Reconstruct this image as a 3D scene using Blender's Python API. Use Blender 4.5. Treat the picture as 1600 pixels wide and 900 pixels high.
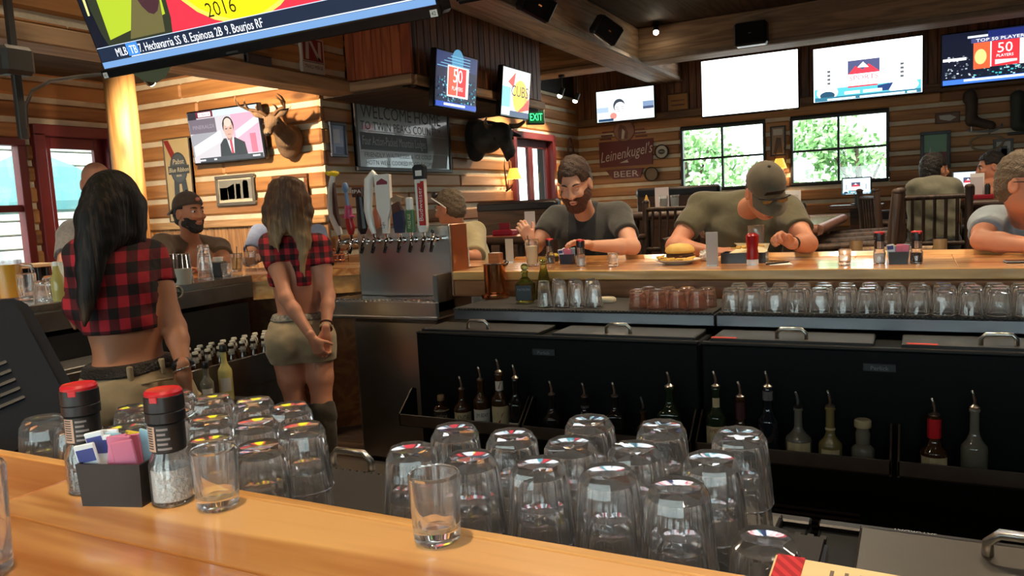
import bpy, bmesh, math, random
import numpy as np
from mathutils import Vector, Matrix, Euler

random.seed(11)
S = bpy.context.scene
COL = S.collection
for _o in list(bpy.data.objects):
    bpy.data.objects.remove(_o)

# ---------------------------------------------------------------- camera
F = 1215.0                                   # focal length in pixels of a 1600 px wide frame
YAW, PIT, ROL = (math.radians(a) for a in (27.6, 6.1, -2.95))
HC = 1.408                                   # eye height of the photographer
_f = np.array([-math.sin(YAW) * math.cos(PIT), math.cos(YAW) * math.cos(PIT), -math.sin(PIT)])
_r0 = np.array([math.cos(YAW), math.sin(YAW), 0.0])
_u0 = np.cross(_r0, _f)
_r = math.cos(ROL) * _r0 + math.sin(ROL) * _u0
_u = np.cross(_r, _f)
CAMP = np.array([0.0, 0.0, HC])
cam = bpy.data.cameras.new('camera')
cam.sensor_width = 36.0
cam.lens = F / 1600.0 * 36.0
cam.clip_start = 0.02
camo = bpy.data.objects.new('camera', cam)
COL.objects.link(camo)
camo.matrix_world = Matrix(((_r[0], _u[0], -_f[0], 0), (_r[1], _u[1], -_f[1], 0), (_r[2], _u[2], -_f[2], HC), (0, 0, 0, 1)))
S.camera = camo


def at(x, y, X=None, Y=None, Z=None, D=None):
    """world point seen at photo pixel (x, y) on the plane X=, Y=, Z= or at depth D"""
    d = _f + (x - 800) / F * _r - (y - 450) / F * _u
    if X is not None: t = X / d[0]
    elif Y is not None: t = Y / d[1]
    elif Z is not None: t = (Z - HC) / d[2]
    else: t = D
    return CAMP + t * d


# ---------------------------------------------------------------- colour management, world
S.view_settings.view_transform = 'Standard'
S.view_settings.look = 'None'
S.view_settings.gamma = 1.0
S.view_settings.use_curve_mapping = False
S.view_settings.exposure = 0.66
try:
    S.cycles.max_bounces = 24
    S.cycles.transmission_bounces = 24
    S.cycles.transparent_max_bounces = 24
    S.cycles.diffuse_bounces = 3
    S.cycles.glossy_bounces = 6
    S.cycles.sample_clamp_indirect = 10.0
    S.cycles.blur_glossy = 0.2
except Exception:
    pass
world = bpy.data.worlds.new('daylight')
S.world = world
world.use_nodes = True
_bg = world.node_tree.nodes['Background']
_bg.inputs['Color'].default_value = (0.86, 0.96, 1.0, 1)
_bg.inputs['Strength'].default_value = 4.5

sun = bpy.data.lights.new('sun_offscreen', 'SUN')
sun.energy = 5.0; sun.color = (1.0, 0.96, 0.88); sun.angle = math.radians(1.0)
suno = bpy.data.objects.new('sun_offscreen', sun); COL.objects.link(suno)
suno.rotation_euler = (math.radians(38), 0, math.radians(18))      # high sun from behind the photographer

# ---------------------------------------------------------------- key planes of the place (metres)
ZC = 1.075                  # bar top
YN0 = 0.667                 # inner edge of the near bar top
YF = 3.465                  # inner edge of the far bar top
YFB = 4.20                  # customers' edge of the far bar top
XLB = -3.465                # inner edge of the left bar top
YTV = 5.22                  # log wall with the news television
XB = -4.48                  # log wall with the welcome board
YNW = 10.97                 # log wall with the windows
XL = -6.83                  # log wall with the red doors
XTR = -4.153                # hanging log bulkhead
XBOX = -3.51                # boarded bulkhead face
ZBULK = 2.377
ZCEIL = 3.40
ZBEAM = 2.99
XE, YS = 4.2, -2.6          # walls out of frame


# ---------------------------------------------------------------- lamps of the room (assumed ceiling cans, unseen, and track heads)
WARM = (1.0, 0.76, 0.5)
LAMPS = []


def lamp(name, x, y, z, watts, target=None, col=WARM, angle=120, radius=0.05, blend=0.7):
    d = bpy.data.lights.new(name, 'SPOT')
    d.energy = watts; d.color = col; d.shadow_soft_size = radius
    d.spot_size = math.radians(angle); d.spot_blend = blend
    o = bpy.data.objects.new(name, d)
    COL.objects.link(o)
    o.location = (x, y, z)
    if target is None: target = (x, y, 0)
    v = Vector(target) - Vector((x, y, z))
    o.rotation_euler = v.to_track_quat('-Z', 'Y').to_euler()
    return o


CANS = [  # x, y, ceiling height, watts, cone, name: unseen lamps assumed in the ceiling to light bar tops, tables and entry
    (-2.3, 0.35, ZCEIL, 85, 72, 'near_bar_lamp_left_offscreen'), (-0.6, 0.35, ZCEIL, 85, 72, 'near_bar_lamp_middle_offscreen'), (1.1, 0.35, ZCEIL, 80, 72, 'near_bar_lamp_right_offscreen'),
    (-1.9, 3.95, ZCEIL, 80, 125, 'far_bar_lamp_left_offscreen'), (-0.5, 3.95, ZCEIL, 80, 125, 'far_bar_lamp_middle_offscreen'), (0.9, 3.95, ZCEIL, 80, 125, 'far_bar_lamp_right_offscreen'),
    (-3.6, 1.2, ZCEIL, 60, 60, 'side_bar_lamp_near_offscreen'), (-3.6, 2.7, ZCEIL, 70, 60, 'side_bar_lamp_far_offscreen'),
    (-2.2, 6.6, ZCEIL, 85, 125, 'dining_lamp_left_offscreen'), (0.3, 6.6, ZCEIL, 85, 125, 'dining_lamp_middle_offscreen'), (2.4, 6.6, ZCEIL, 80, 125, 'dining_lamp_right_offscreen'),
    (-5.6, 2.0, 2.76, 60, 125, 'entry_lamp_offscreen'),
]
for _x, _y, _z, _w, _a, _n in CANS:
    LAMPS.append(lamp(_n, _x, _y, _z - 0.035, _w, angle=_a))
# track heads and wall washers that show in the photograph: (pixel of the bulb, depth, target, watts)
_p = at(235, 127, X=-4.55)
SPOTS = [(_p, (-5.5, YTV, 1.8), 190)]
for _px, _py in ((838, 137), (875, 149), (899, 157)):
    _q = at(_px, _py, X=-4.0)
    SPOTS.append((_q, (XB, _q[1] - 0.2, 1.6), 55))
_q = at(1025, 50, Y=8.9)
SPOTS.append((_q, (_q[0] + .3, _q[1] - 1.6, .8), 60))
for _p, _t, _w in SPOTS:
    _d = (Vector(_t) - Vector(_p)).normalized() * 0.05
    LAMPS.append(lamp('track_lamp', _p[0] + _d.x, _p[1] + _d.y, _p[2] + _d.z, _w, target=_t, angle=98, radius=0.03))

def portal(c, sx, sz, rot, name='window_daylight'):
    d = bpy.data.lights.new(name, 'AREA')
    d.shape = 'RECTANGLE'; d.size = sx; d.size_y = sz
    d.cycles.is_portal = True
    o = bpy.data.objects.new(name, d)
    COL.objects.link(o); o.location = c; o.rotation_euler = rot

# ================================================================ materials
MATS = {}


def nodes_of(name):
    m = bpy.data.materials.new(name); m.use_nodes = True
    return m, m.node_tree.nodes, m.node_tree.links, m.node_tree.nodes['Principled BSDF']


def lin(c):  # sRGB 0-255 triple to linear
    return tuple(((v / 255) / 12.92 if v / 255 <= 0.04045 else ((v / 255 + 0.055) / 1.055) ** 2.4) for v in c)


def mat(name, col, rough=0.5, metal=0.0, emit=0.0, noise=None, bump=None, coat=0.0, spec=None, sheen=0.0, stretch=(1, 1, 1)):
    """procedural principled material. noise=(scale, second colour, amount), bump=(scale, strength)"""
    if name in MATS: return MATS[name]
    m, N, L, P = nodes_of(name)
    c4 = (*col, 1)
    P.inputs['Base Color'].default_value = c4
    P.inputs['Roughness'].default_value = rough
    P.inputs['Metallic'].default_value = metal
    P.inputs['Coat Weight'].default_value = coat
    if sheen: P.inputs['Sheen Weight'].default_value = sheen
    if spec is not None: P.inputs['Specular IOR Level'].default_value = spec
    if emit:
        P.inputs['Emission Color'].default_value = c4
        P.inputs['Emission Strength'].default_value = emit
    tc = None
    if noise or bump:
        tc = N.new('ShaderNodeTexCoord'); mp = N.new('ShaderNodeMapping')
        mp.inputs['Scale'].default_value = stretch
        L.new(tc.outputs['Object'], mp.inputs['Vector'])
    if noise:
        n = N.new('ShaderNodeTexNoise'); n.inputs['Scale'].default_value = noise[0]; n.inputs['Detail'].default_value = 4
        L.new(mp.outputs[0], n.inputs['Vector'])
        r = N.new('ShaderNodeValToRGB')
        a = noise[2] * 0.25
        r.color_ramp.elements[0].position = 0.5 - 0.22 + a * 0; r.color_ramp.elements[0].color = c4
        r.color_ramp.elements[1].position = 0.78; r.color_ramp.elements[1].color = (*[col[i] + (noise[1][i] - col[i]) * noise[2] for i in range(3)], 1)
        L.new(n.outputs['Fac'], r.inputs['Fac']); L.new(r.outputs['Color'], P.inputs['Base Color'])
    if bump:
        n = N.new('ShaderNodeTexNoise'); n.inputs['Scale'].default_value = bump[0]; n.inputs['Detail'].default_value = 3
        L.new(mp.outputs[0], n.inputs['Vector'])
        b = N.new('ShaderNodeBump'); b.inputs['Strength'].default_value = bump[1]; b.inputs['Distance'].default_value = 0.02
        L.new(n.outputs['Fac'], b.inputs['Height']); L.new(b.outputs['Normal'], P.inputs['Normal'])
    MATS[name] = m
    return m


def wood(name, c1, c2, axis=0, scale=1.0, rough=0.45, knots=0.5, vary=0.35, coat=0.0, dark=None, ring=5.0):
    """boards with grain along one axis, knots and a tint that differs from piece to piece"""
    if name in MATS: return MATS[name]
    m, N, L, P = nodes_of(name)
    tc = N.new('ShaderNodeTexCoord'); oi = N.new('ShaderNodeObjectInfo')
    add = N.new('ShaderNodeVectorMath'); add.operation = 'ADD'
    mul = N.new('ShaderNodeVectorMath'); mul.operation = 'SCALE'; mul.inputs['Scale'].default_value = 37.0
    cmb = N.new('ShaderNodeCombineXYZ')
    for i in range(3): L.new(oi.outputs['Random'], cmb.inputs[i])
    L.new(cmb.outputs[0], mul.inputs[0])
    L.new(tc.outputs['Object'], add.inputs[0]); L.new(mul.outputs[0], add.inputs[1])
    mp = N.new('ShaderNodeMapping')
    s = [9.0 * scale] * 3; s[axis] = 0.75 * scale
    mp.inputs['Scale'].default_value = s
    L.new(add.outputs[0], mp.inputs['Vector'])
    n1 = N.new('ShaderNodeTexNoise'); n1.inputs['Scale'].default_value = 1.0; n1.inputs['Detail'].default_value = 3; n1.inputs['Distortion'].default_value = 0.4
    L.new(mp.outputs[0], n1.inputs['Vector'])
    # growth rings: a sine of the slow noise
    m1 = N.new('ShaderNodeMath'); m1.operation = 'MULTIPLY'; m1.inputs[1].default_value = ring * 6.283
    L.new(n1.outputs['Fac'], m1.inputs[0])
    m2 = N.new('ShaderNodeMath'); m2.operation = 'SINE'; L.new(m1.outputs[0], m2.inputs[0])
    m3 = N.new('ShaderNodeMath'); m3.operation = 'MULTIPLY_ADD'; m3.inputs[1].default_value = 0.28; m3.inputs[2].default_value = 0.45
    L.new(m2.outputs[0], m3.inputs[0])
    n2 = N.new('ShaderNodeTexNoise'); n2.inputs['Scale'].default_value = 7.0; n2.inputs['Detail'].default_value = 2
    L.new(mp.outputs[0], n2.inputs['Vector'])
    m4 = N.new('ShaderNodeMath'); m4.operation = 'MULTIPLY_ADD'; m4.inputs[1].default_value = 0.35
    L.new(n2.outputs['Fac'], m4.inputs[0]); L.new(m3.outputs[0], m4.inputs[2])
    m5 = N.new('ShaderNodeMath'); m5.operation = 'MULTIPLY_ADD'; m5.inputs[1].default_value = vary; m5.inputs[2].default_value = -0.17 - vary / 2
    L.new(oi.outputs['Random'], m5.inputs[0])
    m6 = N.new('ShaderNodeMath'); m6.operation = 'ADD'; m6.use_clamp = True
    L.new(m4.outputs[0], m6.inputs[0]); L.new(m5.outputs[0], m6.inputs[1])
    r = N.new('ShaderNodeValToRGB')
    r.color_ramp.elements[0].color = (*c1, 1); r.color_ramp.elements[1].color = (*c2, 1)
    r.color_ramp.elements[0].position = 0.1; r.color_ramp.elements[1].position = 0.75
    L.new(m6.outputs[0], r.inputs['Fac'])
    out = r.outputs['Color']
    if knots:
        v = N.new('ShaderNodeTexVoronoi'); v.inputs['Scale'].default_value = 1.0
        mk = N.new('ShaderNodeMapping'); s = [4.5 * scale] * 3; s[axis] = 2.0 * scale
        mk.inputs['Scale'].default_value = s
        L.new(add.outputs[0], mk.inputs['Vector']); L.new(mk.outputs[0], v.inputs['Vector'])
        kr = N.new('ShaderNodeValToRGB')
        kr.color_ramp.elements[0].color = (knots, knots, knots, 1); kr.color_ramp.elements[0].position = 0.06
        kr.color_ramp.elements[1].color = (0, 0, 0, 1); kr.color_ramp.elements[1].position = 0.16
        L.new(v.outputs['Distance'], kr.inputs['Fac'])
        mx = N.new('ShaderNodeMixRGB')
        d = dark or tuple(0.3 * c for c in c1)
        mx.inputs['Color2'].default_value = (*d, 1)
        L.new(kr.outputs['Color'], mx.inputs['Fac']); L.new(out, mx.inputs['Color1'])
        out = mx.outputs['Color']
    L.new(out, P.inputs['Base Color'])
    P.inputs['Roughness'].default_value = rough
    P.inputs['Coat Weight'].default_value = coat
    P.inputs['Coat Roughness'].default_value = 0.07
    b = N.new('ShaderNodeBump'); b.inputs['Strength'].default_value = 0.12; b.inputs['Distance'].default_value = 0.01
    L.new(m4.outputs[0], b.inputs['Height']); L.new(b.outputs['Normal'], P.inputs['Normal'])
    MATS[name] = m
    return m


def emat(name, col, strength=1.0):
    if name in MATS: return MATS[name]
    m, N, L, P = nodes_of(name)
    P.inputs['Base Color'].default_value = (0.01, 0.01, 0.01, 1)
    P.inputs['Roughness'].default_value = 0.25
    P.inputs['Emission Color'].default_value = (*col, 1)
    P.inputs['Emission Strength'].default_value = strength
    MATS[name] = m
    return m


def glassmat(name, tint=(1, 1, 1), clear=0.3, rough=0.0, ior=1.47, white_haze=0.0):
    """glass: refracting body plus a share of straight-through light (thin walls) and brightness put in as a diffuse film"""
    if name in MATS: return MATS[name]
    m, N, L, P = nodes_of(name)
    N.remove(P)
    out = N['Material Output']
    g = N.new('ShaderNodeBsdfGlass'); g.inputs['Color'].default_value = (*tint, 1); g.inputs['IOR'].default_value = ior; g.inputs['Roughness'].default_value = rough
    t = N.new('ShaderNodeBsdfTransparent'); t.inputs['Color'].default_value = (*tint, 1)
    mx = N.new('ShaderNodeMixShader'); mx.inputs['Fac'].default_value = clear
    L.new(g.outputs[0], mx.inputs[1]); L.new(t.outputs[0], mx.inputs[2])
    last = mx
    if white_haze:
        d = N.new('ShaderNodeBsdfDiffuse'); d.inputs['Color'].default_value = (0.9, 0.93, 0.97, 1)
        tl = N.new('ShaderNodeBsdfTranslucent'); tl.inputs['Color'].default_value = (0.9, 0.93, 0.97, 1)
        a = N.new('ShaderNodeMixShader'); a.inputs['Fac'].default_value = 0.5
        L.new(d.outputs[0], a.inputs[1]); L.new(tl.outputs[0], a.inputs[2])
        last = N.new('ShaderNodeMixShader'); last.inputs['Fac'].default_value = white_haze
        L.new(mx.outputs[0], last.inputs[1]); L.new(a.outputs[0], last.inputs[2])
    L.new(last.outputs[0], out.inputs['Surface'])
    MATS[name] = m
    return m


def panemat(name, tint=(0.95, 1, 0.98), refl=0.06):
    """flat window pane: clear with a weak mirror reflection"""
    if name in MATS: return MATS[name]
    m, N, L, P = nodes_of(name)
    N.remove(P)
    out = N['Material Output']
    g = N.new('ShaderNodeBsdfGlossy'); g.inputs['Roughness'].default_value = 0.02
    t = N.new('ShaderNodeBsdfTransparent'); t.inputs['Color'].default_value = (*tint, 1)
    mx = N.new('ShaderNodeMixShader'); mx.inputs['Fac'].default_value = refl
    L.new(t.outputs[0], mx.inputs[1]); L.new(g.outputs[0], mx.inputs[2]); L.new(mx.outputs[0], out.inputs['Surface'])
    MATS[name] = m
    return m


def plaid(name, red, mid, black, pitch, off=0.0):
    """buffalo check woven from two sets of dark stripes"""
    if name in MATS: return MATS[name]
    m, N, L, P = nodes_of(name)
    tc = N.new('ShaderNodeTexCoord'); sx = N.new('ShaderNodeSeparateXYZ')
    L.new(tc.outputs['Object'], sx.inputs[0])
    at2 = N.new('ShaderNodeMath'); at2.operation = 'ADD'
    L.new(sx.outputs['X'], at2.inputs[0]); L.new(sx.outputs['Y'], at2.inputs[1])
    def stripe(src, k):
        a = N.new('ShaderNodeMath'); a.operation = 'MULTIPLY'; a.inputs[1].default_value = k
        L.new(src, a.inputs[0])
        b = N.new('ShaderNodeMath'); b.operation = 'FRACT'; L.new(a.outputs[0], b.inputs[0])
        c = N.new('ShaderNodeMath'); c.operation = 'GREATER_THAN'; c.inputs[1].default_value = 0.5
        L.new(b.outputs[0], c.inputs[0])
        return c.outputs[0]
    s1 = stripe(at2.outputs[0], 1 / pitch * 0.85); s2 = stripe(sx.outputs['Z'], 1 / pitch)
    ad = N.new('ShaderNodeMath'); ad.operation = 'ADD'; L.new(s1, ad.inputs[0]); L.new(s2, ad.inputs[1])
    hf = N.new('ShaderNodeMath'); hf.operation = 'MULTIPLY'; hf.inputs[1].default_value = 0.5; L.new(ad.outputs[0], hf.inputs[0])
    r = N.new('ShaderNodeValToRGB'); r.color_ramp.interpolation = 'CONSTANT'
    e = r.color_ramp.elements
    e[0].position = 0; e[0].color = (*red, 1); e[1].position = 0.25; e[1].color = (*mid, 1)
    x = e.new(0.75); x.color = (*black, 1)
    L.new(hf.outputs[0], r.inputs['Fac']); L.new(r.outputs['Color'], P.inputs['Base Color'])
    P.inputs['Roughness'].default_value = 0.85
    n = N.new('ShaderNodeTexNoise'); n.inputs['Scale'].default_value = 14; L.new(tc.outputs['Object'], n.inputs['Vector'])
    b = N.new('ShaderNodeBump'); b.inputs['Strength'].default_value = 0.5; b.inputs['Distance'].default_value = 0.02
    L.new(n.outputs['Fac'], b.inputs['Height']); L.new(b.outputs['Normal'], P.inputs['Normal'])
    MATS[name] = m
    return m


def hairmat(name, top, tip, z0, z1, rough=0.42):
    """strands: fine vertical streaks, colour grown out from root (z1) to tip (z0) of the hair itself"""
    if name in MATS: return MATS[name]
    m, N, L, P = nodes_of(name)
    tc = N.new('ShaderNodeTexCoord'); sx = N.new('ShaderNodeSeparateXYZ'); L.new(tc.outputs['Object'], sx.inputs[0])
    mr = N.new('ShaderNodeMapRange'); mr.inputs['From Min'].default_value = z0; mr.inputs['From Max'].default_value = z1
    L.new(sx.outputs['Z'], mr.inputs['Value'])
    mp = N.new('ShaderNodeMapping'); mp.inputs['Scale'].default_value = (90, 90, 5)
    L.new(tc.outputs['Object'], mp.inputs['Vector'])
    n = N.new('ShaderNodeTexNoise'); n.inputs['Scale'].default_value = 1.0; n.inputs['Detail'].default_value = 2
    L.new(mp.outputs[0], n.inputs['Vector'])
    ad = N.new('ShaderNodeMath'); ad.operation = 'MULTIPLY_ADD'; ad.inputs[1].default_value = 0.9; ad.inputs[2].default_value = -0.45
    L.new(n.outputs['Fac'], ad.inputs[0])
    sm = N.new('ShaderNodeMath'); sm.operation = 'ADD'; sm.use_clamp = True
    L.new(mr.outputs[0], sm.inputs[0]); L.new(ad.outputs[0], sm.inputs[1])
    r = N.new('ShaderNodeValToRGB'); r.color_ramp.elements[0].color = (*tip, 1); r.color_ramp.elements[1].color = (*top, 1)
    L.new(sm.outputs[0], r.inputs['Fac']); L.new(r.outputs['Color'], P.inputs['Base Color'])
    P.inputs['Roughness'].default_value = rough
    P.inputs['Specular IOR Level'].default_value = 0.25
    b = N.new('ShaderNodeBump'); b.inputs['Strength'].default_value = 0.35; b.inputs['Distance'].default_value = 0.01
    L.new(n.outputs['Fac'], b.inputs['Height']); L.new(b.outputs['Normal'], P.inputs['Normal'])
    MATS[name] = m
    return m


LOG = wood('log_wood', lin((142, 92, 52)), lin((196, 140, 84)), axis=0, scale=0.7, rough=0.55, knots=0.75, vary=0.5, ring=2.0)
LOGY = wood('log_wood_cross', lin((120, 74, 40)), lin((186, 128, 72)), axis=1, scale=0.9, rough=0.55, knots=0.75, vary=0.5)
CHINK = mat('chinking', lin((228, 216, 190)), 0.9, noise=(6, lin((180, 165, 140)), 0.6), bump=(30, 0.2))
BOARD = wood('vertical_board', lin((96, 60, 38)), lin((142, 92, 56)), axis=2, scale=1.0, rough=0.5, knots=0.6, vary=0.5)
BEAM = wood('beam_wood', lin((138, 110, 84)), lin((180, 148, 114)), axis=0, scale=0.8, rough=0.6, knots=0.7, vary=0.2)
BEAMY = wood('beam_wood_cross', lin((126, 96, 66)), lin((172, 136, 96)), axis=1, scale=0.8, rough=0.6, knots=0.7, vary=0.2)
TRIM = wood('trim_wood', lin((96, 70, 48)), lin((130, 98, 68)), axis=0, scale=1.0, rough=0.6, knots=0.3, vary=0.2)
TRIMY = wood('trim_wood_cross', lin((110, 82, 56)), lin((140, 108, 76)), axis=1, scale=1.0, rough=0.6, knots=0.3, vary=0.2)
BARTOP = wood('bar_top_wood', lin((180, 112, 54)), lin((240, 186, 118)), axis=0, scale=1.0, rough=0.32, knots=0.4, vary=0.25, coat=0.9, dark=lin((120, 62, 26)), ring=3.5)
BARTOPY = wood('bar_top_wood_cross', lin((178, 108, 50)), lin((226, 160, 90)), axis=1, scale=0.75, rough=0.32, knots=0.35, vary=0.22, coat=0.5, dark=lin((120, 62, 26)), ring=3.0)
BAREDGE = wood('bar_edge_wood', lin((206, 148, 80)), lin((234, 182, 112)), axis=0, scale=0.9, rough=0.3, knots=0.0, vary=0.1, coat=0.5)
FASCIA = wood('fascia_wood', lin((120, 74, 40)), lin((160, 104, 60)), axis=0, scale=0.8, rough=0.45, knots=0.3, vary=0.1, coat=0.2)
STEEL = mat('brushed_steel', (0.56, 0.55, 0.53), 0.28, 1.0, bump=(60, 0.04), stretch=(1, 1, 12))
STEELD = mat('worn_steel', (0.33, 0.32, 0.31), 0.38, 1.0, noise=(9, (0.22, 0.21, 0.2), 0.8))
CHROME = mat('chrome', (0.8, 0.8, 0.8), 0.08, 1.0)
BLACKM = mat('black_vinyl', (0.012, 0.012, 0.013), 0.42)
BLACKP = mat('black_plastic', (0.014, 0.014, 0.016), 0.35)
RUBBER = mat('rubber_mat', (0.018, 0.017, 0.016), 0.7)
DARKWALL = mat('dark_paint', (0.03, 0.026, 0.022), 0.7)
REDP = mat('red_paint', lin((120, 28, 34)), 0.45, noise=(8, lin((96, 20, 26)), 0.5))
GLASS = glassmat('clear_glass', clear=0.06, white_haze=0.042, ior=1.52)
GLASSB = glassmat('bottle_glass', (0.75, 0.7, 0.6), clear=0.2)
PANE = panemat('window_pane')
WHITE = mat('white_paper', (0.82, 0.82, 0.8), 0.7)
SCRBLK = mat('screen_bezel', (0.008, 0.008, 0.01), 0.18)

# ================================================================ mesh helpers


class MB:
    """collects simple solids and links them as ONE mesh object"""

    def __init__(self):
        self.v, self.f, self.m, self.k = [], [], [], 0

    def add(self, vs, fs, M=None):
        o = len(self.v)
        if M is not None: vs = [M @ Vector(p) for p in vs]
        self.v += [tuple(p) for p in vs]
        self.f += [tuple(i + o for i in q) for q in fs]
        self.m += [self.k] * len(fs)
        return self

    def box(self, c, s, b=0.0, M=None):
        x, y, z = c; a, d, e = s[0] / 2, s[1] / 2, s[2] / 2
        b = min(b, a * .9, d * .9, e * .9)
        if b <= 0:
            vs = [(x + i * a, y + j * d, z + k * e) for i in (-1, 1) for j in (-1, 1) for k in (-1, 1)]
            fs = [(0, 1, 3, 2), (4, 6, 7, 5), (0, 4, 5, 1), (2, 3, 7, 6), (0, 2, 6, 4), (1, 5, 7, 3)]
            return self.add(vs, fs, M)
        vs, idx = [], {}
        for i in (-1, 1):
            for j in (-1, 1):
                for k in (-1, 1):
                    for n, p in enumerate(((i * a, j * (d - b), k * (e - b)), (i * (a - b), j * d, k * (e - b)), (i * (a - b), j * (d - b), k * e))):
                        idx[i, j, k, n] = len(vs); vs.append((x + p[0], y + p[1], z + p[2]))
        fs = []
        g = lambda i, j, k, n: idx[i, j, k, n]
        for s_ in (-1, 1):
            q = [(-1, -1), (1, -1), (1, 1), (-1, 1)]
            if s_ < 0: q = q[::-1]
            fs.append(tuple(g(s_, u, w, 0) for u, w in q))
            fs.append(tuple(g(w, s_, u, 1) for u, w in q))
            fs.append(tuple(g(u, w, s_, 2) for u, w in q))
        for p in (-1, 1):
            for q in (-1, 1):
                e1 = (g(p, q, -1, 0), g(p, q, 1, 0), g(p, q, 1, 1), g(p, q, -1, 1))
                e2 = (g(p, -1, q, 0), g(p, -1, q, 2), g(p, 1, q, 2), g(p, 1, q, 0))
                e3 = (g(-1, p, q, 1), g(1, p, q, 1), g(1, p, q, 2), g(-1, p, q, 2))
                fl = p * q < 0
                fs.append(e1[::-1] if not fl else e1); fs.append(e2[::-1] if not fl else e2); fs.append(e3[::-1] if not fl else e3)
                for r_ in (-1, 1):
                    t = (g(p, q, r_, 0), g(p, q, r_, 1), g(p, q, r_, 2))
                    fs.append(t if p * q * r_ > 0 else t[::-1])
        return self.add(vs, fs, M)

    def cyl(self, p0, p1, r0, r1=None, n=12, caps=True, M=None):
        r1 = r0 if r1 is None else r1
        p0, p1 = Vector(p0), Vector(p1)
        d = (p1 - p0).normalized()
        a = d.orthogonal().normalized(); b = d.cross(a)
        vs = []
        for p, r in ((p0, r0), (p1, r1)):
            for i in range(n):
                t = 2 * math.pi * i / n
                vs.append(p + (a * math.cos(t) + b * math.sin(t)) * r)
        fs = [(i, (i + 1) % n, n + (i + 1) % n, n + i) for i in range(n)]
        if caps: fs += [tuple(range(n))[::-1], tuple(range(n, 2 * n))]
        return self.add(vs, fs, M)

    def lathe(self, prof, n=20, c=(0, 0, 0), close=False, M=None, facet=None):
        """prof: (radius, z) pairs; facet(i, j, r) may change a radius per side"""
        vs, fs = [], []
        for j, (r, z) in enumerate(prof):
            for i in range(n):
                t = 2 * math.pi * i / n
                rr = facet(i, j, r) if facet else r
                vs.append((c[0] + rr * math.cos(t), c[1] + rr * math.sin(t), c[2] + z))
        m = len(prof)
        for j in range(m - (0 if close else 1)):
            k = (j + 1) % m
            for i in range(n):
                fs.append((j * n + i, j * n + (i + 1) % n, k * n + (i + 1) % n, k * n + i))
        if not close:
            if prof[0][0] > 1e-5: fs.append(tuple(range(n))[::-1])
            if prof[-1][0] > 1e-5: fs.append(tuple(range((m - 1) * n, m * n)))
        return self.add(vs, fs, M)

    def tube(self, pts, r, n=8, caps=True, M=None, flat=1.0):
        pts = [Vector(p) for p in pts]
        rs = r if isinstance(r, (list, tuple)) else [r] * len(pts)
        vs, fs = [], []
        a = None
        for i, p in enumerate(pts):
            d = (pts[min(i + 1, len(pts) - 1)] - pts[max(i - 1, 0)]).normalized()
            if a is None: a = d.orthogonal().normalized()
            else:
                a = (a - d * a.dot(d))
                a = a.normalized() if a.length > 1e-6 else d.orthogonal().normalized()
            b = d.cross(a)
            for k in range(n):
                t = 2 * math.pi * k / n
                vs.append(p + (a * math.cos(t) + b * math.sin(t) * flat) * rs[i])
        for i in range(len(pts) - 1):
            for k in range(n):
                fs.append((i * n + k, i * n + (k + 1) % n, (i + 1) * n + (k + 1) % n, (i + 1) * n + k))
        if caps: fs += [tuple(range(n))[::-1], tuple(range((len(pts) - 1) * n, len(pts) * n))]
        return self.add(vs, fs, M)

    def ell(self, c, r, nu=14, nv=9, M=None, R=None):
        vs, fs = [], []
        for j in range(nv + 1):
            ph = math.pi * j / nv
            for i in range(nu):
                t = 2 * math.pi * i / nu
                p = Vector((r[0] * math.sin(ph) * math.cos(t), r[1] * math.sin(ph) * math.sin(t), -r[2] * math.cos(ph)))
                if R is not None: p = R @ p
                vs.append(p + Vector(c))
        for j in range(nv):
            for i in range(nu):
                fs.append((j * nu + i, j * nu + (i + 1) % nu, (j + 1) * nu + (i + 1) % nu, (j + 1) * nu + i))
        return self.add(vs, fs, M)

    def poly(self, pts, y0, y1=None, M=None):
        """outline in the local x-z plane, extruded from y0 to y1 (front face looks to -y)"""
        n = len(pts)
        ar = sum(pts[i][0] * pts[(i + 1) % n][1] - pts[(i + 1) % n][0] * pts[i][1] for i in range(n))
        if ar < 0: pts = pts[::-1]
        if y1 is None:
            return self.add([(p[0], y0, p[1]) for p in pts], [tuple(range(n))], M)
        vs = [(p[0], y0, p[1]) for p in pts] + [(p[0], y1, p[1]) for p in pts]
        fs = [tuple(range(n)), tuple(range(n, 2 * n))[::-1]] + [(i, n + i, n + (i + 1) % n, (i + 1) % n) for i in range(n)]
        return self.add(vs, fs, M)

    def rect(self, x0, z0, x1, z1, y):
        return self.poly([(x0, z0), (x1, z0), (x1, z1), (x0, z1)], y)

    def disc(self, cx, cz, r, y, n=20, rz=None, a0=0.0, a1=6.2832):
        rz = r if rz is None else rz
        full = a1 - a0 > 6.28
        m = n if full else n + 1
        return self.poly([(cx + r * math.cos(a0 + (a1 - a0) * i / n), cz + rz * math.sin(a0 + (a1 - a0) * i / n)) for i in range(m)], y)

    def text(self, s, x, z, h, y, w=None, align='CENTER', shear=0.0, depth=0.0, spin=0.0):
        """flat lettering in the x-z plane, cap height about h, squeezed to width w"""
        vs, fs = text_geo(s, align)
        if not vs: return self
        k = h / 0.7
        xs = [p[0] for p in vs]
        kx = k
        if w:
            kx = w / max(1e-6, max(xs) - min(xs))
        c_, s_ = math.cos(spin), math.sin(spin)
        out = []
        for p in vs:
            a, b = p[0] * kx + p[1] * k * shear, p[1] * k
            out.append((x + a * c_ - b * s_, y, z + a * s_ + b * c_))
        return self.add(out, fs)

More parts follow.
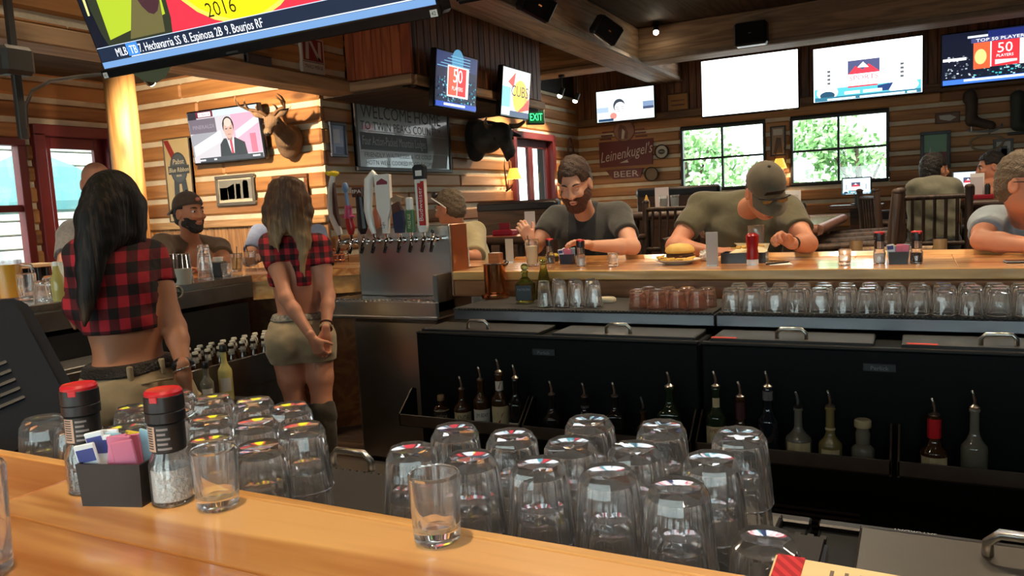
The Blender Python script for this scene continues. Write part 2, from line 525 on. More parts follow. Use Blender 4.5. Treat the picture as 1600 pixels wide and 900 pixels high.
    def build(self, name, mats, parent=None, loc=None, rot=None, smooth=False, fix=True):
        me = bpy.data.meshes.new(name)
        me.from_pydata(self.v, [], self.f)
        if fix:
            bm = bmesh.new(); bm.from_mesh(me)
            bmesh.ops.recalc_face_normals(bm, faces=bm.faces); bm.to_mesh(me); bm.free()
        for m in (mats if isinstance(mats, (list, tuple)) else [mats]): me.materials.append(m)
        if len(me.materials) > 1: me.polygons.foreach_set('material_index', self.m)
        if smooth:
            me.polygons.foreach_set('use_smooth', [True] * len(me.polygons))
            if smooth is not True: me.set_sharp_from_angle(angle=math.radians(smooth))
        me.update()
        return link(name, me, parent, loc, rot)


_TXT = {}


def text_geo(s, align):
    if (s, align) in _TXT: return _TXT[s, align]
    cu = bpy.data.curves.new('t', 'FONT'); cu.body = s; cu.align_x = align; cu.size = 1.0; cu.resolution_u = 2
    o = bpy.data.objects.new('t', cu); COL.objects.link(o)
    dg = bpy.context.evaluated_depsgraph_get()
    me = bpy.data.meshes.new_from_object(o.evaluated_get(dg))
    r = ([tuple(v.co) for v in me.vertices], [tuple(p.vertices) for p in me.polygons])
    bpy.data.objects.remove(o); bpy.data.meshes.remove(me)
    _TXT[s, align] = r
    return r


def link(name, data, parent=None, loc=None, rot=None):
    o = bpy.data.objects.new(name, data)
    COL.objects.link(o)
    if parent is not None: o.parent = parent
    if loc is not None: o.location = [float(c) for c in loc]
    if rot is not None: o.rotation_euler = rot if isinstance(rot, (tuple, list)) else (0, 0, rot)
    return o


def tag(o, label=None, cat=None, group=None, kind=None):
    if label: o['label'] = label
    if cat: o['category'] = cat
    if group: o['group'] = group
    if kind: o['kind'] = kind
    return o


def thing(name, label, cat, loc=(0, 0, 0), rot=0, group=None):
    return tag(link(name, None, None, loc, rot), label, cat, group)


def struct(name, label=None):
    return tag(link(name, None), label, None, None, 'structure')


def kids(o):
    return [c for c in bpy.data.objects if c.parent == o]


def copy_tree(o, loc=None, rot=None, label=None, parent=None, tree=None):
    c = o.copy(); COL.objects.link(c)
    c.parent = parent
    if loc is not None: c.location = [float(q) for q in loc]
    if rot is not None: c.rotation_euler = rot if isinstance(rot, (tuple, list)) else (0, 0, rot)
    if label: c['label'] = label
    for ch in kids(o): copy_tree(ch, parent=c)
    return c

# ================================================================ the room shell
R90 = math.pi / 2
CH0, PITCH = 1.612, 0.185          # height of one chinking line, log spacing


def minus(a0, a1, holes):
    out = [(a0, a1)]
    for h0, h1 in holes:
        nxt = []
        for p, q in out:
            if h1 <= p or h0 >= q: nxt.append((p, q)); continue
            if h0 > p: nxt.append((p, h0))
            if h1 < q: nxt.append((h1, q))
        out = nxt
    return [(p, q) for p, q in out if q - p > 0.03]


def wall(name, rot, p, a0, a1, z0, z1, holes=(), logs=None, boards=None, boardw=0.105, thick=0.16, slab=DARKWALL, boardmat=None, chinkmat=None, core_a1=None):
    """wall in a local frame: x along the wall, room on the -y side, face of the timber at y = p"""
    w = struct(name); w.rotation_euler = (0, 0, rot)
    mb = MB()
    xs = sorted({a0, core_a1 or a1, *[h[0] for h in holes], *[h[1] for h in holes]})
    for x0, x1 in zip(xs, xs[1:]):
        for q0, q1 in minus(z0, z1, [(h[2], h[3]) for h in holes if h[0] < (x0 + x1) / 2 < h[1]]):
            mb.box(((x0 + x1) / 2, p + 0.05 + thick / 2, (q0 + q1) / 2), (x1 - x0, thick, q1 - q0))
    mb.build('wall_core', slab, w)
    if logs:
        k0 = math.floor((logs[0] - CH0) / PITCH) - 1
        for k in range(k0, k0 + 30):
            zc = CH0 + k * PITCH
            for kind, b0, b1 in (('chinking', zc - 0.025, zc + 0.025), ('log', zc + 0.025, zc + PITCH - 0.025)):
                b0, b1 = max(b0, logs[0]), min(b1, logs[1])
                if b1 - b0 < 0.012: continue
                runs = minus(a0, a1, [(h[0], h[1]) for h in holes if h[2] < b1 - 0.01 and h[3] > b0 + 0.01])
                for x0, x1 in runs:
                    cuts = [x0, x1]
                    if kind == 'log' and x1 - x0 > 2.4:
                        cuts = [x0, x0 + (x1 - x0) * random.uniform(0.3, 0.7), x1]
                    for c0, c1 in zip(cuts, cuts[1:]):
                        m = MB()
                        if kind == 'log':
                            m.box((0, 0.03, 0), (c1 - c0 - 0.003, 0.06, b1 - b0), 0.018)
                            m.build('log', LOG, w, ((c0 + c1) / 2, p, (b0 + b1) / 2))
                        else:
                            m.box((0, 0.04, 0), (c1 - c0, 0.03, b1 - b0 + 0.012))
                            m.build('chinking', chinkmat or CHINK, w, ((c0 + c1) / 2, p, (b0 + b1) / 2))
    if boards:
        n = max(1, round((a1 - a0) / boardw)); bw = (a1 - a0) / n
        for i in range(n):
            x0 = a0 + i * bw
            for q0, q1 in minus(boards[0], boards[1], [(h[2], h[3]) for h in holes if h[0] < x0 + bw / 2 < h[1]]):
                m = MB(); m.box((0, 0.025, 0), (bw - 0.004, 0.04, q1 - q0), 0.006)
                m.build('board', boardmat or BOARD, w, (x0 + bw / 2, p, (q0 + q1) / 2))
    return w


WIN1 = (-2.95, -1.795, 1.471, 2.353)
WIN2 = (-1.48, -0.302, 1.471, 2.353)
wn = wall('wall_north', 0, YNW, XB - 0.1, XE, 0, ZCEIL, [WIN1, WIN2], logs=(0.9, 2.50), boards=(2.60, ZCEIL))
for q0, q1, d, m in ((2.50, 2.60, 0.05, TRIM), (0.82, 0.9, 0.03, TRIM)):
    MB().box(((XB + XE) / 2, YNW + 0.01 - d / 2, (q0 + q1) / 2), (XE - XB, d + 0.06, q1 - q0), 0.006).build('trim_board', m, wn)
mb = MB(); mb.box(((XB + XE) / 2, YNW + 0.03, 0.41), (XE - XB, 0.05, 0.82)).build('wainscot', TRIM, wn)

DOOR3 = (8.80, 9.93, 0.02, 2.26)
ww = wall('wall_west', R90, -XB, YTV + 0.062, YNW + 0.06, 0, ZCEIL, [DOOR3], logs=(0.9, 2.92), boards=None)
MB().box(((YTV + YNW) / 2, -XB + 0.03, 0.45), (YNW - YTV, 0.05, 0.9)).build('wainscot', TRIM, ww) if False else None
ZWA = float(at(420, 340, Y=YTV)[2])
wt = wall('wall_television', 0, YTV, XL - 0.06, XB, 0, ZCEIL, logs=(ZWA, 2.9), boards=(0, ZWA - 0.07), boardw=0.085, core_a1=XB - 0.08,
          boardmat=wood('wainscot_board', lin((150, 104, 60)), lin((190, 140, 86)), axis=2, knots=0.3, vary=0.3))
MB().box(((XL + XB) / 2, YTV, ZWA - 0.035), (XB - XL, 0.06, 0.07), 0.008).build('trim_board', wood('pale_trim', lin((170, 126, 80)), lin((200, 156, 104)), knots=0.2), wt)

_y0, _y1 = float(at(62, 215, X=XL)[1]), float(at(165, 212, X=XL)[1])
DOOR1 = (_y0, _y1, 0.02, 2.24)
WIN3 = (2.85, _y0 - 0.13, 0.45, 2.2)
wl = wall('wall_door', R90, -XL, 0.5, YTV + 0.06, 0, ZCEIL, [DOOR1, WIN3], logs=(0.9, 2.9), boards=(0, 0.9))
wall('wall_south', math.pi, -YS, -XE, -XB, 0, ZCEIL, [(-2.4, -0.6, 0.9, 2.45), (0.3, 2.1, 0.9, 2.45), (2.7, 4.0, 0.9, 2.45)], boards=(0, 0.9), logs=None)
wall('wall_east', -R90, XE, -YNW, -YS, 0, ZCEIL, (), boards=(0, 1.0), logs=None)
mb = MB(); mb.box(((XL + XB) / 2, 0.44, ZCEIL / 2), (XB - XL, 0.1, ZCEIL))
mb.build('wall_entry', DARKWALL)['kind'] = 'structure'
mb = MB(); mb.box((XB - 0.05, (YS + 0.4) / 2, ZCEIL / 2), (0.1, 0.4 - YS, ZCEIL))
mb.build('wall_back_bar', DARKWALL)['kind'] = 'structure'
portal((-0.8, YS + 0.1, 1.7), 6.6, 1.5, (R90, 0, 0), 'window_south_offscreen')

# floor and ceilings
FLOORM = wood('floor_wood', lin((52, 38, 28)), lin((84, 62, 44)), axis=0, scale=1.2, rough=0.5, knots=0.2)
fl = MB().box(((XL + XE) / 2, (YS + YNW) / 2, -0.06), (XE - XL + 0.5, YNW - YS + 0.5, 0.1)).build('floor', FLOORM)
fl['kind'] = 'structure'
CEILM = wood('ceiling_wood', lin((54, 42, 34)), lin((84, 66, 52)), axis=1, scale=0.8, rough=0.75, knots=0.3)
ce = struct('ceiling')
MB().box(((XTR + XE) / 2, (YS + YNW) / 2, ZCEIL + 0.05), (XE - XTR + 0.6, YNW - YS + 0.4, 0.1)).build('ceiling_panel', CEILM, ce)
MB().box(((XL + XTR) / 2 - 0.1, (0.4 + YTV) / 2, 2.80), (XTR - XL - 0.1, YTV - 0.4, 0.08)).build('ceiling_panel', CEILM, ce)
MB().box(((XL + XTR) / 2, (YS + YNW) / 2, ZCEIL + 0.08), (XTR - XL + 0.2, YNW - YS + 0.4, 0.1)).build('ceiling_panel', CEILM, ce)

# bulkheads that hang from the ceiling
bt = wall('wall_bulkhead', R90, -XTR, 0.45, YTV, ZBULK + 0.1, ZCEIL, logs=(ZBULK + 0.11, ZCEIL), thick=0.12)
MB().box((0.45 + (YTV - 0.45) / 2, 0.06, 0), (YTV - 0.45, 0.24, 0.1), 0.008).build('trim_board', TRIMY if False else BEAM, bt, (0, -XTR, ZBULK + 0.05))
YBX1 = 7.62
bb = wall('wall_boarded_bulkhead', R90, -XBOX, YTV, YBX1, ZBULK, ZCEIL, boards=(ZBULK + 0.1, ZCEIL), boardw=0.1, thick=0.06)
REDLIT_BOARD = wood('redlit_board', lin((150, 72, 46)), lin((190, 104, 66)), axis=2, knots=0.6, vary=0.4)  # red light on this face put into the board colour
bc = wall('wall_redlit_bulkhead', 0, YTV - 0.02, XTR, XBOX, ZBULK, ZCEIL, boards=(ZBULK + 0.1, ZCEIL), boardw=0.09, thick=0.03, boardmat=REDLIT_BOARD)
MB().box(((XTR + XBOX) / 2, 0, 0), (XBOX - XTR + 0.04, 0.05, 0.075), 0.006).build('trim_board', BEAM, bc, (0, YTV - 0.03, ZBULK + 0.05))
MB().box(((YTV + YBX1) / 2, 0, 0), (YBX1 - YTV, 0.05, 0.075), 0.006).build('trim_board', BEAM, bb, (0, -XBOX - 0.01, ZBULK + 0.05))
MB().box(((YTV + YBX1) / 2, (-XB - XBOX) / 2, ZBULK + 0.01), (YBX1 - YTV, XBOX - XB - 0.12, 0.03)).build('soffit_board', CEILM, bb)
MB().box((YBX1, (-XB - XBOX) / 2, (ZBULK + ZCEIL) / 2), (0.05, XBOX - XB - 0.1, ZCEIL - ZBULK)).build('end_panel', BOARD, bb)

# ceiling beams
def beam(name, label, axis, c, length, w, z0, z1, m):
    t = struct(name, label); t.rotation_euler = (0, 0, 0 if axis == 'x' else R90)
    t.location = (c[0], c[1], 0)
    MB().box((0, 0, (z0 + z1) / 2), (length, w, z1 - z0), 0.012).build('beam_core', m, t)
    for s in (-1, 1):
        MB().box((0, s * (w / 2 + 0.012), z0 + 0.028), (length, 0.03, 0.05), 0.006).build('edge_strip', mat('grey_strip', lin((150, 132, 112)), 0.6, noise=(9, lin((110, 96, 80)), .7)), t)
    return t
beam('trim_1', 'long pale ceiling beam running towards the window wall, speakers on its side', 'y', ((-3.285 - 2.912) / 2, (1.2 + YNW) / 2), YNW - 1.2, 0.375, ZBEAM, ZCEIL, BEAM)
beam('trim_2', 'wide brown ceiling beam crossing in front of the television row', 'x', ((XB + XE) / 2, 9.11 + 0.17), XE - XB - 0.1, 0.34, ZBEAM + 0.012, ZCEIL, BEAM)
beam('trim_3', 'brown ceiling beam over the near side of the bar', 'x', ((-3.1 + XE) / 2, 2.2), XE + 3.1, 0.3, ZBEAM + 0.03, ZCEIL, BEAM)


# windows and doors
WFRAME = mat('window_frame', (0.03, 0.028, 0.026), 0.5)


def window(name, rot, p, x0, x1, z0, z1, nx, nz, m, fw=0.05, label=None, bar=0.028, depth=0.1):
    t = struct(name, label); t.rotation_euler = (0, 0, rot)
    f = MB()
    f.box(((x0 + x1) / 2, p, z1 - fw / 2), (x1 - x0, depth, fw), 0.005); f.box(((x0 + x1) / 2, p, z0 + fw / 2), (x1 - x0, depth, fw), 0.005)
    f.box((x0 + fw / 2, p, (z0 + z1) / 2), (fw, depth, z1 - z0 - 2 * fw), 0.005); f.box((x1 - fw / 2, p, (z0 + z1) / 2), (fw, depth, z1 - z0 - 2 * fw), 0.005)
    f.build('window_frame', m, t)
    iw, ih = (x1 - x0 - 2 * fw) / nx, (z1 - z0 - 2 * fw) / nz
    for i in range(1, nx):
        MB().box((x0 + fw + i * iw, p, (z0 + z1) / 2), (bar, depth * 0.6, z1 - z0 - 2 * fw), 0.003).build('muntin', m, t)
    for j in range(1, nz):
        MB().box(((x0 + x1) / 2, p, z0 + fw + j * ih), (x1 - x0 - 2 * fw, depth * 0.5, bar), 0.003).build('muntin', m, t)
    for i in range(nx):
        for j in range(nz):
            MB().box((x0 + fw + (i + .5) * iw, p + 0.015, z0 + fw + (j + .5) * ih), (iw - 0.01, 0.004, ih - 0.01)).build('pane', PANE, t)
    return t


window('window_1', 0, YNW + 0.05, *WIN1, 2, 2, WFRAME, fw=0.035)
window('window_2', 0, YNW + 0.05, *WIN2, 2, 2, WFRAME, fw=0.035)
portal(((WIN1[0] + WIN2[1]) / 2, YNW - 0.06, 1.91), WIN2[1] - WIN1[0], 0.9, (-R90, 0, 0))
window('window_3', R90, -XL + 0.05, WIN3[0], WIN3[1], WIN3[2], WIN3[3], 2, 3, REDP, fw=0.07, bar=0.06, label='red painted window beside the red door')
window('window_4', math.pi, -YS + 0.08, -2.4, -0.6, 0.9, 2.45, 2, 1, WFRAME)
window('window_5', math.pi, -YS + 0.08, 0.3, 2.1, 0.9, 2.45, 2, 1, WFRAME)
window('window_6', math.pi, -YS + 0.08, 2.7, 4.0, 0.9, 2.45, 2, 1, WFRAME)


def door(name, rot, p, x0, x1, z1, m, label, leaf=1, casing=0.1, rail=0.1):
    t = struct(name, label); t.rotation_euler = (0, 0, rot)
    c = MB()
    for s, xx in ((-1, x0), (1, x1)): c.box((xx - s * -0.0 + s * casing / 2 - s * 0.02, p - 0.03, z1 / 2), (casing, 0.1, z1), 0.006)
    c.box(((x0 + x1) / 2, p - 0.03, z1 + casing / 2 - 0.02), (x1 - x0 + 2 * casing - 0.04, 0.1, casing), 0.006)
    c.build('door_casing', m, t)
    lw = (x1 - x0 - 0.02) / leaf
    for k in range(leaf):
        a, b = x0 + 0.01 + k * lw, x0 + 0.01 + (k + 1) * lw
        f = MB()
        f.box((a + rail / 2, p + 0.03, z1 / 2), (rail, 0.045, z1 - 0.03), 0.004); f.box((b - rail / 2, p + 0.03, z1 / 2), (rail, 0.045, z1 - 0.03), 0.004)
        f.box(((a + b) / 2, p + 0.03, z1 - 0.07), (b - a - 2 * rail, 0.045, 0.1), 0.004); f.box(((a + b) / 2, p + 0.03, 0.15), (b - a - 2 * rail, 0.045, 0.26), 0.004)
        lf = f.build('door_leaf', m, t)
        MB().box(((a + b) / 2, p + 0.035, (z1 + 0.16) / 2), (b - a - 2 * rail + 0.01, 0.006, z1 - 0.4)).build('pane', PANE, t)
        MB().tube([(b - rail / 2, p + 0.005, 0.95), (b - rail / 2, p - 0.04, 0.97), (b - rail / 2, p - 0.04, 1.2), (b - rail / 2, p + 0.005, 1.22)], 0.01).build('door_handle', STEELD, t)
    return t


door('door_1', R90, -XL + 0.03, DOOR1[0], DOOR1[1], 2.24, REDP, 'red framed glass door')
door('door_2', R90, -XB + 0.03, DOOR3[0], DOOR3[1], 2.26, mat('dark_red_paint', lin((90, 30, 34)), 0.45), 'glazed double door below the green exit sign', leaf=2, casing=0.09, rail=0.07)
portal((XL + 0.1, (WIN3[0] + DOOR1[1]) / 2, 1.3), 1.9, DOOR1[1] - WIN3[0], (0, -R90, 0))
portal((XB + 0.08, (DOOR3[0] + DOOR3[1]) / 2, 1.2), 2.0, 1.0, (0, -R90, 0))

# outside: ground, patio wall, trees
GR = mat('gravel', lin((150, 146, 136)), 0.9, noise=(3, lin((110, 120, 96)), 0.8))
gd = MB().box((-3, 12, -0.2), (60, 60, 0.12)).build('ground', GR); gd['kind'] = 'structure'
pw = struct('wall_patio')
SID = mat('white_siding', lin((205, 202, 196)), 0.8, noise=(4, lin((150, 150, 150)), 0.6))
MB().box((-10.9, 3.5, 1.4), (0.2, 9, 3.1)).build('wall_core', SID, pw)
for i in range(16):
    MB().box((-10.77, 3.5, 0.1 + i * 0.19), (0.05, 9, 0.17), 0.01).build('siding_board', SID, pw)


def leafball(mb, c, r, n, s, rnd):
    for _ in range(n):
        v = Vector((rnd.gauss(0, 1), rnd.gauss(0, 1), rnd.gauss(0, 1))).normalized()
        p = Vector(c) + Vector((v.x * r[0], v.y * r[1], v.z * r[2])) * rnd.uniform(0.55, 1.0)
        a = Vector((rnd.gauss(0, 1), rnd.gauss(0, 1), rnd.gauss(0, 1))).normalized(); b = a.orthogonal().normalized()
        mb.add([p - a * s, p + b * s * .5, p + a * s, p - b * s * .5], [(0, 1, 2, 3)])


LEAF = mat('leaf', lin((104, 146, 88)), 0.6, noise=(2, lin((140, 176, 112)), 0.8))
BARK = mat('bark', lin((80, 62, 46)), 0.9, noise=(10, lin((50, 38, 28)), 0.8))
rt = random.Random(4)
for i, (x, y, h, lab) in enumerate(((-4.6, 17.5, 3.6, 'leafy green tree outside, seen through the left window'), (-1.1, 18.5, 3.2, 'wide green tree outside, seen through the right window'),
                                    (-2.7, 15.5, 1.9, 'low green shrub outside, between the two windows'), (0.8, 16, 2.3, 'green shrub outside, at the edge of the right window'))):
    t = thing('garden_tree', lab, 'tree', (x, y, -0.14))
    mb = MB(); mb.tube([(0, 0, 0), (0.05, 0, h * .4), (-0.05, 0.05, h * .75)], [0.12, 0.09, 0.04]); mb.tube([(0.03, 0, h * .35), (0.5, 0.1, h * .7)], [.05, .02]); mb.tube([(0.03, 0, h * .4), (-0.5, -0.1, h * .72)], [.05, .02])
    mb.build('trunk', BARK, t, smooth=True)
    mb = MB()
    for k in range(9):
        leafball(mb, (rt.uniform(-.9, .9), rt.uniform(-.6, .6), h * rt.uniform(.45, .95)), (0.7, 0.6, 0.5), 120, 0.1, rt)
    tag(mb.build('foliage', LEAF, t, fix=False), kind='stuff')
um = thing('patio_umbrella', 'teal patio umbrella folded open outside the red door', 'umbrella', (-9.2, 5.6, -0.14))
MB().cyl((0, 0, 0), (0, 0, 2.5), 0.025).build('pole', STEELD, um)
MB().lathe([(0.2, 0), (0.2, 0.05), (0.04, 0.09)], 16).build('base', STEELD, um)
mb = MB(); mb.lathe([(1.0, 1.75), (0.95, 1.85), (0.5, 2.25), (0.03, 2.48)], 8); mb.build('canopy', mat('teal_canvas', lin((70, 120, 125)), 0.8), um)

# ================================================================ the bar
def planks(parent, x0, x1, y0, y1, z1, n, th, m, splits, name='plank'):
    w = (y1 - y0) / n
    for i in range(n):
        cs = [x0] + [x0 + (x1 - x0) * t for t in splits[i % len(splits)]] + [x1]
        for a, b in zip(cs, cs[1:]):
            MB().box((0, 0, 0), (b - a - 0.0012, w - 0.0012, th), 0.002).build(name, m, parent, ((a + b) / 2, y0 + (i + .5) * w, z1 - th / 2))


def bar_top(name, label, x0, x1, yi, yo, base, splits):
    """bar top along x; yi = bartenders' edge, yo = customers' edge"""
    t = thing(name, label, 'counter', (0, 0, 0))
    s = 1 if yo > yi else -1
    MB().box(((x0 + x1) / 2, yi + s * 0.009, ZC - 0.022), (x1 - x0, 0.018, 0.044), 0.003).build('edge_strip', BAREDGE, t)
    MB().box(((x0 + x1) / 2, yo - s * 0.03, ZC - 0.012), (x1 - x0, 0.06, 0.064), 0.02).build('arm_rest', BARTOP, t)
    a, b = sorted((yi + s * 0.0185, yo - s * 0.0605))
    planks(t, x0, x1, a, b, ZC, 5, 0.04, BARTOP, splits)
    for nm, c, sz, m in base: MB().box(c, sz, 0.004).build(nm, m, t)
    return t


bar_top('bar_counter', 'honey coloured wooden bar top with the sugar caddy and two grinders on it', -3.4, 2.6, YN0, -0.13,
        [('bar_front', (-0.4, 0.2, 0.52), (5.9, 0.06, 1.02), FASCIA), ('bar_back', (-0.4, YN0 - 0.03, 0.52), (5.9, 0.04, 1.02), BLACKM)],
        [(0.3, 0.52, 0.8), (0.18, 0.44, 0.61), (0.35, 0.57, 0.9), (0.25, 0.49, 0.7), (0.4, 0.66)])
bar_top('bar_counter', 'long wooden bar top with the burger plate and the seated men leaning on it', -2.16, 2.6, YF, YFB,
        [('fascia', (0.22, YF + 0.025, 0.985), (4.76, 0.03, 0.085), FASCIA), ('bar_front', (0.22, YF + 0.4, 0.515), (4.76, 0.06, 1.03), FASCIA)],
        [(0.2, 0.485, 0.8), (0.33, 0.485, 0.7), (0.15, 0.485, 0.64), (0.27, 0.485, 0.83), (0.4, 0.485)])
# left run: service side in steel, customers' side in wood
t = thing('bar_counter', 'side run of the bar top with a steel service edge', 'counter')
MB().box((XLB - 0.16, 1.66, ZC - 0.02), (0.32, 3.36, 0.04), 0.004).build('service_top', mat('service_steel', (0.6, 0.6, 0.58), 0.22, 1.0, bump=(40, 0.05)), t)
MB().box((XLB - 0.012, 1.66, ZC - 0.085), (0.02, 3.36, 0.09), 0.003).build('steel_fascia', STEELD, t)
for i in range(3):
    for a, b in ((-0.02, 1.5 + .2 * i), (1.5 + .2 * i, 3.34)):
        MB().box((0, 0, 0), (0.138, b - a - 0.0015, 0.04), 0.002).build('plank', BARTOPY, t, (XLB - 0.392 - i * 0.14, (a + b) / 2, ZC - 0.02))
MB().box((XLB - 0.4, 1.66, 0.515), (0.06, 3.3, 1.03)).build('bar_front', FASCIA, t)
t = thing('bar_counter', 'angled corner piece of the wooden bar top left of the beer taps', 'counter')
PTS = [(-3.475, 3.345), (-3.02, 3.775), (-2.165, 3.775), (-2.165, YFB), (-3.45, YFB), (-4.2, 3.62), (-4.2, 3.345)]
def flat(pts, z0, z1):
    n = len(pts)
    return [(x, y, z0) for x, y in pts] + [(x, y, z1) for x, y in pts], [tuple(range(n))[::-1], tuple(range(n, 2 * n))] + [(i, (i + 1) % n, n + (i + 1) % n, n + i) for i in range(n)]
MB().add(*flat(PTS, ZC - 0.042, ZC)).build('corner_top', BARTOP, t)
MB().add(*flat([(-3.49, 3.36), (-3.03, 3.79), (-3.05, 3.82), (-3.51, 3.39)], ZC - 0.15, ZC - 0.043)).build('fascia', BAREDGE, t)
MB().add(*flat([(-3.9, 3.5), (-3.2, 4.08), (-3.22, 4.12), (-3.92, 3.54)], 0, ZC - 0.043)).build('bar_front', FASCIA, t)

# under the left run: dark work station, bottle bins
t = thing('back_bar_shelf', 'dark under-counter shelf below the side run of the bar', 'shelf')
MB().box((XLB - 0.16, 2.0, 0.46), (0.3, 2.6, 0.92)).build('body', BLACKM, t)
MB().box((XLB + 0.12, 1.55, 0.78), (0.22, 1.5, 0.05), 0.004).build('steel_shelf', STEELD, t)
MB().box((XLB + 0.24, 1.55, 0.74), (0.012, 1.5, 0.09), 0.002).build('front_lip', STEELD, t)
for y in (0.85, 1.5, 2.2): MB().box((XLB + 0.13, y, 0.375), (0.03, 0.03, 0.75)).build('leg', STEELD, t)


# coolers with sliding lids
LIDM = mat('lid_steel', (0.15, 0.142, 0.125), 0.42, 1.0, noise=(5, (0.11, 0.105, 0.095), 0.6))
PLATE = mat('name_plate', (0.05, 0.055, 0.06), 0.4, 0.4)
CVINYL = mat('cooler_vinyl', (0.004, 0.0055, 0.006), 0.55, spec=.15)


def handle(parent, x, y, z, w, h=0.035):
    pts = [(x - w / 2, y, z), (x - w / 2, y - 0.002, z + h * .6), (x - w / 2 + h * .4, y - 0.004, z + h), (x + w / 2 - h * .4, y - 0.004, z + h), (x + w / 2, y - 0.002, z + h * .6), (x + w / 2, y, z)]
    return MB().tube(pts, 0.0075, 8).build('lid_handle', STEEL, parent, smooth=True)


def cooler(label, x0, x1, yf, yb, lids, plate=None, sticker=(), ld=0.2):
    """face -1: front looks to -y"""
    z = 0.868
    t = thing('bottle_cooler', label, 'cooler', (0, 0, 0))
    s = 1 if yb > yf else -1
    MB().box(((x0 + x1) / 2, (yf + yb) / 2, (z + 0.1) / 2), (x1 - x0 - 0.006, abs(yb - yf), z - 0.1), 0.006).build('body', CVINYL, t)
    MB().box(((x0 + x1) / 2, (yf + yb) / 2 + s * .03, 0.05), (x1 - x0 - 0.03, abs(yb - yf) - .08, 0.1)).build('toe_kick', BLACKM, t)
    MB().box(((x0 + x1) / 2, yf + s * 0.012, z + 0.004), (x1 - x0 - 0.006, 0.024, 0.012), 0.003).build('top_rim', mat('rim_metal', (.05, .05, .05), .4, 1.0), t)
    for a, b, hx in lids:
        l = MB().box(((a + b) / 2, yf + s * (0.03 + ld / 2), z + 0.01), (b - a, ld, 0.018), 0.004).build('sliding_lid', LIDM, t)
        MB().box(((a + b) / 2, yf + s * 0.032, z + 0.009), (b - a, 0.012, 0.02), 0.002).build('lid_rim', BLACKP, t)
        if hx is not None: handle(l, hx, yf + s * 0.075, z + 0.018, 0.098)
        for c in sticker:
            if a <= c <= b: MB().box((c, yf + s * 0.047, z + 0.0197), (0.09, 0.026, 0.001)).build('sticker', mat('red_sticker', lin((210, 60, 48)), 0.6), l)
    if plate is not None:
        p = MB().box((plate, yf - s * 0.004, z - 0.055), (0.1, 0.008, 0.028), 0.002).build('name_plate', PLATE, t)
        MB().text('Perlick', plate, z - 0.063, 0.014, yf - s * 0.0085).build('lettering', mat('plate_letters', (0.2, 0.22, 0.24), 0.4), p)
        for i in range(6):
            MB().box((plate - 0.2, yf - s * 0.004, 0.2 + i * 0.02), (0.28, 0.01, 0.009)).build('vent_slat', BLACKP, t)
    return t


YCF = 2.785
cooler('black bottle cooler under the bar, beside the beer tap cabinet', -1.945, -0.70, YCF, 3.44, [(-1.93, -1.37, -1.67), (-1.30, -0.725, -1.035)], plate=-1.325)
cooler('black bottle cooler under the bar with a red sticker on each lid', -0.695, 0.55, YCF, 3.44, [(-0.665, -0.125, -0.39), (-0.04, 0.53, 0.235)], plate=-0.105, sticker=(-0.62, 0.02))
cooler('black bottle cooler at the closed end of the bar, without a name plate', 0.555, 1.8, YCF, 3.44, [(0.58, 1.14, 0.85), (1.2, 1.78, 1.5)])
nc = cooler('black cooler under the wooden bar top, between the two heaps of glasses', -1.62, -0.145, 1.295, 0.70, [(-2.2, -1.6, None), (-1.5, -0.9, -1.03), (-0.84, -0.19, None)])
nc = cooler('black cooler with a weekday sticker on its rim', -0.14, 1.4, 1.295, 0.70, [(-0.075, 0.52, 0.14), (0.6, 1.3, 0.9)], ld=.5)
v, f = text_geo('SATURDAY', 'CENTER')
mb = MB().add([(-p[0] * 0.012 + 0.0, -p[1] * 0.014 + 1.29, 0.8795) for p in v], f)
mb.build('weekday_lettering', mat('grey_letters', (0.5, 0.55, 0.6), 0.5), nc, fix=False)


# steel glass rails with rubber mats
def glass_rail(label, x0, x1, y0, y1, front):
    t = thing('glass_rail', label, 'rail')
    MB().box(((x0 + x1) / 2, (y0 + y1) / 2, 0.917), (x1 - x0 - 0.004, y1 - y0, 0.046), 0.003).build('steel_tray', mat('rail_tray_steel', (.3, .31, .34), .32, 1.0), t)
    m = MB()
    m.box(((x0 + x1) / 2, (y0 + y1) / 2, 0.9445), (x1 - x0 - 0.012, y1 - y0 - 0.008, 0.009))
    n = int((x1 - x0) / 0.016)
    for i in range(n):
        m.box((x0 + (i + .5) * (x1 - x0) / n, front, 0.9435), (0.008, 0.012, 0.007))
    m.build('rubber_mat', RUBBER, t)
    return t


YRF = 3.03
glass_rail('steel glass rail with rubber mat carrying the copper jug and square bottles', -1.895, -0.697, YRF, 3.452, YRF - 0.001)
glass_rail('steel glass rail with rubber mat carrying the long rows of upturned glasses', -0.693, 1.8, YRF, 3.452, YRF - 0.001)
glass_rail('steel glass rail with rubber mat under the big upturned glasses', -2.3, -0.1, 0.69, 1.062, 1.063)


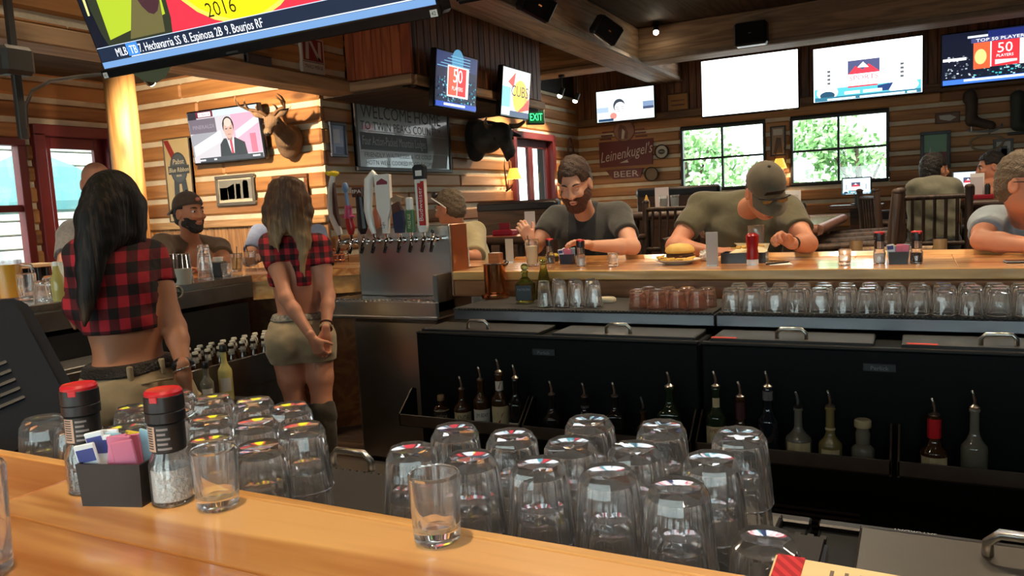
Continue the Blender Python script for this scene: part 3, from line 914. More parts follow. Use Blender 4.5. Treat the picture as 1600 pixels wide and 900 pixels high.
# speed rails on the cooler fronts
YSR = 2.655
RAILM = mat('rail_steel', (0.2, 0.185, 0.165), 0.4, 1.0, noise=(12, (0.12, 0.11, 0.1), 0.7))
def speed_rail(label, x0, x1):
    t = thing('speed_rail', label, 'bottle rack')
    MB().box(((x0 + x1) / 2, YSR, 0.519), (x1 - x0, 0.008, 0.048), 0.002).build('front_lip', RAILM, t)
    MB().box(((x0 + x1) / 2, (YSR + YCF) / 2, 0.493), (x1 - x0, YCF - YSR - 0.001, 0.006)).build('shelf', BLACKM, t)
    for x in (x0 + 0.004, x1 - 0.004):
        n = [(YSR - 0.004, 0.49), (YCF - 0.001, 0.49), (YCF - 0.001, 0.625), (YCF - 0.03, 0.635), (YSR - 0.004, 0.545)]
        vs = [(x - 0.003, a, b) for a, b in n] + [(x + 0.003, a, b) for a, b in n]
        k = len(n)
        MB().add(vs, [tuple(range(k)), tuple(range(k, 2 * k))[::-1]] + [(i, k + i, k + (i + 1) % k, (i + 1) % k) for i in range(k)]).build('end_bracket', RAILM, t)
SR = [(-1.965, -1.385, 'steel speed rail holding the first bottles beside the tap cabinet'), (-1.375, -0.705, 'steel speed rail holding dark bottles, second along the cooler fronts'),
      (-0.69, -0.065, 'steel speed rail below the lettered name plate, third along the cooler fronts'), (-0.05, 0.6, 'steel speed rail holding the red necked bottle')]
for a, b, l in SR: speed_rail(l, a, b)

# ---------------------------------------------------------------- beer tap tower
t = thing('beer_tap_tower', 'stainless steel beer tap tower with a row of coloured tap handles', 'beer tap', (0, 0, 0))
X0, X1 = -2.80, -2.185
MB().box((-2.53, 3.575, 0.415), (0.60, 0.29, 0.83), 0.03).build('cabinet', STEEL, t, smooth=30)
tray = MB().box((-2.54, 3.53, 0.885), (0.70, 0.36, 0.1), 0.012).build('drip_tray', STEEL, t)
MB().box((-2.54, 3.345, 0.842), (0.70, 0.02, 0.02), 0.005).build('tray_lip', STEELD, tray)
g = MB()
for i in range(24): g.box((-2.87 + i * 0.0285, 3.41, 0.938), (0.016, 0.13, 0.006))
g.build('drain_grate', CHROME, tray)
MB().box(((X0 + X1) / 2 , 3.58, 1.13), (X1 - X0, 0.16, 0.385), 0.008).build('tower_body', STEEL, t)
MB().box((X1 + 0.006, 3.58, 1.13), (0.012, 0.16, 0.385), 0.003).build('side_panel', mat('orange_reflection_panel', lin((190, 132, 92)), 0.3, 1.0), t)  # orange reflection on the steel side put into its colour
MB().box((-2.205, 3.44, 0.97), (0.03, 0.16, 0.2), 0.004).build('splash_end', STEELD, t)
RED = mat('tap_red', lin((178, 40, 36)), 0.3); YEL = mat('tap_yellow', lin((232, 196, 30)), 0.3); WHT = mat('tap_white', lin((226, 222, 214)), 0.25)
PINK = mat('tap_pink', lin((206, 84, 128)), 0.35); BLU = mat('tap_blue', lin((120, 150, 190)), 0.3); GRN = mat('tap_green', lin((74, 112, 66)), 0.4)
NAV = mat('tap_navy', lin((30, 40, 66)), 0.4); BRN = mat('tap_brown', lin((84, 48, 34)), 0.4); COP = mat('tap_copper', lin((180, 98, 66)), 0.35)
PXT = [540, 558.6, 577, 594, 613, 634, 652, 671, 685]
Z = 1.25
for i, px in enumerate(PXT):
    x = float(at(px, 376, Y=3.46)[0])
    fc = MB()
    fc.cyl((x, 3.5, Z), (x, 3.44, Z), 0.018, n=12); fc.cyl((x, 3.445, Z), (x, 3.40, Z), 0.012, n=10); fc.ell((x, 3.41, Z), (0.016, 0.018, 0.018), 10, 6)
    fc.cyl((x, 3.405, Z), (x, 3.385, Z - 0.05), 0.009, 0.008, 8); fc.cyl((x, 3.41, Z), (x, 3.41, Z + 0.045), 0.007, 0.009, 8)
    f = fc.build('faucet', [CHROME], t, smooth=40)
    MB().cyl((x, 3.398, Z - 0.03), (x, 3.382, Z - 0.062), 0.011, 0.009, 8).build('spout_tip', BLACKP, f)
    b0 = Z + 0.04
    y = 3.41
    m = MB()
    ht = lambda py: float(at(px, py, Y=y)[2])
    if i == 0:
        m.tube([(x + .004, y, b0), (x - .004, y, b0 + .03), (x - .028, y, b0 + .1), (x - .034, y, b0 + .17), (x - .018, y, ht(284)), (x - .008, y, ht(272))], [.012, .016, .014, .013, .013, .012], 10)
        m.k = 1; m.tube([(x + .006, y, b0 + .05), (x - .008, y, b0 + .12), (x - .01, y, ht(284))], [.006, .013, .008], 8)
        m.k = 2; m.ell((x - .006, y, ht(270)), (.026, .016, .017), 14, 8); m.cyl((x - .03, y, ht(272)), (x - .036, y, ht(266)), .006, .012, 8)
        m.v = [(x + (a - x) * 1.5, b, c) for a, b, c in m.v]; m.build('tap_handle', [WHT, BRN, YEL], f, smooth=50)
    elif i == 1:
        m.k = 0; m.tube([(x, y, b0), (x, y, b0 + .04), (x - .006, y, b0 + .09)], [.011, .02, .017], 10)
        m.k = 1; m.tube([(x - .006, y, b0 + .09), (x - .006, y, b0 + .16)], [.02, .014], 10); m.box((x - .006, y, b0 + .1), (.05, .03, .012), .003)
        m.k = 2; m.tube([(x - .006, y, b0 + .15), (x - .01, y, ht(300))], [.008, .008], 8); m.ell((x - .012, y, ht(292)), (.014, .013, .03), 12, 8)
        m.v = [(x + (a - x) * 1.5, b, c) for a, b, c in m.v]; m.build('tap_handle', [RED, PINK, BLU], f, smooth=50)
    elif i == 2:
        m.tube([(x, y, b0), (x, y, b0 + .03), (x - .006, y, ht(303))], [.011, .021, .016], 10)
        m.k = 1; m.box((x - .008, y, ht(299)), (.05, .03, .055), .004)
        m.k = 2; m.text('IPA', x - .008, ht(301), .02, y - .0158)
        m.v = [(x + (a - x) * 1.5, b, c) for a, b, c in m.v]; m.build('tap_handle', [BLACKP, BRN, WHT], f)
    elif i == 3:
        m.tube([(x, y, b0), (x - .012, y, b0 + .06), (x - .02, y, b0 + .13), (x - .006, y, ht(279)), (x + .016, y, ht(269)), (x + .03, y, ht(277)), (x + .036, y, b0 + .16)], [.01, .016, .018, .02, .016, .012, .006], 10)
        m.k = 1; m.ell((x + .012, y + .01, b0 + .085), (.02, .008, .06), 12, 8)
        m.v = [(x + (a - x) * 1.5, b, c) for a, b, c in m.v]; m.build('tap_handle', [WHT, COP], f, smooth=50)
    elif i == 4:
        zt = ht(271)
        m.poly([(x - .011, b0), (x + .011, b0), (x + .016, b0 + .08), (x + .03, b0 + .13), (x + .033, zt - .005), (x + .025, zt), (x - .025, zt), (x - .033, zt - .005), (x - .03, b0 + .13), (x - .014, b0 + .08)], y - .01, y + .012)
        m.k = 1; m.poly([(x - .024, zt - .055), (x + .024, zt - .055), (x + .024, zt - .04), (x, zt - .022), (x - .024, zt - .04)], y - .0106)
        m.k = 2; m.text('Light', x, b0 + .045, .012, y - .0108, spin=R90)
        m.v = [(x + (a - x) * 1.5, b, c) for a, b, c in m.v]; m.build('tap_handle', [WHT, mat('tap_maroon', lin((120, 44, 60)), .4), NAV], f)
    elif i == 5:
        m.poly([(x - .016, b0), (x + .018, b0), (x + .024, b0 + .05), (x + .02, b0 + .12), (x - .002, b0 + .15), (x - .022, b0 + .11), (x - .02, b0 + .04)], y - .012, y + .012)
        m.k = 1; m.poly([(x - .02, b0 + .1), (x + .018, b0 + .12), (x + .004, b0 + .165), (x - .022, b0 + .15)], y - .015, y + .01)
        m.k = 2; m.poly([(x - .022, b0 + .165), (x + .022, b0 + .165), (x + .026, b0 + .185), (x, b0 + .2), (x - .026, b0 + .185)], y - .012, y + .008)
        m.v = [(x + (a - x) * 1.5, b, c) for a, b, c in m.v]; m.build('tap_handle', [NAV, BRN, mat('tap_badge', lin((150, 120, 92)), .5)], f)
    elif i == 6:
        m.box((x, y, b0 + .06), (.034, .026, .12), .005)
        m.k = 1; m.box((x, y, b0 + .15), (.026, .026, .07), .006)
        m.k = 2; m.text('PALE ALE', x + .006, b0 + .06, .013, y - .0135, spin=R90)
        m.v = [(x + (a - x) * 1.5, b, c) for a, b, c in m.v]; m.build('tap_handle', [GRN, WHT, mat('tap_cream', lin((214, 206, 170)), .5)], f)
    elif i == 7:
        zt = ht(256)
        m.poly([(x - .014, b0), (x + .014, b0), (x + .022, b0 + .03), (x + .024, zt - .075), (x - .024, zt - .075), (x - .022, b0 + .03)], y - .011, y + .011)
        m.k = 1; m.rect(x - .012, b0 + .035, x + .021, zt - .085, y - .0115)
        m.k = 2; m.text('Budweiser', x + .009, (b0 + zt) / 2 - .03, .02, y - .012, w=(zt - b0) * .5, spin=R90)
        m.k = 3; m.poly([(x - .026, zt - .075), (x + .026, zt - .075), (x + .028, zt - .012), (x + .016, zt), (x - .016, zt), (x - .028, zt - .012)], y - .016, y + .016)
        m.k = 0; m.box((x - .004, y - .014, zt - .085), (.018, .012, .02), .003); m.rect(x - .015, zt - .058, x + .017, zt - .03, y - .0166)
        m.v = [(x + (a - x) * 1.25, b, c) for a, b, c in m.v]; m.build('tap_handle', [WHT, RED, WHT, BLACKP], f)
    else:
        m.ell((x, y, b0), (.01, .01, .014), 10, 6)
        m.build('tap_plug', BLACKP, f, smooth=True)

# ================================================================ glassware, bottles, things on the bar
def tumbler_profile(h, rb, rt, wall_=0.0035, base=0.016, cham=False):
    return [(0.0006, 0.0015), (rb * .8, 0), (rb, 0.0045 if not cham else 0.012), (rb + (rt - rb) * .45, h * .45), (rb + (rt - rb) * .82, h * .78), (rt, h - 0.003), (rt - wall_ * .5, h), (rt - wall_, h - 0.002),
            (rb + (rt - rb) * .5 - wall_, h * .5), (rb - wall_, base + 0.006), (rb - wall_ * 2.2, base), (0.0006, base - 0.003)]


def fluted(nf, n, lo, hi, total):
    def f(i, j, r):
        if j < lo or j > hi: return r
        t = (2 * math.pi * i / n) % (2 * math.pi / nf) - math.pi / nf
        k = math.cos(math.pi / nf) / math.cos(t)
        return r * k if total else r
    return f


def tumbler_mesh(name, h, rb, rt, flutes, inv, n=27, base=0.016):
    p = tumbler_profile(h, rb, rt, base=base, cham=bool(flutes))
    if inv: p = [(r, h - z) for r, z in p]
    mb = MB(); mb.lathe(p, n, facet=fluted(flutes, n, 1, 4, True) if flutes else None)
    me = mb.build(name, GLASS, smooth=28)
    d = me.data; bpy.data.objects.remove(me)
    return d


GH, GB, GT = 0.096, 0.0335, 0.0425
INV = tumbler_mesh('rocks_glass', GH, GB + .0015, GT, 8, True, n=24)
ROWS = {}
ML = 0.949
stacks_r = [(-.652, .89), (-.55, .887), (-.446, .89), (-.349, .893), (-.253, .872), (-.645, 1.0), (-.543, .998), (-.443, .99), (-.347, .995), (-.238, .985), (-.459, 1.105), (-.343, 1.11), (-.226, 1.106), (-.157, .90)]
stacks_l = [(-1.42, .82), (-1.308, .815), (-1.2, .83), (-1.097, .82), (-.992, .825), (-.888, .828), (-1.312, .93), (-1.205, .93), (-1.097, .92), (-1.0, .93), (-.9, .932), (-1.328, 1.035), (-1.22, 1.035), (-1.118, 1.04), (-1.016, 1.03)]
rg = random.Random(3)
ORD = ['first', 'second', 'third', 'fourth', 'fifth', 'sixth', 'seventh', 'eighth', 'ninth', 'tenth', 'eleventh', 'twelfth', 'thirteenth', 'fourteenth', 'fifteenth', 'sixteenth']


def row_of(y): return 'row along the bar top' if y < .87 + .03 * (y > .869 and y < .9) and y < .9 else ('middle row' if y < 1.02 else 'row along the cooler lids')


for lst, ref, grp, skip in ((stacks_r, 'lid handle', 'upturned glasses heaped beside the lone shot glass', {13}), (stacks_l, 'terminal', 'upturned glasses heaped behind the sugar caddy', set())):
    ys = (.945, 1.05) if ref == 'lid handle' else (.87, .98)
    rows = {}
    for i, (x, y) in enumerate(lst):
        rows.setdefault(0 if y < ys[0] else 1 if y < ys[1] else 2, []).append((x, y, i))
    for rw, items in rows.items():
        for n_, (x, y, i) in enumerate(sorted(items)):
            x, y = x * .9, y * .9 + 0.012
            rot_ = rg.uniform(0, .7)
            for lv in range(2):
                if lv == 1 and i in skip: continue
                o = link('rocks_glass', INV, None, (x, y, ML + lv * 0.0545), rot_)
                tag(o, '%s glass of the %s upturned pair from the %s, %s' % ('upper' if lv else 'lower', ORD[n_], ref, ('row along the bar top', 'middle row', 'row along the lids')[rw]), 'glass', grp)

# rows on the far rail
INV2 = tumbler_mesh('rocks_glass_small', 0.092, 0.032, 0.0385, 8, True, n=24)
for j in range(3):
    for i in range(16):
        o = link('rocks_glass', INV2, None, (-0.645 + i * 0.0815 + (j % 2) * 0.012, 3.085 + j * 0.083, ML), rg.uniform(0, .7))
        tag(o, '%s upturned clear glass from the reddish tumblers, %s row of the long rail' % (ORD[i], ('front', 'middle', 'rear')[j]), 'glass', 'upturned glasses in rows on the far rail')
REDG = glassmat('red_glass', (0.96, 0.82, 0.75), clear=0.3, white_haze=.03)
me = tumbler_mesh('rocks_glass_red', 0.082, 0.032, 0.0385, 0, True, n=18); me.materials[0] = REDG
for j in range(2):
    for i in range(4):
        o = link('rocks_glass', me, None, (-1.03 + i * 0.083 + j * .02, 3.10 + j * 0.085, ML), 0)
        tag(o, '%s upturned reddish tumbler from the cream lid, %s row on the rail' % (ORD[i], ('front', 'rear')[j]), 'glass', 'reddish tumblers on the far rail')
INV3 = tumbler_mesh('tall_glass', 0.115, 0.026, 0.036, 8, True, n=24)
for j in range(2):
    for i in range(4 - j):
        o = link('tall_glass', INV3, None, (-1.475 + i * 0.08 + j * .03, 3.13 + j * 0.085, ML), 0)
        tag(o, '%s upturned tall glass from the square green bottles, %s row' % (ORD[i], ('front', 'rear')[j]), 'glass', 'tall glasses beside the square bottles')

# shot glasses
SHOT = tumbler_mesh('shot_glass', 0.072, 0.0235, 0.0265, 0, False, n=32, base=0.014)
for px, py, lab in ((342, 792, 'empty shot glass beside the salt grinder'), (684, 845, 'empty shot glass standing alone near the edge of the bar top'),
                    (958, 417, 'empty shot glass beside the burger plate'), (1320, 415, 'empty shot glass beside the brown salt grinder on the far bar')):
    p = at(px, py, Z=ZC)
    tag(link('shot_glass', SHOT, None, (p[0], p[1], ZC)), lab, 'shot glass')

# grinders
JAR = [(0.0006, 0), (0.021, 0), (0.0245, 0.004), (0.0245, 0.05), (0.019, 0.062), (0.018, 0.066), (0.0165, 0.066), (0.0175, 0.06), (0.0225, 0.049), (0.0225, 0.006), (0.0006, 0.005)]
LBL = mat('grinder_label', (0.02, 0.018, 0.018), 0.4); SALT = mat('salt', (0.8, 0.78, 0.74), 0.9, bump=(200, 0.6)); PEPPER = mat('peppercorns', (0.05, 0.035, 0.025), 0.6, noise=(180, (0.2, 0.15, 0.1), 1.0), bump=(150, 1.0))
REDCAP = mat('red_cap', lin((206, 34, 44)), 0.35)


def onbar(px, Y):
    """point of the far bar top under photo column px at depth Y"""
    p = at(px, 412, Y=Y); return np.array([p[0], Y, ZC])


def grinder(px, py, salt, lab, rot, s=1.0, group=None, Y=None):
    p = at(px, py, Z=ZC) if Y is None else onbar(px, Y)
    t = thing('spice_grinder', lab, 'grinder', (p[0], p[1], ZC), rot, group)
    MB().lathe(JAR, 24).build('glass_jar', GLASS, t, smooth=35)
    MB().lathe([(0.0006, 0.0055), (0.022, 0.0065), (0.022, 0.044 if salt else 0.046), (0.0006, 0.046)], 16).build('salt' if salt else 'peppercorns', SALT if salt else PEPPER, t, smooth=40)
    MB().lathe([(0.0185, 0.064), (0.0205, 0.066), (0.0205, 0.098), (0.0185, 0.1)], 24).build('label_band', LBL, t, smooth=35)
    m = MB()
    for a0, a1, k in ((-2.45, -1.72, 0),):
        vs, fs = [], []
        for i in range(7):
            a = a0 + (a1 - a0) * i / 6
            for z in (0.067, 0.097): vs.append((0.0208 * math.cos(a), 0.0208 * math.sin(a), z))
        m.add(vs, [(2 * i, 2 * i + 2, 2 * i + 3, 2 * i + 1) for i in range(6)])
    lb = m.build('barcode_label', mat('label_paper', lin((214, 176, 150)), 0.6), t, fix=False)
    m = MB()
    for i in range(9):
        z = 0.07 + i * 0.003
        vs, fs = [], []
        for q in range(5):
            a = -2.36 + 0.5 * q / 4
            for zz in (z, z + 0.0014): vs.append((0.02095 * math.cos(a), 0.02095 * math.sin(a), zz))
        m.add(vs, [(2 * q, 2 * q + 2, 2 * q + 3, 2 * q + 1) for q in range(4)])
    m.build('bars', LBL, lb, fix=False)
    m = MB()
    for i, sz in enumerate((.016, .012, .015, .01, .013)):
        z = 0.069 + i * 0.0058
        vs = []
        for q in range(5):
            a = -1.6 + sz / 0.0208 * q / 4
            for zz in (z, z + 0.0026): vs.append((0.0209 * math.cos(a), 0.0209 * math.sin(a), zz))
        m.add(vs, [(2 * q, 2 * q + 2, 2 * q + 3, 2 * q + 1) for q in range(4)])
    m.build('print', mat('label_print', (0.35, 0.3, 0.28), 0.6), t, fix=False)
    MB().lathe([(0.0195, 0.1), (0.0225, 0.101), (0.0225, 0.112), (0.0218, 0.113), (0.0225, 0.114), (0.0222, 0.131), (0.019, 0.133), (0.0006, 0.133)], 28).build('black_cap', BLACKP, t, smooth=30)
    m = MB(); m.lathe([(0.0212, 0.131), (0.0214, 0.135), (0.019, 0.138), (0.015, 0.1365), (0.0006, 0.1365)], 24)
    m.box((0, -0.0215, 0.129), (0.01, 0.002, 0.008), 0.001)
    m.build('red_lid', REDCAP, t, smooth=35)
    if s != 1: t.scale = (s, s, s)
    return t


grinder(141, 765, False, 'pepper grinder with red lid behind the dark sugar caddy on the near bar', 0.6)
grinder(272, 783, True, 'salt grinder with red lid and barcode label, next to the near sugar caddy', 0.35)
grinder(860, 412, False, 'pepper grinder with a black cap beside the tall lemonade', 0.4)
grinder(908, 413, True, 'salt grinder beside the blue sugar caddy, under the bearded man\'s hand', 0.4, Y=3.70)
grinder(1374, 412, True, 'brown salt grinder beside the far sugar caddy and the shot glass', 0.5)
grinder(1432, 412, False, 'dark pepper grinder on the open side of the far sugar caddy', 0.5)


# sugar caddies
def caddy(px, py, lab, col, rot=0.0, w=0.076, d=0.05, h=0.052):
    p = at(px, py, Z=ZC)
    t = thing('sugar_caddy', lab, 'caddy', (p[0], p[1], ZC), rot)
    m = MB(); th = 0.003
    a, b = 0.94, 1.0
    def ring(k, z): return [(-w / 2 * k, -d / 2 * k, z), (w / 2 * k, -d / 2 * k, z), (w / 2 * k, d / 2 * k, z), (-w / 2 * k, d / 2 * k, z)]
    vs = ring(a, 0) + ring(b, h) + [(x * (1 - 2 * th / w), y * (1 - 2 * th / d), z) for x, y, z in ring(b, h)] + [(x * (1 - 2 * th / w), y * (1 - 2 * th / d), z) for x, y, z in ring(a, th)]
    fs = [(3, 2, 1, 0), (12, 13, 14, 15)]
    for q in (0, 4, 8):
        for i in range(4): fs.append((q + i, q + (i + 1) % 4, q + 4 + (i + 1) % 4, q + 4 + i))
    m.add(vs, fs); m.build('tray', col, t)
    r = random.Random(px)
    kinds = [((0.86, 0.88, 0.9), 4), (lin((214, 120, 150)), 4), (lin((226, 206, 60)), 3), (lin((150, 190, 205)), 2)]
    spots = [(-.027, -.012), (-.022, -.004), (-.025, .006), (-.016, .012), (.002, -.014), (.008, -.006), (.014, .002), (.02, -.012), (.004, .014), (.012, .016), (-.006, .016), (.026, .01), (-.012, -.002)]
    i = 0
    for c, n in kinds:
        pm = mat('packet_%d' % int(c[0] * 1000), c, 0.6)
        for _ in range(n):
            x, y = spots[i]; i += 1
            mm = MB(); mm.box((0, 0, 0.031), (0.026, 0.004, 0.062), 0.0012)
            pk = mm.build('sugar_packet', pm, t, (x, y, 0.012 + r.uniform(0, .012)), (r.uniform(-.12, .12), r.uniform(-.22, .22), r.uniform(-.3, .3)))
            if c[0] > .85: MB().rect(-0.011, 0.04, 0.011, 0.056, -0.0024).build('print', mat('packet_blue', lin((60, 70, 140)), .6), pk)
    return t


caddy(198, 779, 'brown black sugar caddy full of sweetener packets beside the salt grinder', mat('caddy_brown', (0.022, 0.014, 0.012), 0.4), 0.3, w=0.085, d=0.055)
caddy(887, 412, 'navy sugar caddy with packets in front of the bearded man', mat('caddy_navy', (0.012, 0.02, 0.045), 0.4), 0.0)
caddy(1404, 412, 'black sugar caddy with packets between two grinders on the far bar', mat('caddy_black', (0.01, 0.012, 0.014), 0.4), 0.0)


# ---------------------------------------------------------------- bottles
def wrap(mb, R, a0, a1, z0, z1, n=8):
    vs = []
    for i in range(n + 1):
        a = a0 + (a1 - a0) * i / n
        for z in (z0, z1): vs.append((R * math.sin(a), -R * math.cos(a), z))
    mb.add(vs, [(2 * i, 2 * i + 2, 2 * i + 3, 2 * i + 1) for i in range(n)])


def wraptext(mb, s, R, z, h, w=None):
    vs, fs = text_geo(s, 'CENTER')
    xs = [p[0] for p in vs]
    k = h / 0.7; kx = w / (max(xs) - min(xs)) if w else k
    mb.add([(R * math.sin(p[0] * kx / R), -R * math.cos(p[0] * kx / R), z + p[1] * k) for p in vs], fs)


INK = mat('label_ink', (0.03, 0.028, 0.026), 0.6)


def bottle(name, label, x, y, z, H, R, neck, gm, lab=None, text=None, textcol=None, shoulder=0.62, second=None, pour='steel', cap=None, group=None, square=False, rot=None):
    """round spirit bottle; H = height of the glass, neck = (radius, fraction of height where the neck starts)"""
    t = thing(name, label, 'bottle', (x, y, z), math.atan2(-x, y) * 0.0 + (rot if rot is not None else math.atan2(x, y) * -1), group)
    rn, fn = neck
    prof = [(0.0006, 0.001), (R * .9, 0), (R, 0.006), (R, H * shoulder), (R * .93, H * (shoulder + .05)), (R * .6, H * (shoulder + .12)), (rn * 1.15, H * fn), (rn, H * (fn + .06)), (rn * .95, H * .95), (rn * 1.18, H * .955), (rn * 1.18, H * .985), (rn, H), (0.0006, H)]
    mb = MB()
    if square:
        def fac(i, j, r):
            if j < 1 or j > 4: return r
            a = 2 * math.pi * (i + .5) / 24
            return r * min(1.28, 1 / max(abs(math.cos(a)), abs(math.sin(a)))) * .92
        mb.lathe(prof, 24, facet=fac)
    else:
        mb.lathe(prof, 20)
    mb.build('glass_body', gm, t, smooth=40)
    if lab:
        for z0, z1, c, half in lab:
            m = MB(); wrap(m, R * 1.012 if z1 < shoulder + .02 else rn * 1.16, -half, half, z0 * H, z1 * H)
            m.build('label', c, t, fix=False)
    if text:
        for s, zz, h, w, c in text:
            m = MB(); wraptext(m, s, R * 1.02 if zz < shoulder else rn * 1.2, zz * H, h, w)
            m.build('lettering', c, t, fix=False)
    if pour:
        m = MB(); m.lathe([(rn * .9, H - .004), (rn * 1.05, H + .004), (rn * .5, H + .01), (rn * .4, H + .012)], 12)
        m.build('pourer_collar', STEEL if pour == 'steel' else BLACKP, t, smooth=40)
        MB().tube([(0, 0, H + .008), (0, 0, H + .025), (-.004, -.004, H + .045), (-.008, -.006, H + .056)], [.0048, .0045, .004, .0035], 8).build('pour_spout', STEEL if pour == 'steel' else mat('smoky_spout', (.1, .1, .1), .3), t, smooth=True)
    if cap: MB().lathe([(rn * 1.25, H * .93), (rn * 1.3, H * .94), (rn * 1.3, H + .012), (rn * 1.1, H + .016), (0.0006, H + .016)], 14).build('cap', cap, t, smooth=40)
    return t


AMB = mat('amber_glass', (0.05, 0.022, 0.008), 0.06, spec=0.8); DRK = mat('dark_glass', (0.012, 0.012, 0.012), 0.06, spec=0.8); GRNG = mat('green_glass', (0.016, 0.03, 0.014), 0.06, spec=0.8)
CREAM = mat('cream_label', lin((206, 190, 150)), 0.7, noise=(30, lin((180, 160, 120)), 0.6)); WLAB = mat('white_label', lin((210, 206, 196)), 0.7); BLAB = mat('black_label', (0.02, 0.02, 0.02), 0.6); GOLD = mat('gold_ink', lin((190, 150, 80)), 0.5); REDL = mat('red_label', lin((150, 30, 30)), .6)
CLR = mat('pale_liquor', (0.16, 0.15, 0.12), 0.05, spec=0.9); YLW = mat('lime_liquor', (0.2, 0.16, 0.06), 0.07, spec=0.8)
ZS, YB_ = 0.4965, 2.715


def sr(px, top, R, label, gm, **kw):
    p = at(px, 640, Y=YB_)
    H = float(at(px, top, Y=YB_)[2]) - ZS - (0.056 if kw.get('pour', 'steel') else 0.016)
    bottle(kw.pop('name', 'liquor_bottle'), label, float(p[0]), YB_, ZS, H, R, kw.pop('neck', (0.0135, 0.80)), gm, **kw)


def lab1(c, z0=.12, z1=.46, half=1.2): return [(z0, z1, c, half)]


sr(690, 617, .033, 'squat sauce bottle with a tan nozzle, first on the speed rail', AMB, neck=(.012, .7), pour=None, cap=mat('tan_cap', lin((150, 120, 86)), .5), lab=[(.15, .5, BLAB, 1.3), (.56, .6, CREAM, 1.3)], text=[('SEÑOR', .28, .014, .05, CREAM)], shoulder=.62)
sr(723, 588, .037, 'square bourbon bottle with KNOB on its cream label', AMB, lab=lab1(CREAM, .12, .42), text=[('KNOB', .2, .025, .05, INK)], square=False, shoulder=.5, neck=(.013, .72))
sr(753, 573, .035, 'bourbon bottle with a white arched label beside the cream labelled one', AMB, lab=lab1(WLAB, .1, .42), text=[('JIM BEAM', .27, .016, .052, INK), ('BOURBON', .16, .008, .035, INK)], shoulder=.56, neck=(.0145, .7))
sr(782, 561, .036, 'whiskey bottle with a red seven on its neck label', AMB, lab=[(.1, .44, CREAM, 1.2), (.7, .86, WLAB, 1.2)], text=[('7', .73, .03, .016, REDL), ('7', .16, .045, .03, REDL)], shoulder=.52, neck=(.0145, .68))
sr(807, 570, .034, 'dark rum bottle with a small low white label', DRK, lab=lab1(WLAB, .06, .2), shoulder=.5, neck=(.0135, .7))
sr(863, 595, .042, 'round shouldered dark bottle standing behind the slanted rail bracket', DRK, lab=None, shoulder=.42, neck=(.014, .62))
sr(914, 598, .036, 'plain dark bottle with a grey neck band', DRK, lab=[(.74, .8, mat('grey_band', (.12, .12, .12), .4), 3.1)], shoulder=.48, neck=(.0135, .68))
sr(961, 597, .038, 'square shouldered black bottle with a steel pourer', DRK, shoulder=.56, neck=(.0135, .72), square=True)
sr(1005, 620, .026, 'thin short dark bottle between two larger bottles', AMB, shoulder=.5, neck=(.012, .68), pour='black')
sr(1047, 581, .045, 'broad square green bottle with a gold lettered label', GRNG, lab=lab1(mat('dark_green_label', (.05, .06, .03), .5), .2, .46, 1.0), text=[('JÄGER', .33, .016, .055, GOLD)], shoulder=.55, neck=(.016, .72), square=True)
sr(1119, 580, .037, 'green whiskey bottle with JAMESON on a cream label', GRNG, lab=[(.1, .42, CREAM, 1.2), (.68, .84, CREAM, .8)], text=[('JAMESON', .33, .014, .058, mat('red_ink', lin((120, 30, 26)), .6))], shoulder=.52, neck=(.0145, .7))
sr(1157, 596, .04, 'dark brandy bottle with a bulging shoulder and plum neck foil', AMB, lab=[(.62, .92, mat('plum_foil', (.06, .02, .025), .4), 3.1)], shoulder=.36, neck=(.015, .56))
sr(1200, 580, .037, 'tall dark blue bottle with a grey collar', mat('blue_black_glass', (.01, .014, .02), .06, spec=.8), lab=[(.82, .95, mat('grey_band', (.12, .12, .12), .4), 3.1)], shoulder=.5, neck=(.015, .7))
sr(1247, 612, .043, 'wide clear tequila bottle with a torn cream label', CLR, lab=lab1(CREAM, .16, .38, 1.0), shoulder=.4, neck=(.0135, .6), pour='black')
sr(1297, 610, .038, 'clear liqueur bottle with a yellowish low label', YLW, lab=[(.1, .28, CREAM, .8), (.6, .64, CREAM, 1.2)], shoulder=.32, neck=(.0145, .5))
sr(1348, 655, .036, 'short rounded clear bottle with a cream stopper', CLR, neck=(.02, .8), pour=None, cap=mat('cream_cap', lin((180, 165, 130)), .5), shoulder=.4)
sr(1460, 622, .04, 'squat bottle with a red wax neck and cream label', AMB, lab=[(.1, .32, CREAM, 1.1), (.62, .98, REDCAP, 3.15)], text=[('RESERVE', .13, .012, .05, REDL)], shoulder=.36, neck=(.017, .56))
sr(1523, 610, .038, 'clear vodka bottle with a steel pourer past the red necked bottle', CLR, shoulder=.42, neck=(.0135, .62))

# bottles and jug on the far rail
def glass_bottle(px, py, label, H, R, gm, **kw):
    p = at(px, py, Z=ML)
    return bottle('tequila_bottle', label, float(p[0]), float(p[1]), ML, H, R, (0.012, .74), gm, **kw)


OLV = glassmat('olive_glass', (0.72, 0.78, 0.5), clear=.25)
p = at(819, 474, Z=ML)
t = thing('tequila_bottle', 'squat square green glass bottle with a black label and cork stopper', 'bottle', (p[0], p[1] + .02, ML), .2)
MB().box((0, 0, .052), (.088, .06, .1), .012).build('glass_body', OLV, t, smooth=40)
MB().lathe([(.03, .1), (.022, .115), (.014, .122), (.0135, .14), (.017, .143), (.017, .15), (.013, .152), (.0006, .152)], 18).build('neck', OLV, t, smooth=40)
MB().ell((0, 0, .168), (.018, .018, .017), 14, 8).build('glass_stopper', OLV, t, smooth=True)
l = MB().box((0, -.0312, .05), (.074, .002, .07), .0005).build('label', mat('slate_label', (.03, .036, .045), .5), t)
MB().text('PATRÓN', 0, .06, .011, -.0326, w=.058).build('lettering', mat('pale_letters', (.28, .3, .33), .5), l)
p = at(838, 470, Z=ML)
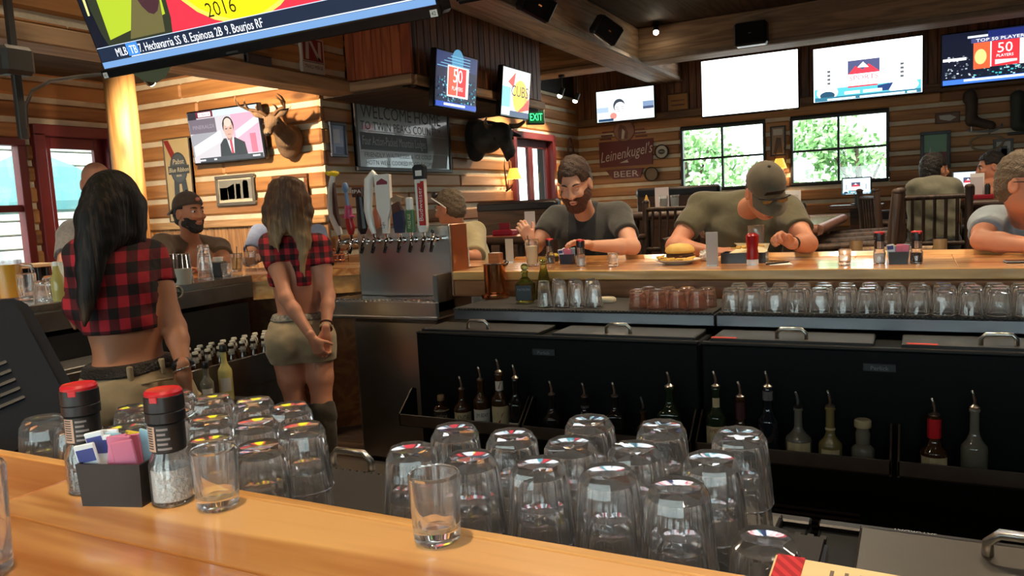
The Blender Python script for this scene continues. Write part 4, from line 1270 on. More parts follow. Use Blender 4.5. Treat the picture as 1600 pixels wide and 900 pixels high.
t = thing('tequila_bottle', 'tall bell shaped green bottle behind the black labelled one', 'bottle', (p[0] + .012, p[1] + .07, ML), .2)
MB().lathe([(.0006, .001), (.042, 0), (.044, .01), (.036, .06), (.026, .11), (.016, .15), (.0145, .165), (.018, .168), (.018, .176), (.0006, .176)], 20).build('glass_body', OLV, t, smooth=40)
MB().ell((0, 0, .19), (.019, .019, .016), 14, 8).build('glass_stopper', OLV, t, smooth=True)
p = at(772, 466, Z=ML)
COPPER = mat('copper', lin((214, 138, 92)), .2, 1.0)
t = thing('copper_jug', 'tall copper jug on a round copper saucer', 'jug', (p[0], p[1] + .018, ML))
MB().lathe([(.0006, 0), (.068, 0), (.07, .006), (.069, .022), (.058, .024), (.0006, .022)], 32).build('saucer', COPPER, t, smooth=35)
MB().lathe([(.0006, .0245), (.05, .0245), (.052, .03), (.0555, .165), (.056, .17), (.0535, .17), (.052, .162), (.048, .034), (.0006, .032)], 32).build('jug_body', COPPER, t, smooth=35)
MB().tube([(.054, 0, .162), (.075, 0, .168), (.08, 0, .178), (.07, 0, .184), (.058, 0, .176)], .0055, 8).build('rim_ring', CHROME, t, smooth=True)
MB().lathe([(.05, .168), (.03, .172), (.0006, .174)], 24).build('lid', CHROME, t, smooth=True)
p = at(947, 472, Z=ML)
t = thing('jar_lid', 'flat cream plastic lid lying on the rubber mat', 'lid', (p[0], p[1], ML))
MB().lathe([(.0006, 0), (.044, 0), (.046, .004), (.046, .014), (.042, .02), (.0006, .02)], 28).build('lid_body', mat('cream_plastic', lin((214, 204, 178)), .4), t, smooth=35)
MB().lathe([(.036, .02), (.036, .0215), (.032, .0215), (.032, .02)], 28).build('lid_ring', mat('cream_plastic'), t) if False else MB().lathe([(.038, .0195), (.037, .0225), (.0345, .0225), (.0335, .0195)], 28).build('lid_ring', MATS['cream_plastic'], t, smooth=35)

# ---------------------------------------------------------------- food and drink on the far bar top
def drink(name, label, px, py, h, rb, rt, liquid, lm, straw=None, fill=.75, Y=None):
    p = at(px, py, Z=ZC) if Y is None else onbar(px, Y)
    t = thing(name, label, 'drink', (p[0], p[1], ZC))
    MB().lathe(tumbler_profile(h, rb, rt, .003, .012), 24).build('glass', GLASS, t, smooth=30)
    if liquid:
        k = fill
        MB().lathe([(.0006, .0125), (rb - .004, .0135), (rb + (rt - rb) * k - .0042, h * k), (.0006, h * k)], 20).build('liquid', lm, t, smooth=40)
    if straw:
        MB().tube([(-.004, 0, .016), (straw[0], straw[1], straw[2])], .0032, 8).build('straw', BLACKP, t, smooth=True)
    return t


LEMON = glassmat('lemonade', (.98, .93, .7), clear=.45); AMBERD = glassmat('amber_drink', (.95, .6, .28), clear=.45); BEER = glassmat('beer', (.98, .72, .2), clear=.4); ORANGED = glassmat('orange_drink', (.98, .72, .45), clear=.5)
drink('lemonade', 'tall glass of cloudy lemonade with a black straw before the bearded man', 832, 411, .145, .03, .038, True, mat('cloudy_lemonade', lin((222, 214, 180)), .35), (-.022, 0, .165), Y=3.74)
drink('whiskey_glass', 'clear drink with a black straw on the angled corner of the bar', 371, 424, .115, .03, .04, True, LEMON, (.012, .0, .16))
drink('whiskey_glass', 'orange drink with a leaning black straw on the corner of the bar', 392, 416, .105, .032, .04, True, mat('peach_drink', lin((222, 160, 110)), .3), (-.03, .0, .15), fill=.6)
p = onbar(866, 4.03)
t = thing('lemon_garnish', 'small dish of lemon wedges behind the pepper grinder', 'garnish', p)
MB().lathe([(.0006, 0), (.026, 0), (.034, .03), (.031, .03), (.024, .005), (.0006, .004)], 20).build('dish', BLACKP, t, smooth=35)
for i in range(5):
    a = i * 1.3
    MB().ell((.014 * math.cos(a), .014 * math.sin(a), .034 + .004 * (i % 2)), (.017, .009, .009), 10, 6).build('lemon_wedge', mat('lemon', lin((222, 196, 70)), .5), t, smooth=True)

p = onbar(1057, 3.77)
t = thing('burger_plate', 'white plate with a burger and fries', 'plate', (p[0], p[1] + .03, ZC), .2)
MB().lathe([(.0006, 0), (.06, 0), (.07, .006), (.112, .02), (.113, .023), (.068, .01), (.0006, .006)], 40).build('plate', mat('plate_white', lin((226, 220, 206)), .25), t, smooth=40)
bn = thing('burger', 'cheeseburger with a pale yellow bun resting on the plate', 'food', (p[0] + .01, p[1] + .03, ZC + .009))
BUN = mat('bun', lin((236, 196, 104)), .55, noise=(14, lin((200, 140, 60)), .7))
MB().lathe([(.0006, 0), (.046, 0), (.05, .008), (.048, .018), (.0006, .018)], 24).build('lower_bun', BUN, bn, smooth=40)
MB().lathe([(.0006, .018), (.052, .018), (.054, .027), (.05, .034), (.0006, .034)], 24).build('patty', mat('patty', lin((92, 56, 34)), .8, bump=(60, .8)), bn, smooth=40)
m = MB(); m.add([(.058, .02, .031), (-.02, .058, .028), (-.058, -.02, .031), (.02, -.058, .026), (0, 0, .0365)], [(0, 1, 4), (1, 2, 4), (2, 3, 4), (3, 0, 4)])
m.build('cheese_slice', mat('cheese', lin((238, 170, 50)), .4), bn, fix=False)
MB().lathe([(.0006, .037), (.05, .036), (.056, .044), (.052, .058), (.036, .07), (.0006, .075)], 24).build('upper_bun', BUN, bn, smooth=40)
bn.scale = (1.3, 1.3, 1.25)
FRY = mat('fries', lin((232, 186, 90)), .6)
r = random.Random(9)
for i in range(26):
    a = r.uniform(2.6, 5.6); q = r.uniform(.086, .098)
    MB().box((0, 0, 0), (.008, .052, .008), .002).build('french_fry', FRY, t, (q * math.cos(a), q * math.sin(a), .024 + r.uniform(0, .014)), (r.uniform(-.12, .12), 0, a + r.uniform(-.25, .25)))
p = onbar(1150, 3.78)
t = thing('food_basket', 'black paper lined food basket with fries in front of the man in the cap', 'basket', (p[0] + .03, p[1] + .06, ZC), .05)
m = MB(); w, d, h = .2, .12, .05
m.box((0, 0, .003), (w, d, .006)); [m.box((s * w / 2, 0, h / 2), (.006, d, h)) for s in (-1, 1)]; [m.box((0, s * d / 2, h / 2), (w + .006, .006, h)) for s in (-1, 1)]
m.build('basket', BLACKP, t)
m = MB(); m.add([(-.1, -.055, .03), (.1, -.055, .03), (.11, .06, .085), (-.06, .065, .09), (-.03, .06, .07)], [(0, 1, 2, 4), (4, 2, 3)])
m.build('liner_paper', mat('liner_paper', lin((220, 206, 170)), .8), t, fix=False)
for i in range(9):
    MB().box((0, 0, 0), (.008, .05, .008), .002).build('french_fry', FRY, t, (r.uniform(-.07, .08), r.uniform(-.03, .03), .068 + r.uniform(0, .014)), (r.uniform(-.2, .2), 0, r.uniform(0, 3.1)))
t = thing('crumpled_napkin', 'crumpled white napkin between the burger plate and the basket', 'napkin', tuple(onbar(1103, 3.93)))
m = MB(); m.ell((0, 0, .026), (.034, .026, .026), 14, 9); m.v = [(x * (1 + .25 * r.uniform(-1, 1)), y * (1 + .25 * r.uniform(-1, 1)), max(0, z * (1 + .2 * r.uniform(-1, 1)))) for x, y, z in m.v]
m.build('napkin_paper', WHITE, t)


def tent(px, py, w, h, label, m=None, rot=0.0, z=ZC, lines=True, Y=None, p=None):
    p = at(px, py, Z=z) if p is None else p
    t = thing('table_tent', label, 'menu card', (p[0], p[1], z), rot)
    MB().box((0, 0, h / 2), (w, .004, h - .001), .001).build('card', m or WHITE, t)
    MB().box((0, .01, .004), (w * .8, .03, .008), .002).build('card_foot', WHITE, t)
    if lines:
        mm = MB()
        for i in range(int(h / .014) - 2): mm.rect(-w * .36, h * .12 + i * .012, w * (.2 + .16 * ((i * 7) % 3) / 2), h * .12 + i * .012 + .004, -.0026)
        mm.build('print', mat('tent_print', (.4, .35, .36), .7), t, fix=False)
    return t


tent(728, 416, .05, .105, 'narrow white menu card beside the tap tower', lines=False)
tent(1113, 416, .055, .16, 'narrow pale menu card in front of the crumpled napkin', mat('grey_card', lin((186, 184, 180)), .6), lines=False)
tent(797, 411, .05, .14, 'slim cream menu card behind the copper jug', mat('cream_card', lin((206, 200, 180)), .7), lines=False)
# ketchup and pint
p = at(1176, 414, Z=ZC)
t = thing('ketchup_bottle', 'red upside-down ketchup bottle with a white cap', 'ketchup', (p[0], p[1], ZC))
MB().lathe([(.0006, 0), (.026, 0), (.027, .006), (.026, .026), (.0006, .026)], 20).build('cap', WHITE, t, smooth=35)
MB().lathe([(.0006, .026), (.026, .027), (.028, .045), (.024, .075), (.0285, .11), (.03, .135), (.02, .146), (.0006, .148)], 24).build('bottle_body', mat('ketchup_red', lin((150, 16, 22)), .22), t, smooth=45)
drink('beer_glass', 'tall pint glass with the last of a beer behind the ketchup', 1182, 404, .17, .031, .042, True, BEER, fill=.45, Y=4.0)
# paper and pen
p = onbar(1216, 3.72)
t = thing('receipt', 'white receipt lying beside the elbow of the man in the cap', 'paper', (p[0], p[1] + .02, ZC), .3)
MB().box((0, 0, .0008), (.1, .14, .001)).build('paper_sheet', WHITE, t)
t = thing('ballpoint_pen', 'black pen lying on the white receipt', 'pen', (p[0], p[1], ZC + .0055), .9)
MB().cyl((-.07, 0, 0), (.06, 0, 0), .0042, n=10).build('barrel', BLACKP, t); MB().cyl((.06, 0, 0), (.072, 0, 0), .0042, .001, n=10).build('pen_tip', CHROME, t); MB().box((-.05, 0, .005), (.035, .003, .002)).build('clip', CHROME, t)
p = at(1592, 410, Z=ZC)
t = thing('phone', 'black phone lying flat on the bar before the man in pale blue', 'phone', (p[0] + .02, p[1], ZC), .1)
MB().box((0, 0, .004), (.14, .07, .008), .003).build('phone_body', BLACKP, t); MB().box((0, 0, .0083), (.13, .062, .0006)).build('phone_screen', SCRBLK, t)
p = onbar(775, 3.98)
t = thing('napkin_box', 'small brown wooden napkin box behind the copper jug', 'box', (p[0], p[1], ZC))
MB().box((0, 0, .03), (.07, .06, .06), .003).build('wooden_box', FASCIA, t); MB().box((0, 0, .056), (.055, .045, .01)).build('napkins', WHITE, t)
p = at(513, 412, Z=ZC)
t = thing('wire_caddy', 'copper wire menu caddy on the corner of the bar beside the taps', 'caddy', (p[0] - .0, p[1] + .1, ZC), .3)
for z in (.02, .055, .09):
    MB().tube([(-.06, -.045, z), (.06, -.045, z), (.06, .045, z), (-.06, .045, z), (-.06, -.045, z)], .0035, 6).build('wire_ring', COPPER, t, smooth=True)
for x in (-.06, 0, .06):
    for y in (-.045, .045): MB().cyl((x, y, 0), (x, y, .1), .003, n=6).build('wire_post', COPPER, t)
for i in range(3): MB().lathe([(.0006, .002), (.016, .002), (.018, .05), (.01, .07), (.0006, .07)], 12, c=(-.035 + i * .035, 0, 0)).build('sauce_jar', mat('sauce_jar', lin((120, 60, 40)), .3), t, smooth=40)

# ---------------------------------------------------------------- things on the left run of the bar
def pl(px, py, dz=0): return at(px, py, Z=ZC)
PITCHER = glassmat('plastic_pitcher', (.96, .97, 1), clear=.5)
def pitcher(label, px, py, h, r, liquid, lm, body=PITCHER, dx=0):
    p = pl(px, py)
    t = thing('pitcher', label, 'pitcher', (p[0] + dx, p[1], ZC), .6)
    MB().lathe([(.0006, 0), (r * .86, 0), (r * .88, .006), (r, h), (r - .004, h), (r * .88 - .004, .01), (.0006, .008)], 28).build('pitcher_body', body, t, smooth=35)
    MB().tube([(r * .98, 0, h * .88), (r + .045, 0, h * .85), (r + .055, 0, h * .6), (r + .045, 0, h * .3), (r * .9, 0, h * .2)], .009, 8).build('pitcher_handle', body, t, smooth=True)
    if liquid: MB().lathe([(.0006, .0105), (r * .88 - .006, .0115), (r - .0065, h * liquid), (.0006, h * liquid)], 24).build('beer', lm, t, smooth=35)
pitcher('clear pitcher full of golden beer', 16, 468, .19, .066, .9, mat('golden_beer', lin((226, 166, 44)), .2))
pitcher('white plastic pitcher beside the dark haired waitress', 118, 464, .17, .055, 0, None, mat('ivory_plastic', lin((230, 222, 196)), .4), dx=-.06)
def mug(label, px, py, h=.13, r=.042, dx=0):
    p = pl(px, py)
    t = thing('beer_mug', label, 'mug', (p[0] + dx, p[1], ZC), -.9)
    MB().lathe(tumbler_profile(h, r * .9, r, .005, .014), 18).build('mug_body', GLASS, t, smooth=30)
    MB().tube([(r * .97, 0, h * .88), (r + .03, 0, h * .85), (r + .038, 0, h * .55), (r + .028, 0, h * .25), (r * .92, 0, h * .2)], .0075, 8).build('mug_handle', GLASS, t, smooth=True)
mug('thick glass beer mug beside the pitcher of beer', 45, 470)
for px, py, lab in ((68, 470, 'upturned clear tumbler behind the beer mug'), (81, 460, 'upturned clear tumbler next to the glass bottle')):
    p = pl(px, py)
    tag(link('rocks_glass', INV, None, (p[0], p[1], ZC)), lab, 'glass')
p = pl(93, 469)
t = thing('oil_bottle', 'clear bottle of yellow green oil beside the ivory pitcher', 'bottle', (p[0], p[1], ZC))
MB().lathe([(.0006, 0), (.026, 0), (.028, .01), (.028, .1), (.016, .13), (.012, .16), (.0006, .16)], 18).build('glass_body', mat('olive_oil', lin((176, 164, 96)), .12), t, smooth=40)
MB().cyl((0, 0, .16), (0, 0, .18), .012, n=12).build('cap', WHITE, t)
# raised wire drying shelf with black straw holder
p = pl(75, 458)
t = thing('bar_organizer', 'black straw and napkin organiser on the side run of the bar', 'organiser', (p[0] - .22, p[1], ZC), R90)
MB().box((0, 0, .14), (.3, .12, .02), .004).build('shelf_top', mat('pale_wood', lin((220, 190, 150)), .5), t)
for i in range(6): MB().box((-.12 + i * .048, 0, .065), (.02, .1, .13), .003).build('divider', BLACKP, t)
MB().box((0, 0, .004), (.3, .12, .008)).build('tray', BLACKP, t)

# mixing tins, tub and pint stack behind the first waitress
TIN = mat('tin_steel', (.62, .64, .68), .16, 1.0)
for px, lab in ((247, 'steel mixing tin upside down, nearest the dark haired waitress'), (270, 'steel mixing tin upside down, in the middle of three'), (290, 'steel mixing tin upside down, touching the tall clear pint')):
    p = pl(px, 439)
    t = thing('mixing_tin', lab, 'shaker', (p[0], p[1] + .0, ZC))
    MB().lathe([(.0006, 0), (.044, 0), (.0445, .006), (.043, .008), (.034, .15), (.031, .154), (.0006, .152)], 28).build('tin_body', TIN, t, smooth=35)
    MB().lathe([(.044, .0), (.046, .002), (.046, .006), (.044, .008)], 28).build('rolled_rim', TIN, t, smooth=35)
p = pl(322, 436)
for k in range(2): tag(link('pint_glass', tumbler_mesh('pint_glass', .148, .03, .044, 0, True, n=28) if k == 0 else bpy.data.objects['pint_glass'].data, None, (p[0], p[1], ZC + k * .05)), ('upper' if k else 'lower') + ' upturned pint glass of the stack beside the mixing tins', 'glass')
p = pl(292, 442)
t = thing('plastic_tub', 'clear plastic tub of bar tools in front of the mixing tins', 'tub', (p[0] + .055, p[1] - .075, ZC), .3)
MB().lathe([(.0006, 0), (.045, 0), (.05, .08), (.053, .08), (.053, .083), (.047, .083), (.043, .004), (.0006, .003)], 24).build('tub_body', mat('cloudy_plastic', lin((170, 165, 150)), .35), t, smooth=35)
MB().lathe([(.0006, .06), (.045, .062), (.0006, .064)], 20).build('contents', mat('tub_contents', lin((120, 110, 96)), .6), t)
p = pl(343, 432)
t = thing('condiment_holder', 'black condiment holder with a white cup', 'caddy', (p[0], p[1] + .0, ZC), .5)
MB().box((0, 0, .045), (.075, .075, .09), .005).build('holder_body', BLACKP, t); MB().lathe([(.026, .09), (.03, .115), (.027, .115), (.023, .09)], 18, close=True).build('cup', WHITE, t, smooth=35)
MB().lathe(tumbler_profile(.08, .026, .032, .003, .01), 18, c=(.062, -.05, 0)).build('small_glass', GLASS, t, smooth=30)
# cable loop hanging below the counter edge
p = pl(286, 447)
m = MB(); m.tube([(.03 * math.sin(a), 0, -.03 * math.cos(a)) for a in np.linspace(0, 6.0, 16)], .005, 8)
tag(m.build('hose_loop', mat('clear_hose', lin((150, 140, 120)), .3), None, (XLB + .008, p[1] + .02, ZC - .035), R90, smooth=True), 'small loop of hose hanging on the steel counter edge', 'hose')

# ---------------------------------------------------------------- beer bottle bin and mixers in the corner
t = thing('beer_bin', 'steel ice bin packed with capped beer bottles', 'bin', (0, 0, 0))
BX0, BX1, BY0, BY1 = -3.30, -3.06, 2.38, 3.25
m = MB(); m.box(((BX0 + BX1) / 2, (BY0 + BY1) / 2, .3), (BX1 - BX0, BY1 - BY0, .5)); m.build('bin_body', STEELD, t)
for s, c, sz in (('w', (BX0, (BY0 + BY1) / 2, .62), (.012, BY1 - BY0, .16)), ('e', (BX1, (BY0 + BY1) / 2, .62), (.012, BY1 - BY0, .16)), ('n', ((BX0 + BX1) / 2, BY0, .62), (BX1 - BX0, .012, .16)), ('f', ((BX0 + BX1) / 2, BY1, .62), (BX1 - BX0, .012, .16))):
    MB().box(c, sz, .003).build('bin_wall', STEELD, t)
for x in (BX0 + .02, BX1 - .02):
    for y in (BY0 + .03, BY1 - .03): MB().box((x, y, .025), (.03, .03, .05)).build('foot', BLACKP, t)
proto = thing('beer_bottle', 'brown beer bottle with a white cap standing in the ice bin', 'bottle', (0, 0, 0), 0, 'capped beer bottles in the ice bin')
MB().lathe([(.0006, 0), (.029, 0), (.031, .006), (.031, .12), (.016, .17), (.0125, .21), (.014, .215), (.014, .222), (.0006, .222)], 14).build('glass_body', AMB, proto, smooth=40)
MB().lathe([(.0155, .214), (.0155, .222), (.013, .226), (.0006, .226)], 12).build('crown_cap', mat('white_cap', lin((214, 208, 190)), .4), proto, smooth=40)
MB().lathe([(.0165, .17), (.0135, .2)], 12, close=False).build('neck_label', WLAB, proto, smooth=True)
first = True
for i in range(3):
    for j in range(11):
        q = (BX0 + .05 + i * .07, BY0 + .06 + j * .075, .551)
        lb_ = '%s capped beer bottle from the mixer bottles, %s row of the ice bin' % (ORD[j], ('outer', 'middle', 'inner')[2 - i])
        if first: proto.location = q; first = False; proto['label'] = lb_
        else: copy_tree(proto, q, label=lb_)
LIME = mat('lime_juice', lin((200, 190, 120)), .12); 
for px, py, H, R, lab, gm in ((357, 640, .26, .034, 'clear long necked mixer bottle below the beer bin', LIME), (327, 640, .2, .032, 'clear mixer bottle with a dark cap below the beer bin', CLR)):
    p = at(px, py, X=-2.98)
    bottle('mixer_bottle', lab, -2.98, float(p[1]), .60 - .07, H, R, (.013, .72), gm, pour=None, cap=BLACKP, lab=lab1(WLAB, .2, .45, .8), shoulder=.55)
t = thing('mixer_shelf', 'low dark shelf with juice cartons under the beer bin', 'shelf')
MB().box((-2.96, 2.45, .51), (.16, .6, .03), .003).build('shelf_board', STEELD, t)
for y in (2.2, 2.7): MB().box((-2.96, y, .25), (.12, .03, .5)).build('leg', STEELD, t)
for k, (px, w, lab) in enumerate(((291, .045, 'cream juice carton beside the waitress hand'), (305, .045, 'low cream carton before the mixer bottles'))):
    p = at(px, 640, X=-3.0)
    t = thing('juice_carton', lab, 'carton', (-3.0, p[1], .5255), .1)
    MB().box((0, 0, .05 - .012 * k), (.06, w, .1 - .024 * k), .002).build('carton_body', mat('carton_cream', lin((170, 150, 112)), .6), t)
    MB().add([(-.03, -w / 2, .1 - .024 * k), (.03, -w / 2, .1 - .024 * k), (0, -w / 2, .12 - .024 * k), (-.03, w / 2, .1 - .024 * k), (.03, w / 2, .1 - .024 * k), (0, w / 2, .12 - .024 * k)], [(0, 1, 2), (3, 5, 4), (0, 2, 5, 3), (1, 4, 5, 2)]).build('carton_top', MATS['carton_cream'], t)

# ---------------------------------------------------------------- point-of-sale terminal, menu, bottle at the frame edge
A_, B_ = Vector(at(30, 472, D=1.52)), Vector(at(128, 655, D=1.44))
upv = (A_ - B_).normalized()
lft = Vector((-.62, -.78, 0)).normalized()
lft = (lft - upv * lft.dot(upv)).normalized()
nrm = lft.cross(upv).normalized()
Lh, Lw = (A_ - B_).length + .05, .235
cen = B_ + upv * (Lh / 2 - .04) + lft * (Lw / 2) + Vector((0, .014, 0))
POSM = mat('terminal_shell', (.0055, .008, .013), .7, bump=(12, .15), spec=.15)
t = thing('point_of_sale_terminal', 'dark touch-screen terminal seen from behind, leaning on its stand', 'terminal', (cen.x, cen.y, ML))
t['label'] = 'dark touch-screen terminal leaning on its stand at the edge of the bar'
RM = Matrix((lft, upv, nrm)).transposed().to_4x4(); RM.translation = Vector((0, 0, cen.z - ML))
def rrect(w, h, r, n=5):
    out = []
    for cx, cy, a in ((w / 2 - r, h / 2 - r, 0), (-w / 2 + r, h / 2 - r, 90), (-w / 2 + r, -h / 2 + r, 180), (w / 2 - r, -h / 2 + r, 270)):
        for i in range(n + 1):
            q = math.radians(a + 90 * i / n); out.append((cx + r * math.cos(q), cy + r * math.sin(q)))
    return out
def slab(w, h, r, z0, z1):
    p = rrect(w, h, r); n = len(p)
    return [(x, y, z0) for x, y in p] + [(x, y, z1) for x, y in p], [tuple(range(n))[::-1], tuple(range(n, 2 * n))] + [(i, (i + 1) % n, n + (i + 1) % n, n + i) for i in range(n)]
v, f = slab(Lw, Lh, .045, -.02, .02); MB().add(v, f, RM).build('shell', POSM, t, smooth=30)
v, f = slab(Lw - .04, Lh - .04, .035, -.045, -.02); MB().add(v, f, RM).build('rear_cover', POSM, t, smooth=30)
for i in range(5):
    v, f = slab(Lw * .35, .006, .002, -.049, -.044)
    MB().add([(a, b + .02 * i - .06, c) for a, b, c in v], f, RM).build('vent_slot', BLACKP, t)
v, f = slab(Lw - .03, Lh - .03, .03, .02, .022); MB().add(v, f, RM).build('touch_screen', SCRBLK, t)
bz = cen.z - ML
MB().tube([(0, 0, .01), (0, 0, max(.05, bz - .06)), (0, 0, bz)], [.05, .035, .035], 12).build('stand', POSM, t, smooth=True)
MB().box((0, 0, .008), (.12, .12, .016), .006).build('stand_base', POSM, t)

pm = at(1290, 905, Z=ZC)
t = thing('drink_menu', 'cream menu with a red plaid border lying by the bar edge', 'menu', (pm[0] + .035, .607, ZC + .0135), (math.radians(10), 0, -.04))
mpl = plaid('menu_plaid', lin((206, 52, 56)), lin((170, 36, 42)), lin((128, 26, 32)), .01)
MB().box((0, 0, 0), (.15, .11, .0025), .0008).build('menu_sheet', mat('menu_cream', lin((232, 204, 146)), .5), t)
MB().box((-.062, 0, .0016), (.022, .11, .0012)).build('plaid_border', mpl, t)
m = MB(); r = random.Random(2)
for i in range(9):
    for j in range(6):
        v0 = (-.03 + i * .011, .045 - j * .014)
        m.add([(v0[0], v0[1], .0015), (v0[0] + .003, v0[1], .0015), (v0[0] + .003, v0[1] - r.uniform(.005, .011), .0015), (v0[0], v0[1] - .008, .0015)], [(0, 1, 2, 3)])
m.build('print', mat('menu_print', (.2, .14, .1), .7), t, fix=False)
p = at(-6, 905, Z=ZC)
t = thing('water_glass', 'clear water glass at the photographer\'s edge of the bar', 'glass', (p[0] - .022, p[1], ZC))
MB().lathe(tumbler_profile(.11, .026, .03, .003, .012), 24).build('glass_body', GLASS, t, smooth=30)

# ================================================================ televisions
def px_e(c): return emat('px_%02x%02x%02x' % tuple(int(v) for v in c), lin(c), 1.0)


def tv(label, c, rotz, tilt, w, h, draw, base, name='television', glow=1.0, bez=0.014, group=None, mount=True):
    """flat panel television; c = centre of the screen, base = colour of the empty picture, draw(mb, col) adds the picture"""
    t = thing(name, label, 'television', c, (tilt, 0, rotz), group)
    MB().box((0, .03, 0), (w, .055, h), .008).build('casing', SCRBLK, t)
    MB().box((0, .075, 0), (w * .55, .04, h * .5), .01).build('rear_housing', BLACKP, t)
    s = MB().rect(-w / 2 + bez, -h / 2 + bez * 1.4, w / 2 - bez, h / 2 - bez, .0015).build('screen', emat('scr_%02x%02x%02x_%d' % (*[int(v) for v in base], int(glow * 10)), lin(base), glow), t)
    mb, mats, idx = MB(), [], {}

    def col(c, g=None):
        g = glow if g is None else g
        k = (c, g)
        if k not in idx:
            idx[k] = len(mats)
            mats.append(emat('scr_%02x%02x%02x_%d' % (*[int(v) for v in c], int(g * 10)), lin(c), g))
        mb.k = idx[k]
        return mb
    draw(col, w, h)
    if mb.f: mb.build('screen_picture', mats, s, fix=False)
    return t


LAYER = [0]


def yl():
    LAYER[0] += 1
    return .0008 - .00004 * LAYER[0]


def speckle(col, r, x0, x1, z0, z1, n, cols, s):
    for _ in range(n):
        x, z = r.uniform(x0, x1), r.uniform(z0, z1); q = r.uniform(.4, 1) * s
        col(r.choice(cols)).rect(x, z, x + q, z + q * .7, yl())


def d_fifty(col, w, h):
    LAYER[0] = 0
    r = random.Random(5)
    col((24, 40, 80)).rect(-w * .48, h * .2, w * .48, h * .47, yl())
    col((60, 120, 150)).disc(0, h * .36, w * .14, yl())
    for i in range(5): col((110, 170, 200)).rect(-w * .46 + i * .05, h * (.22 + .05 * i), w * .3, h * (.23 + .05 * i), yl())
    speckle(col, r, -w * .46, w * .44, -h * .4, h * .05, 150, [(20, 90, 110), (60, 150, 160), (20, 30, 50), (120, 150, 170), (10, 20, 40)], w * .035)
    col((230, 232, 236)).rect(-w * .24, -h * .28, w * .26, h * .26, yl())
    col((214, 84, 60)).rect(-w * .22, -h * .25, -w * .02, h * .24, yl())
    col((206, 46, 46)).rect(-w * .0, -h * .25, w * .2, h * .24, yl())
    col((240, 230, 224)).text('50', w * .0, h * -.02, h * .24, yl())
    col((240, 230, 224)).text('PLAYERS', w * .0, h * -.16, h * .07, yl())
    col((40, 70, 160)).rect(-w * .48, -h * .47, w * .48, -h * .38, yl())
    col((220, 226, 232)).rect(-w * .3, -h * .44, w * .2, -h * .4, yl())


def d_cubs(col, w, h):
    LAYER[0] = 0
    col((120, 190, 190)).rect(-w * .48, -h * .3, -w * .2, h * .1, yl())
    col((214, 60, 46)).poly([(-w * .3, h * .2), (-w * .05, h * .42), (-w * .1, h * .1)], yl())
    col((240, 190, 60)).disc(w * .14, -h * .06, w * .26, yl(), rz=h * .34)
    for i in range(3): col((220, 110, 40)).poly([(w * .3, -h * .3 + i * .08 * h), (w * .47, h * .02 + i * .08 * h), (w * .47, h * .06 + i * .08 * h), (w * .3, -h * .26 + i * .08 * h)], yl())
    col((214, 60, 46)).poly([(w * .05, -h * .38), (w * .47, -h * .3), (w * .47, -h * .05), (w * .3, -h * .2)], yl())
    col((30, 20, 20)).text('CUBS', w * .12, -h * .06, h * .22, yl(), w=w * .6)
    col((40, 56, 90)).rect(-w * .2, -h * .47, w * .48, -h * .36, yl())


def d_helmet(col, w, h):
    LAYER[0] = 0
    col((150, 170, 190)).rect(-w * .48, -h * .18, -w * .28, -h * .02, yl())
    col((110, 130, 160)).rect(w * .3, -h * .1, w * .48, h * .05, yl())
    col((60, 70, 96)).rect(w * .3, -h * .18, w * .48, -h * .1, yl())
    col((50, 56, 66)).disc(-w * .1, 0, w * .1, yl(), rz=h * .2)
    col((246, 248, 250)).disc(-w * .085, -h * .06, w * .09, yl(), rz=h * .16)
    for i in range(3): col((60, 66, 76)).rect(-w * .17, -h * (.04 + i * .06), -w * .02, -h * (.055 + i * .06), yl())
    col((240, 244, 248)).disc(w * .14, -h * .2, w * .16, yl(), rz=h * .26)
    col((196, 120, 110)).disc(-w * .2, -h * .3, w * .06, yl(), rz=h * .1)
    col((30, 60, 90)).rect(-w * .46, -h * .45, -w * .2, -h * .37, yl())
    col((200, 210, 220)).rect(-w * .18, -h * .43, w * .3, -h * .38, yl())


def d_blank(col, w, h):
    LAYER[0] = 0
    col((235, 240, 240)).rect(w * .1, -h * .28, w * .3, -h * .275, yl())


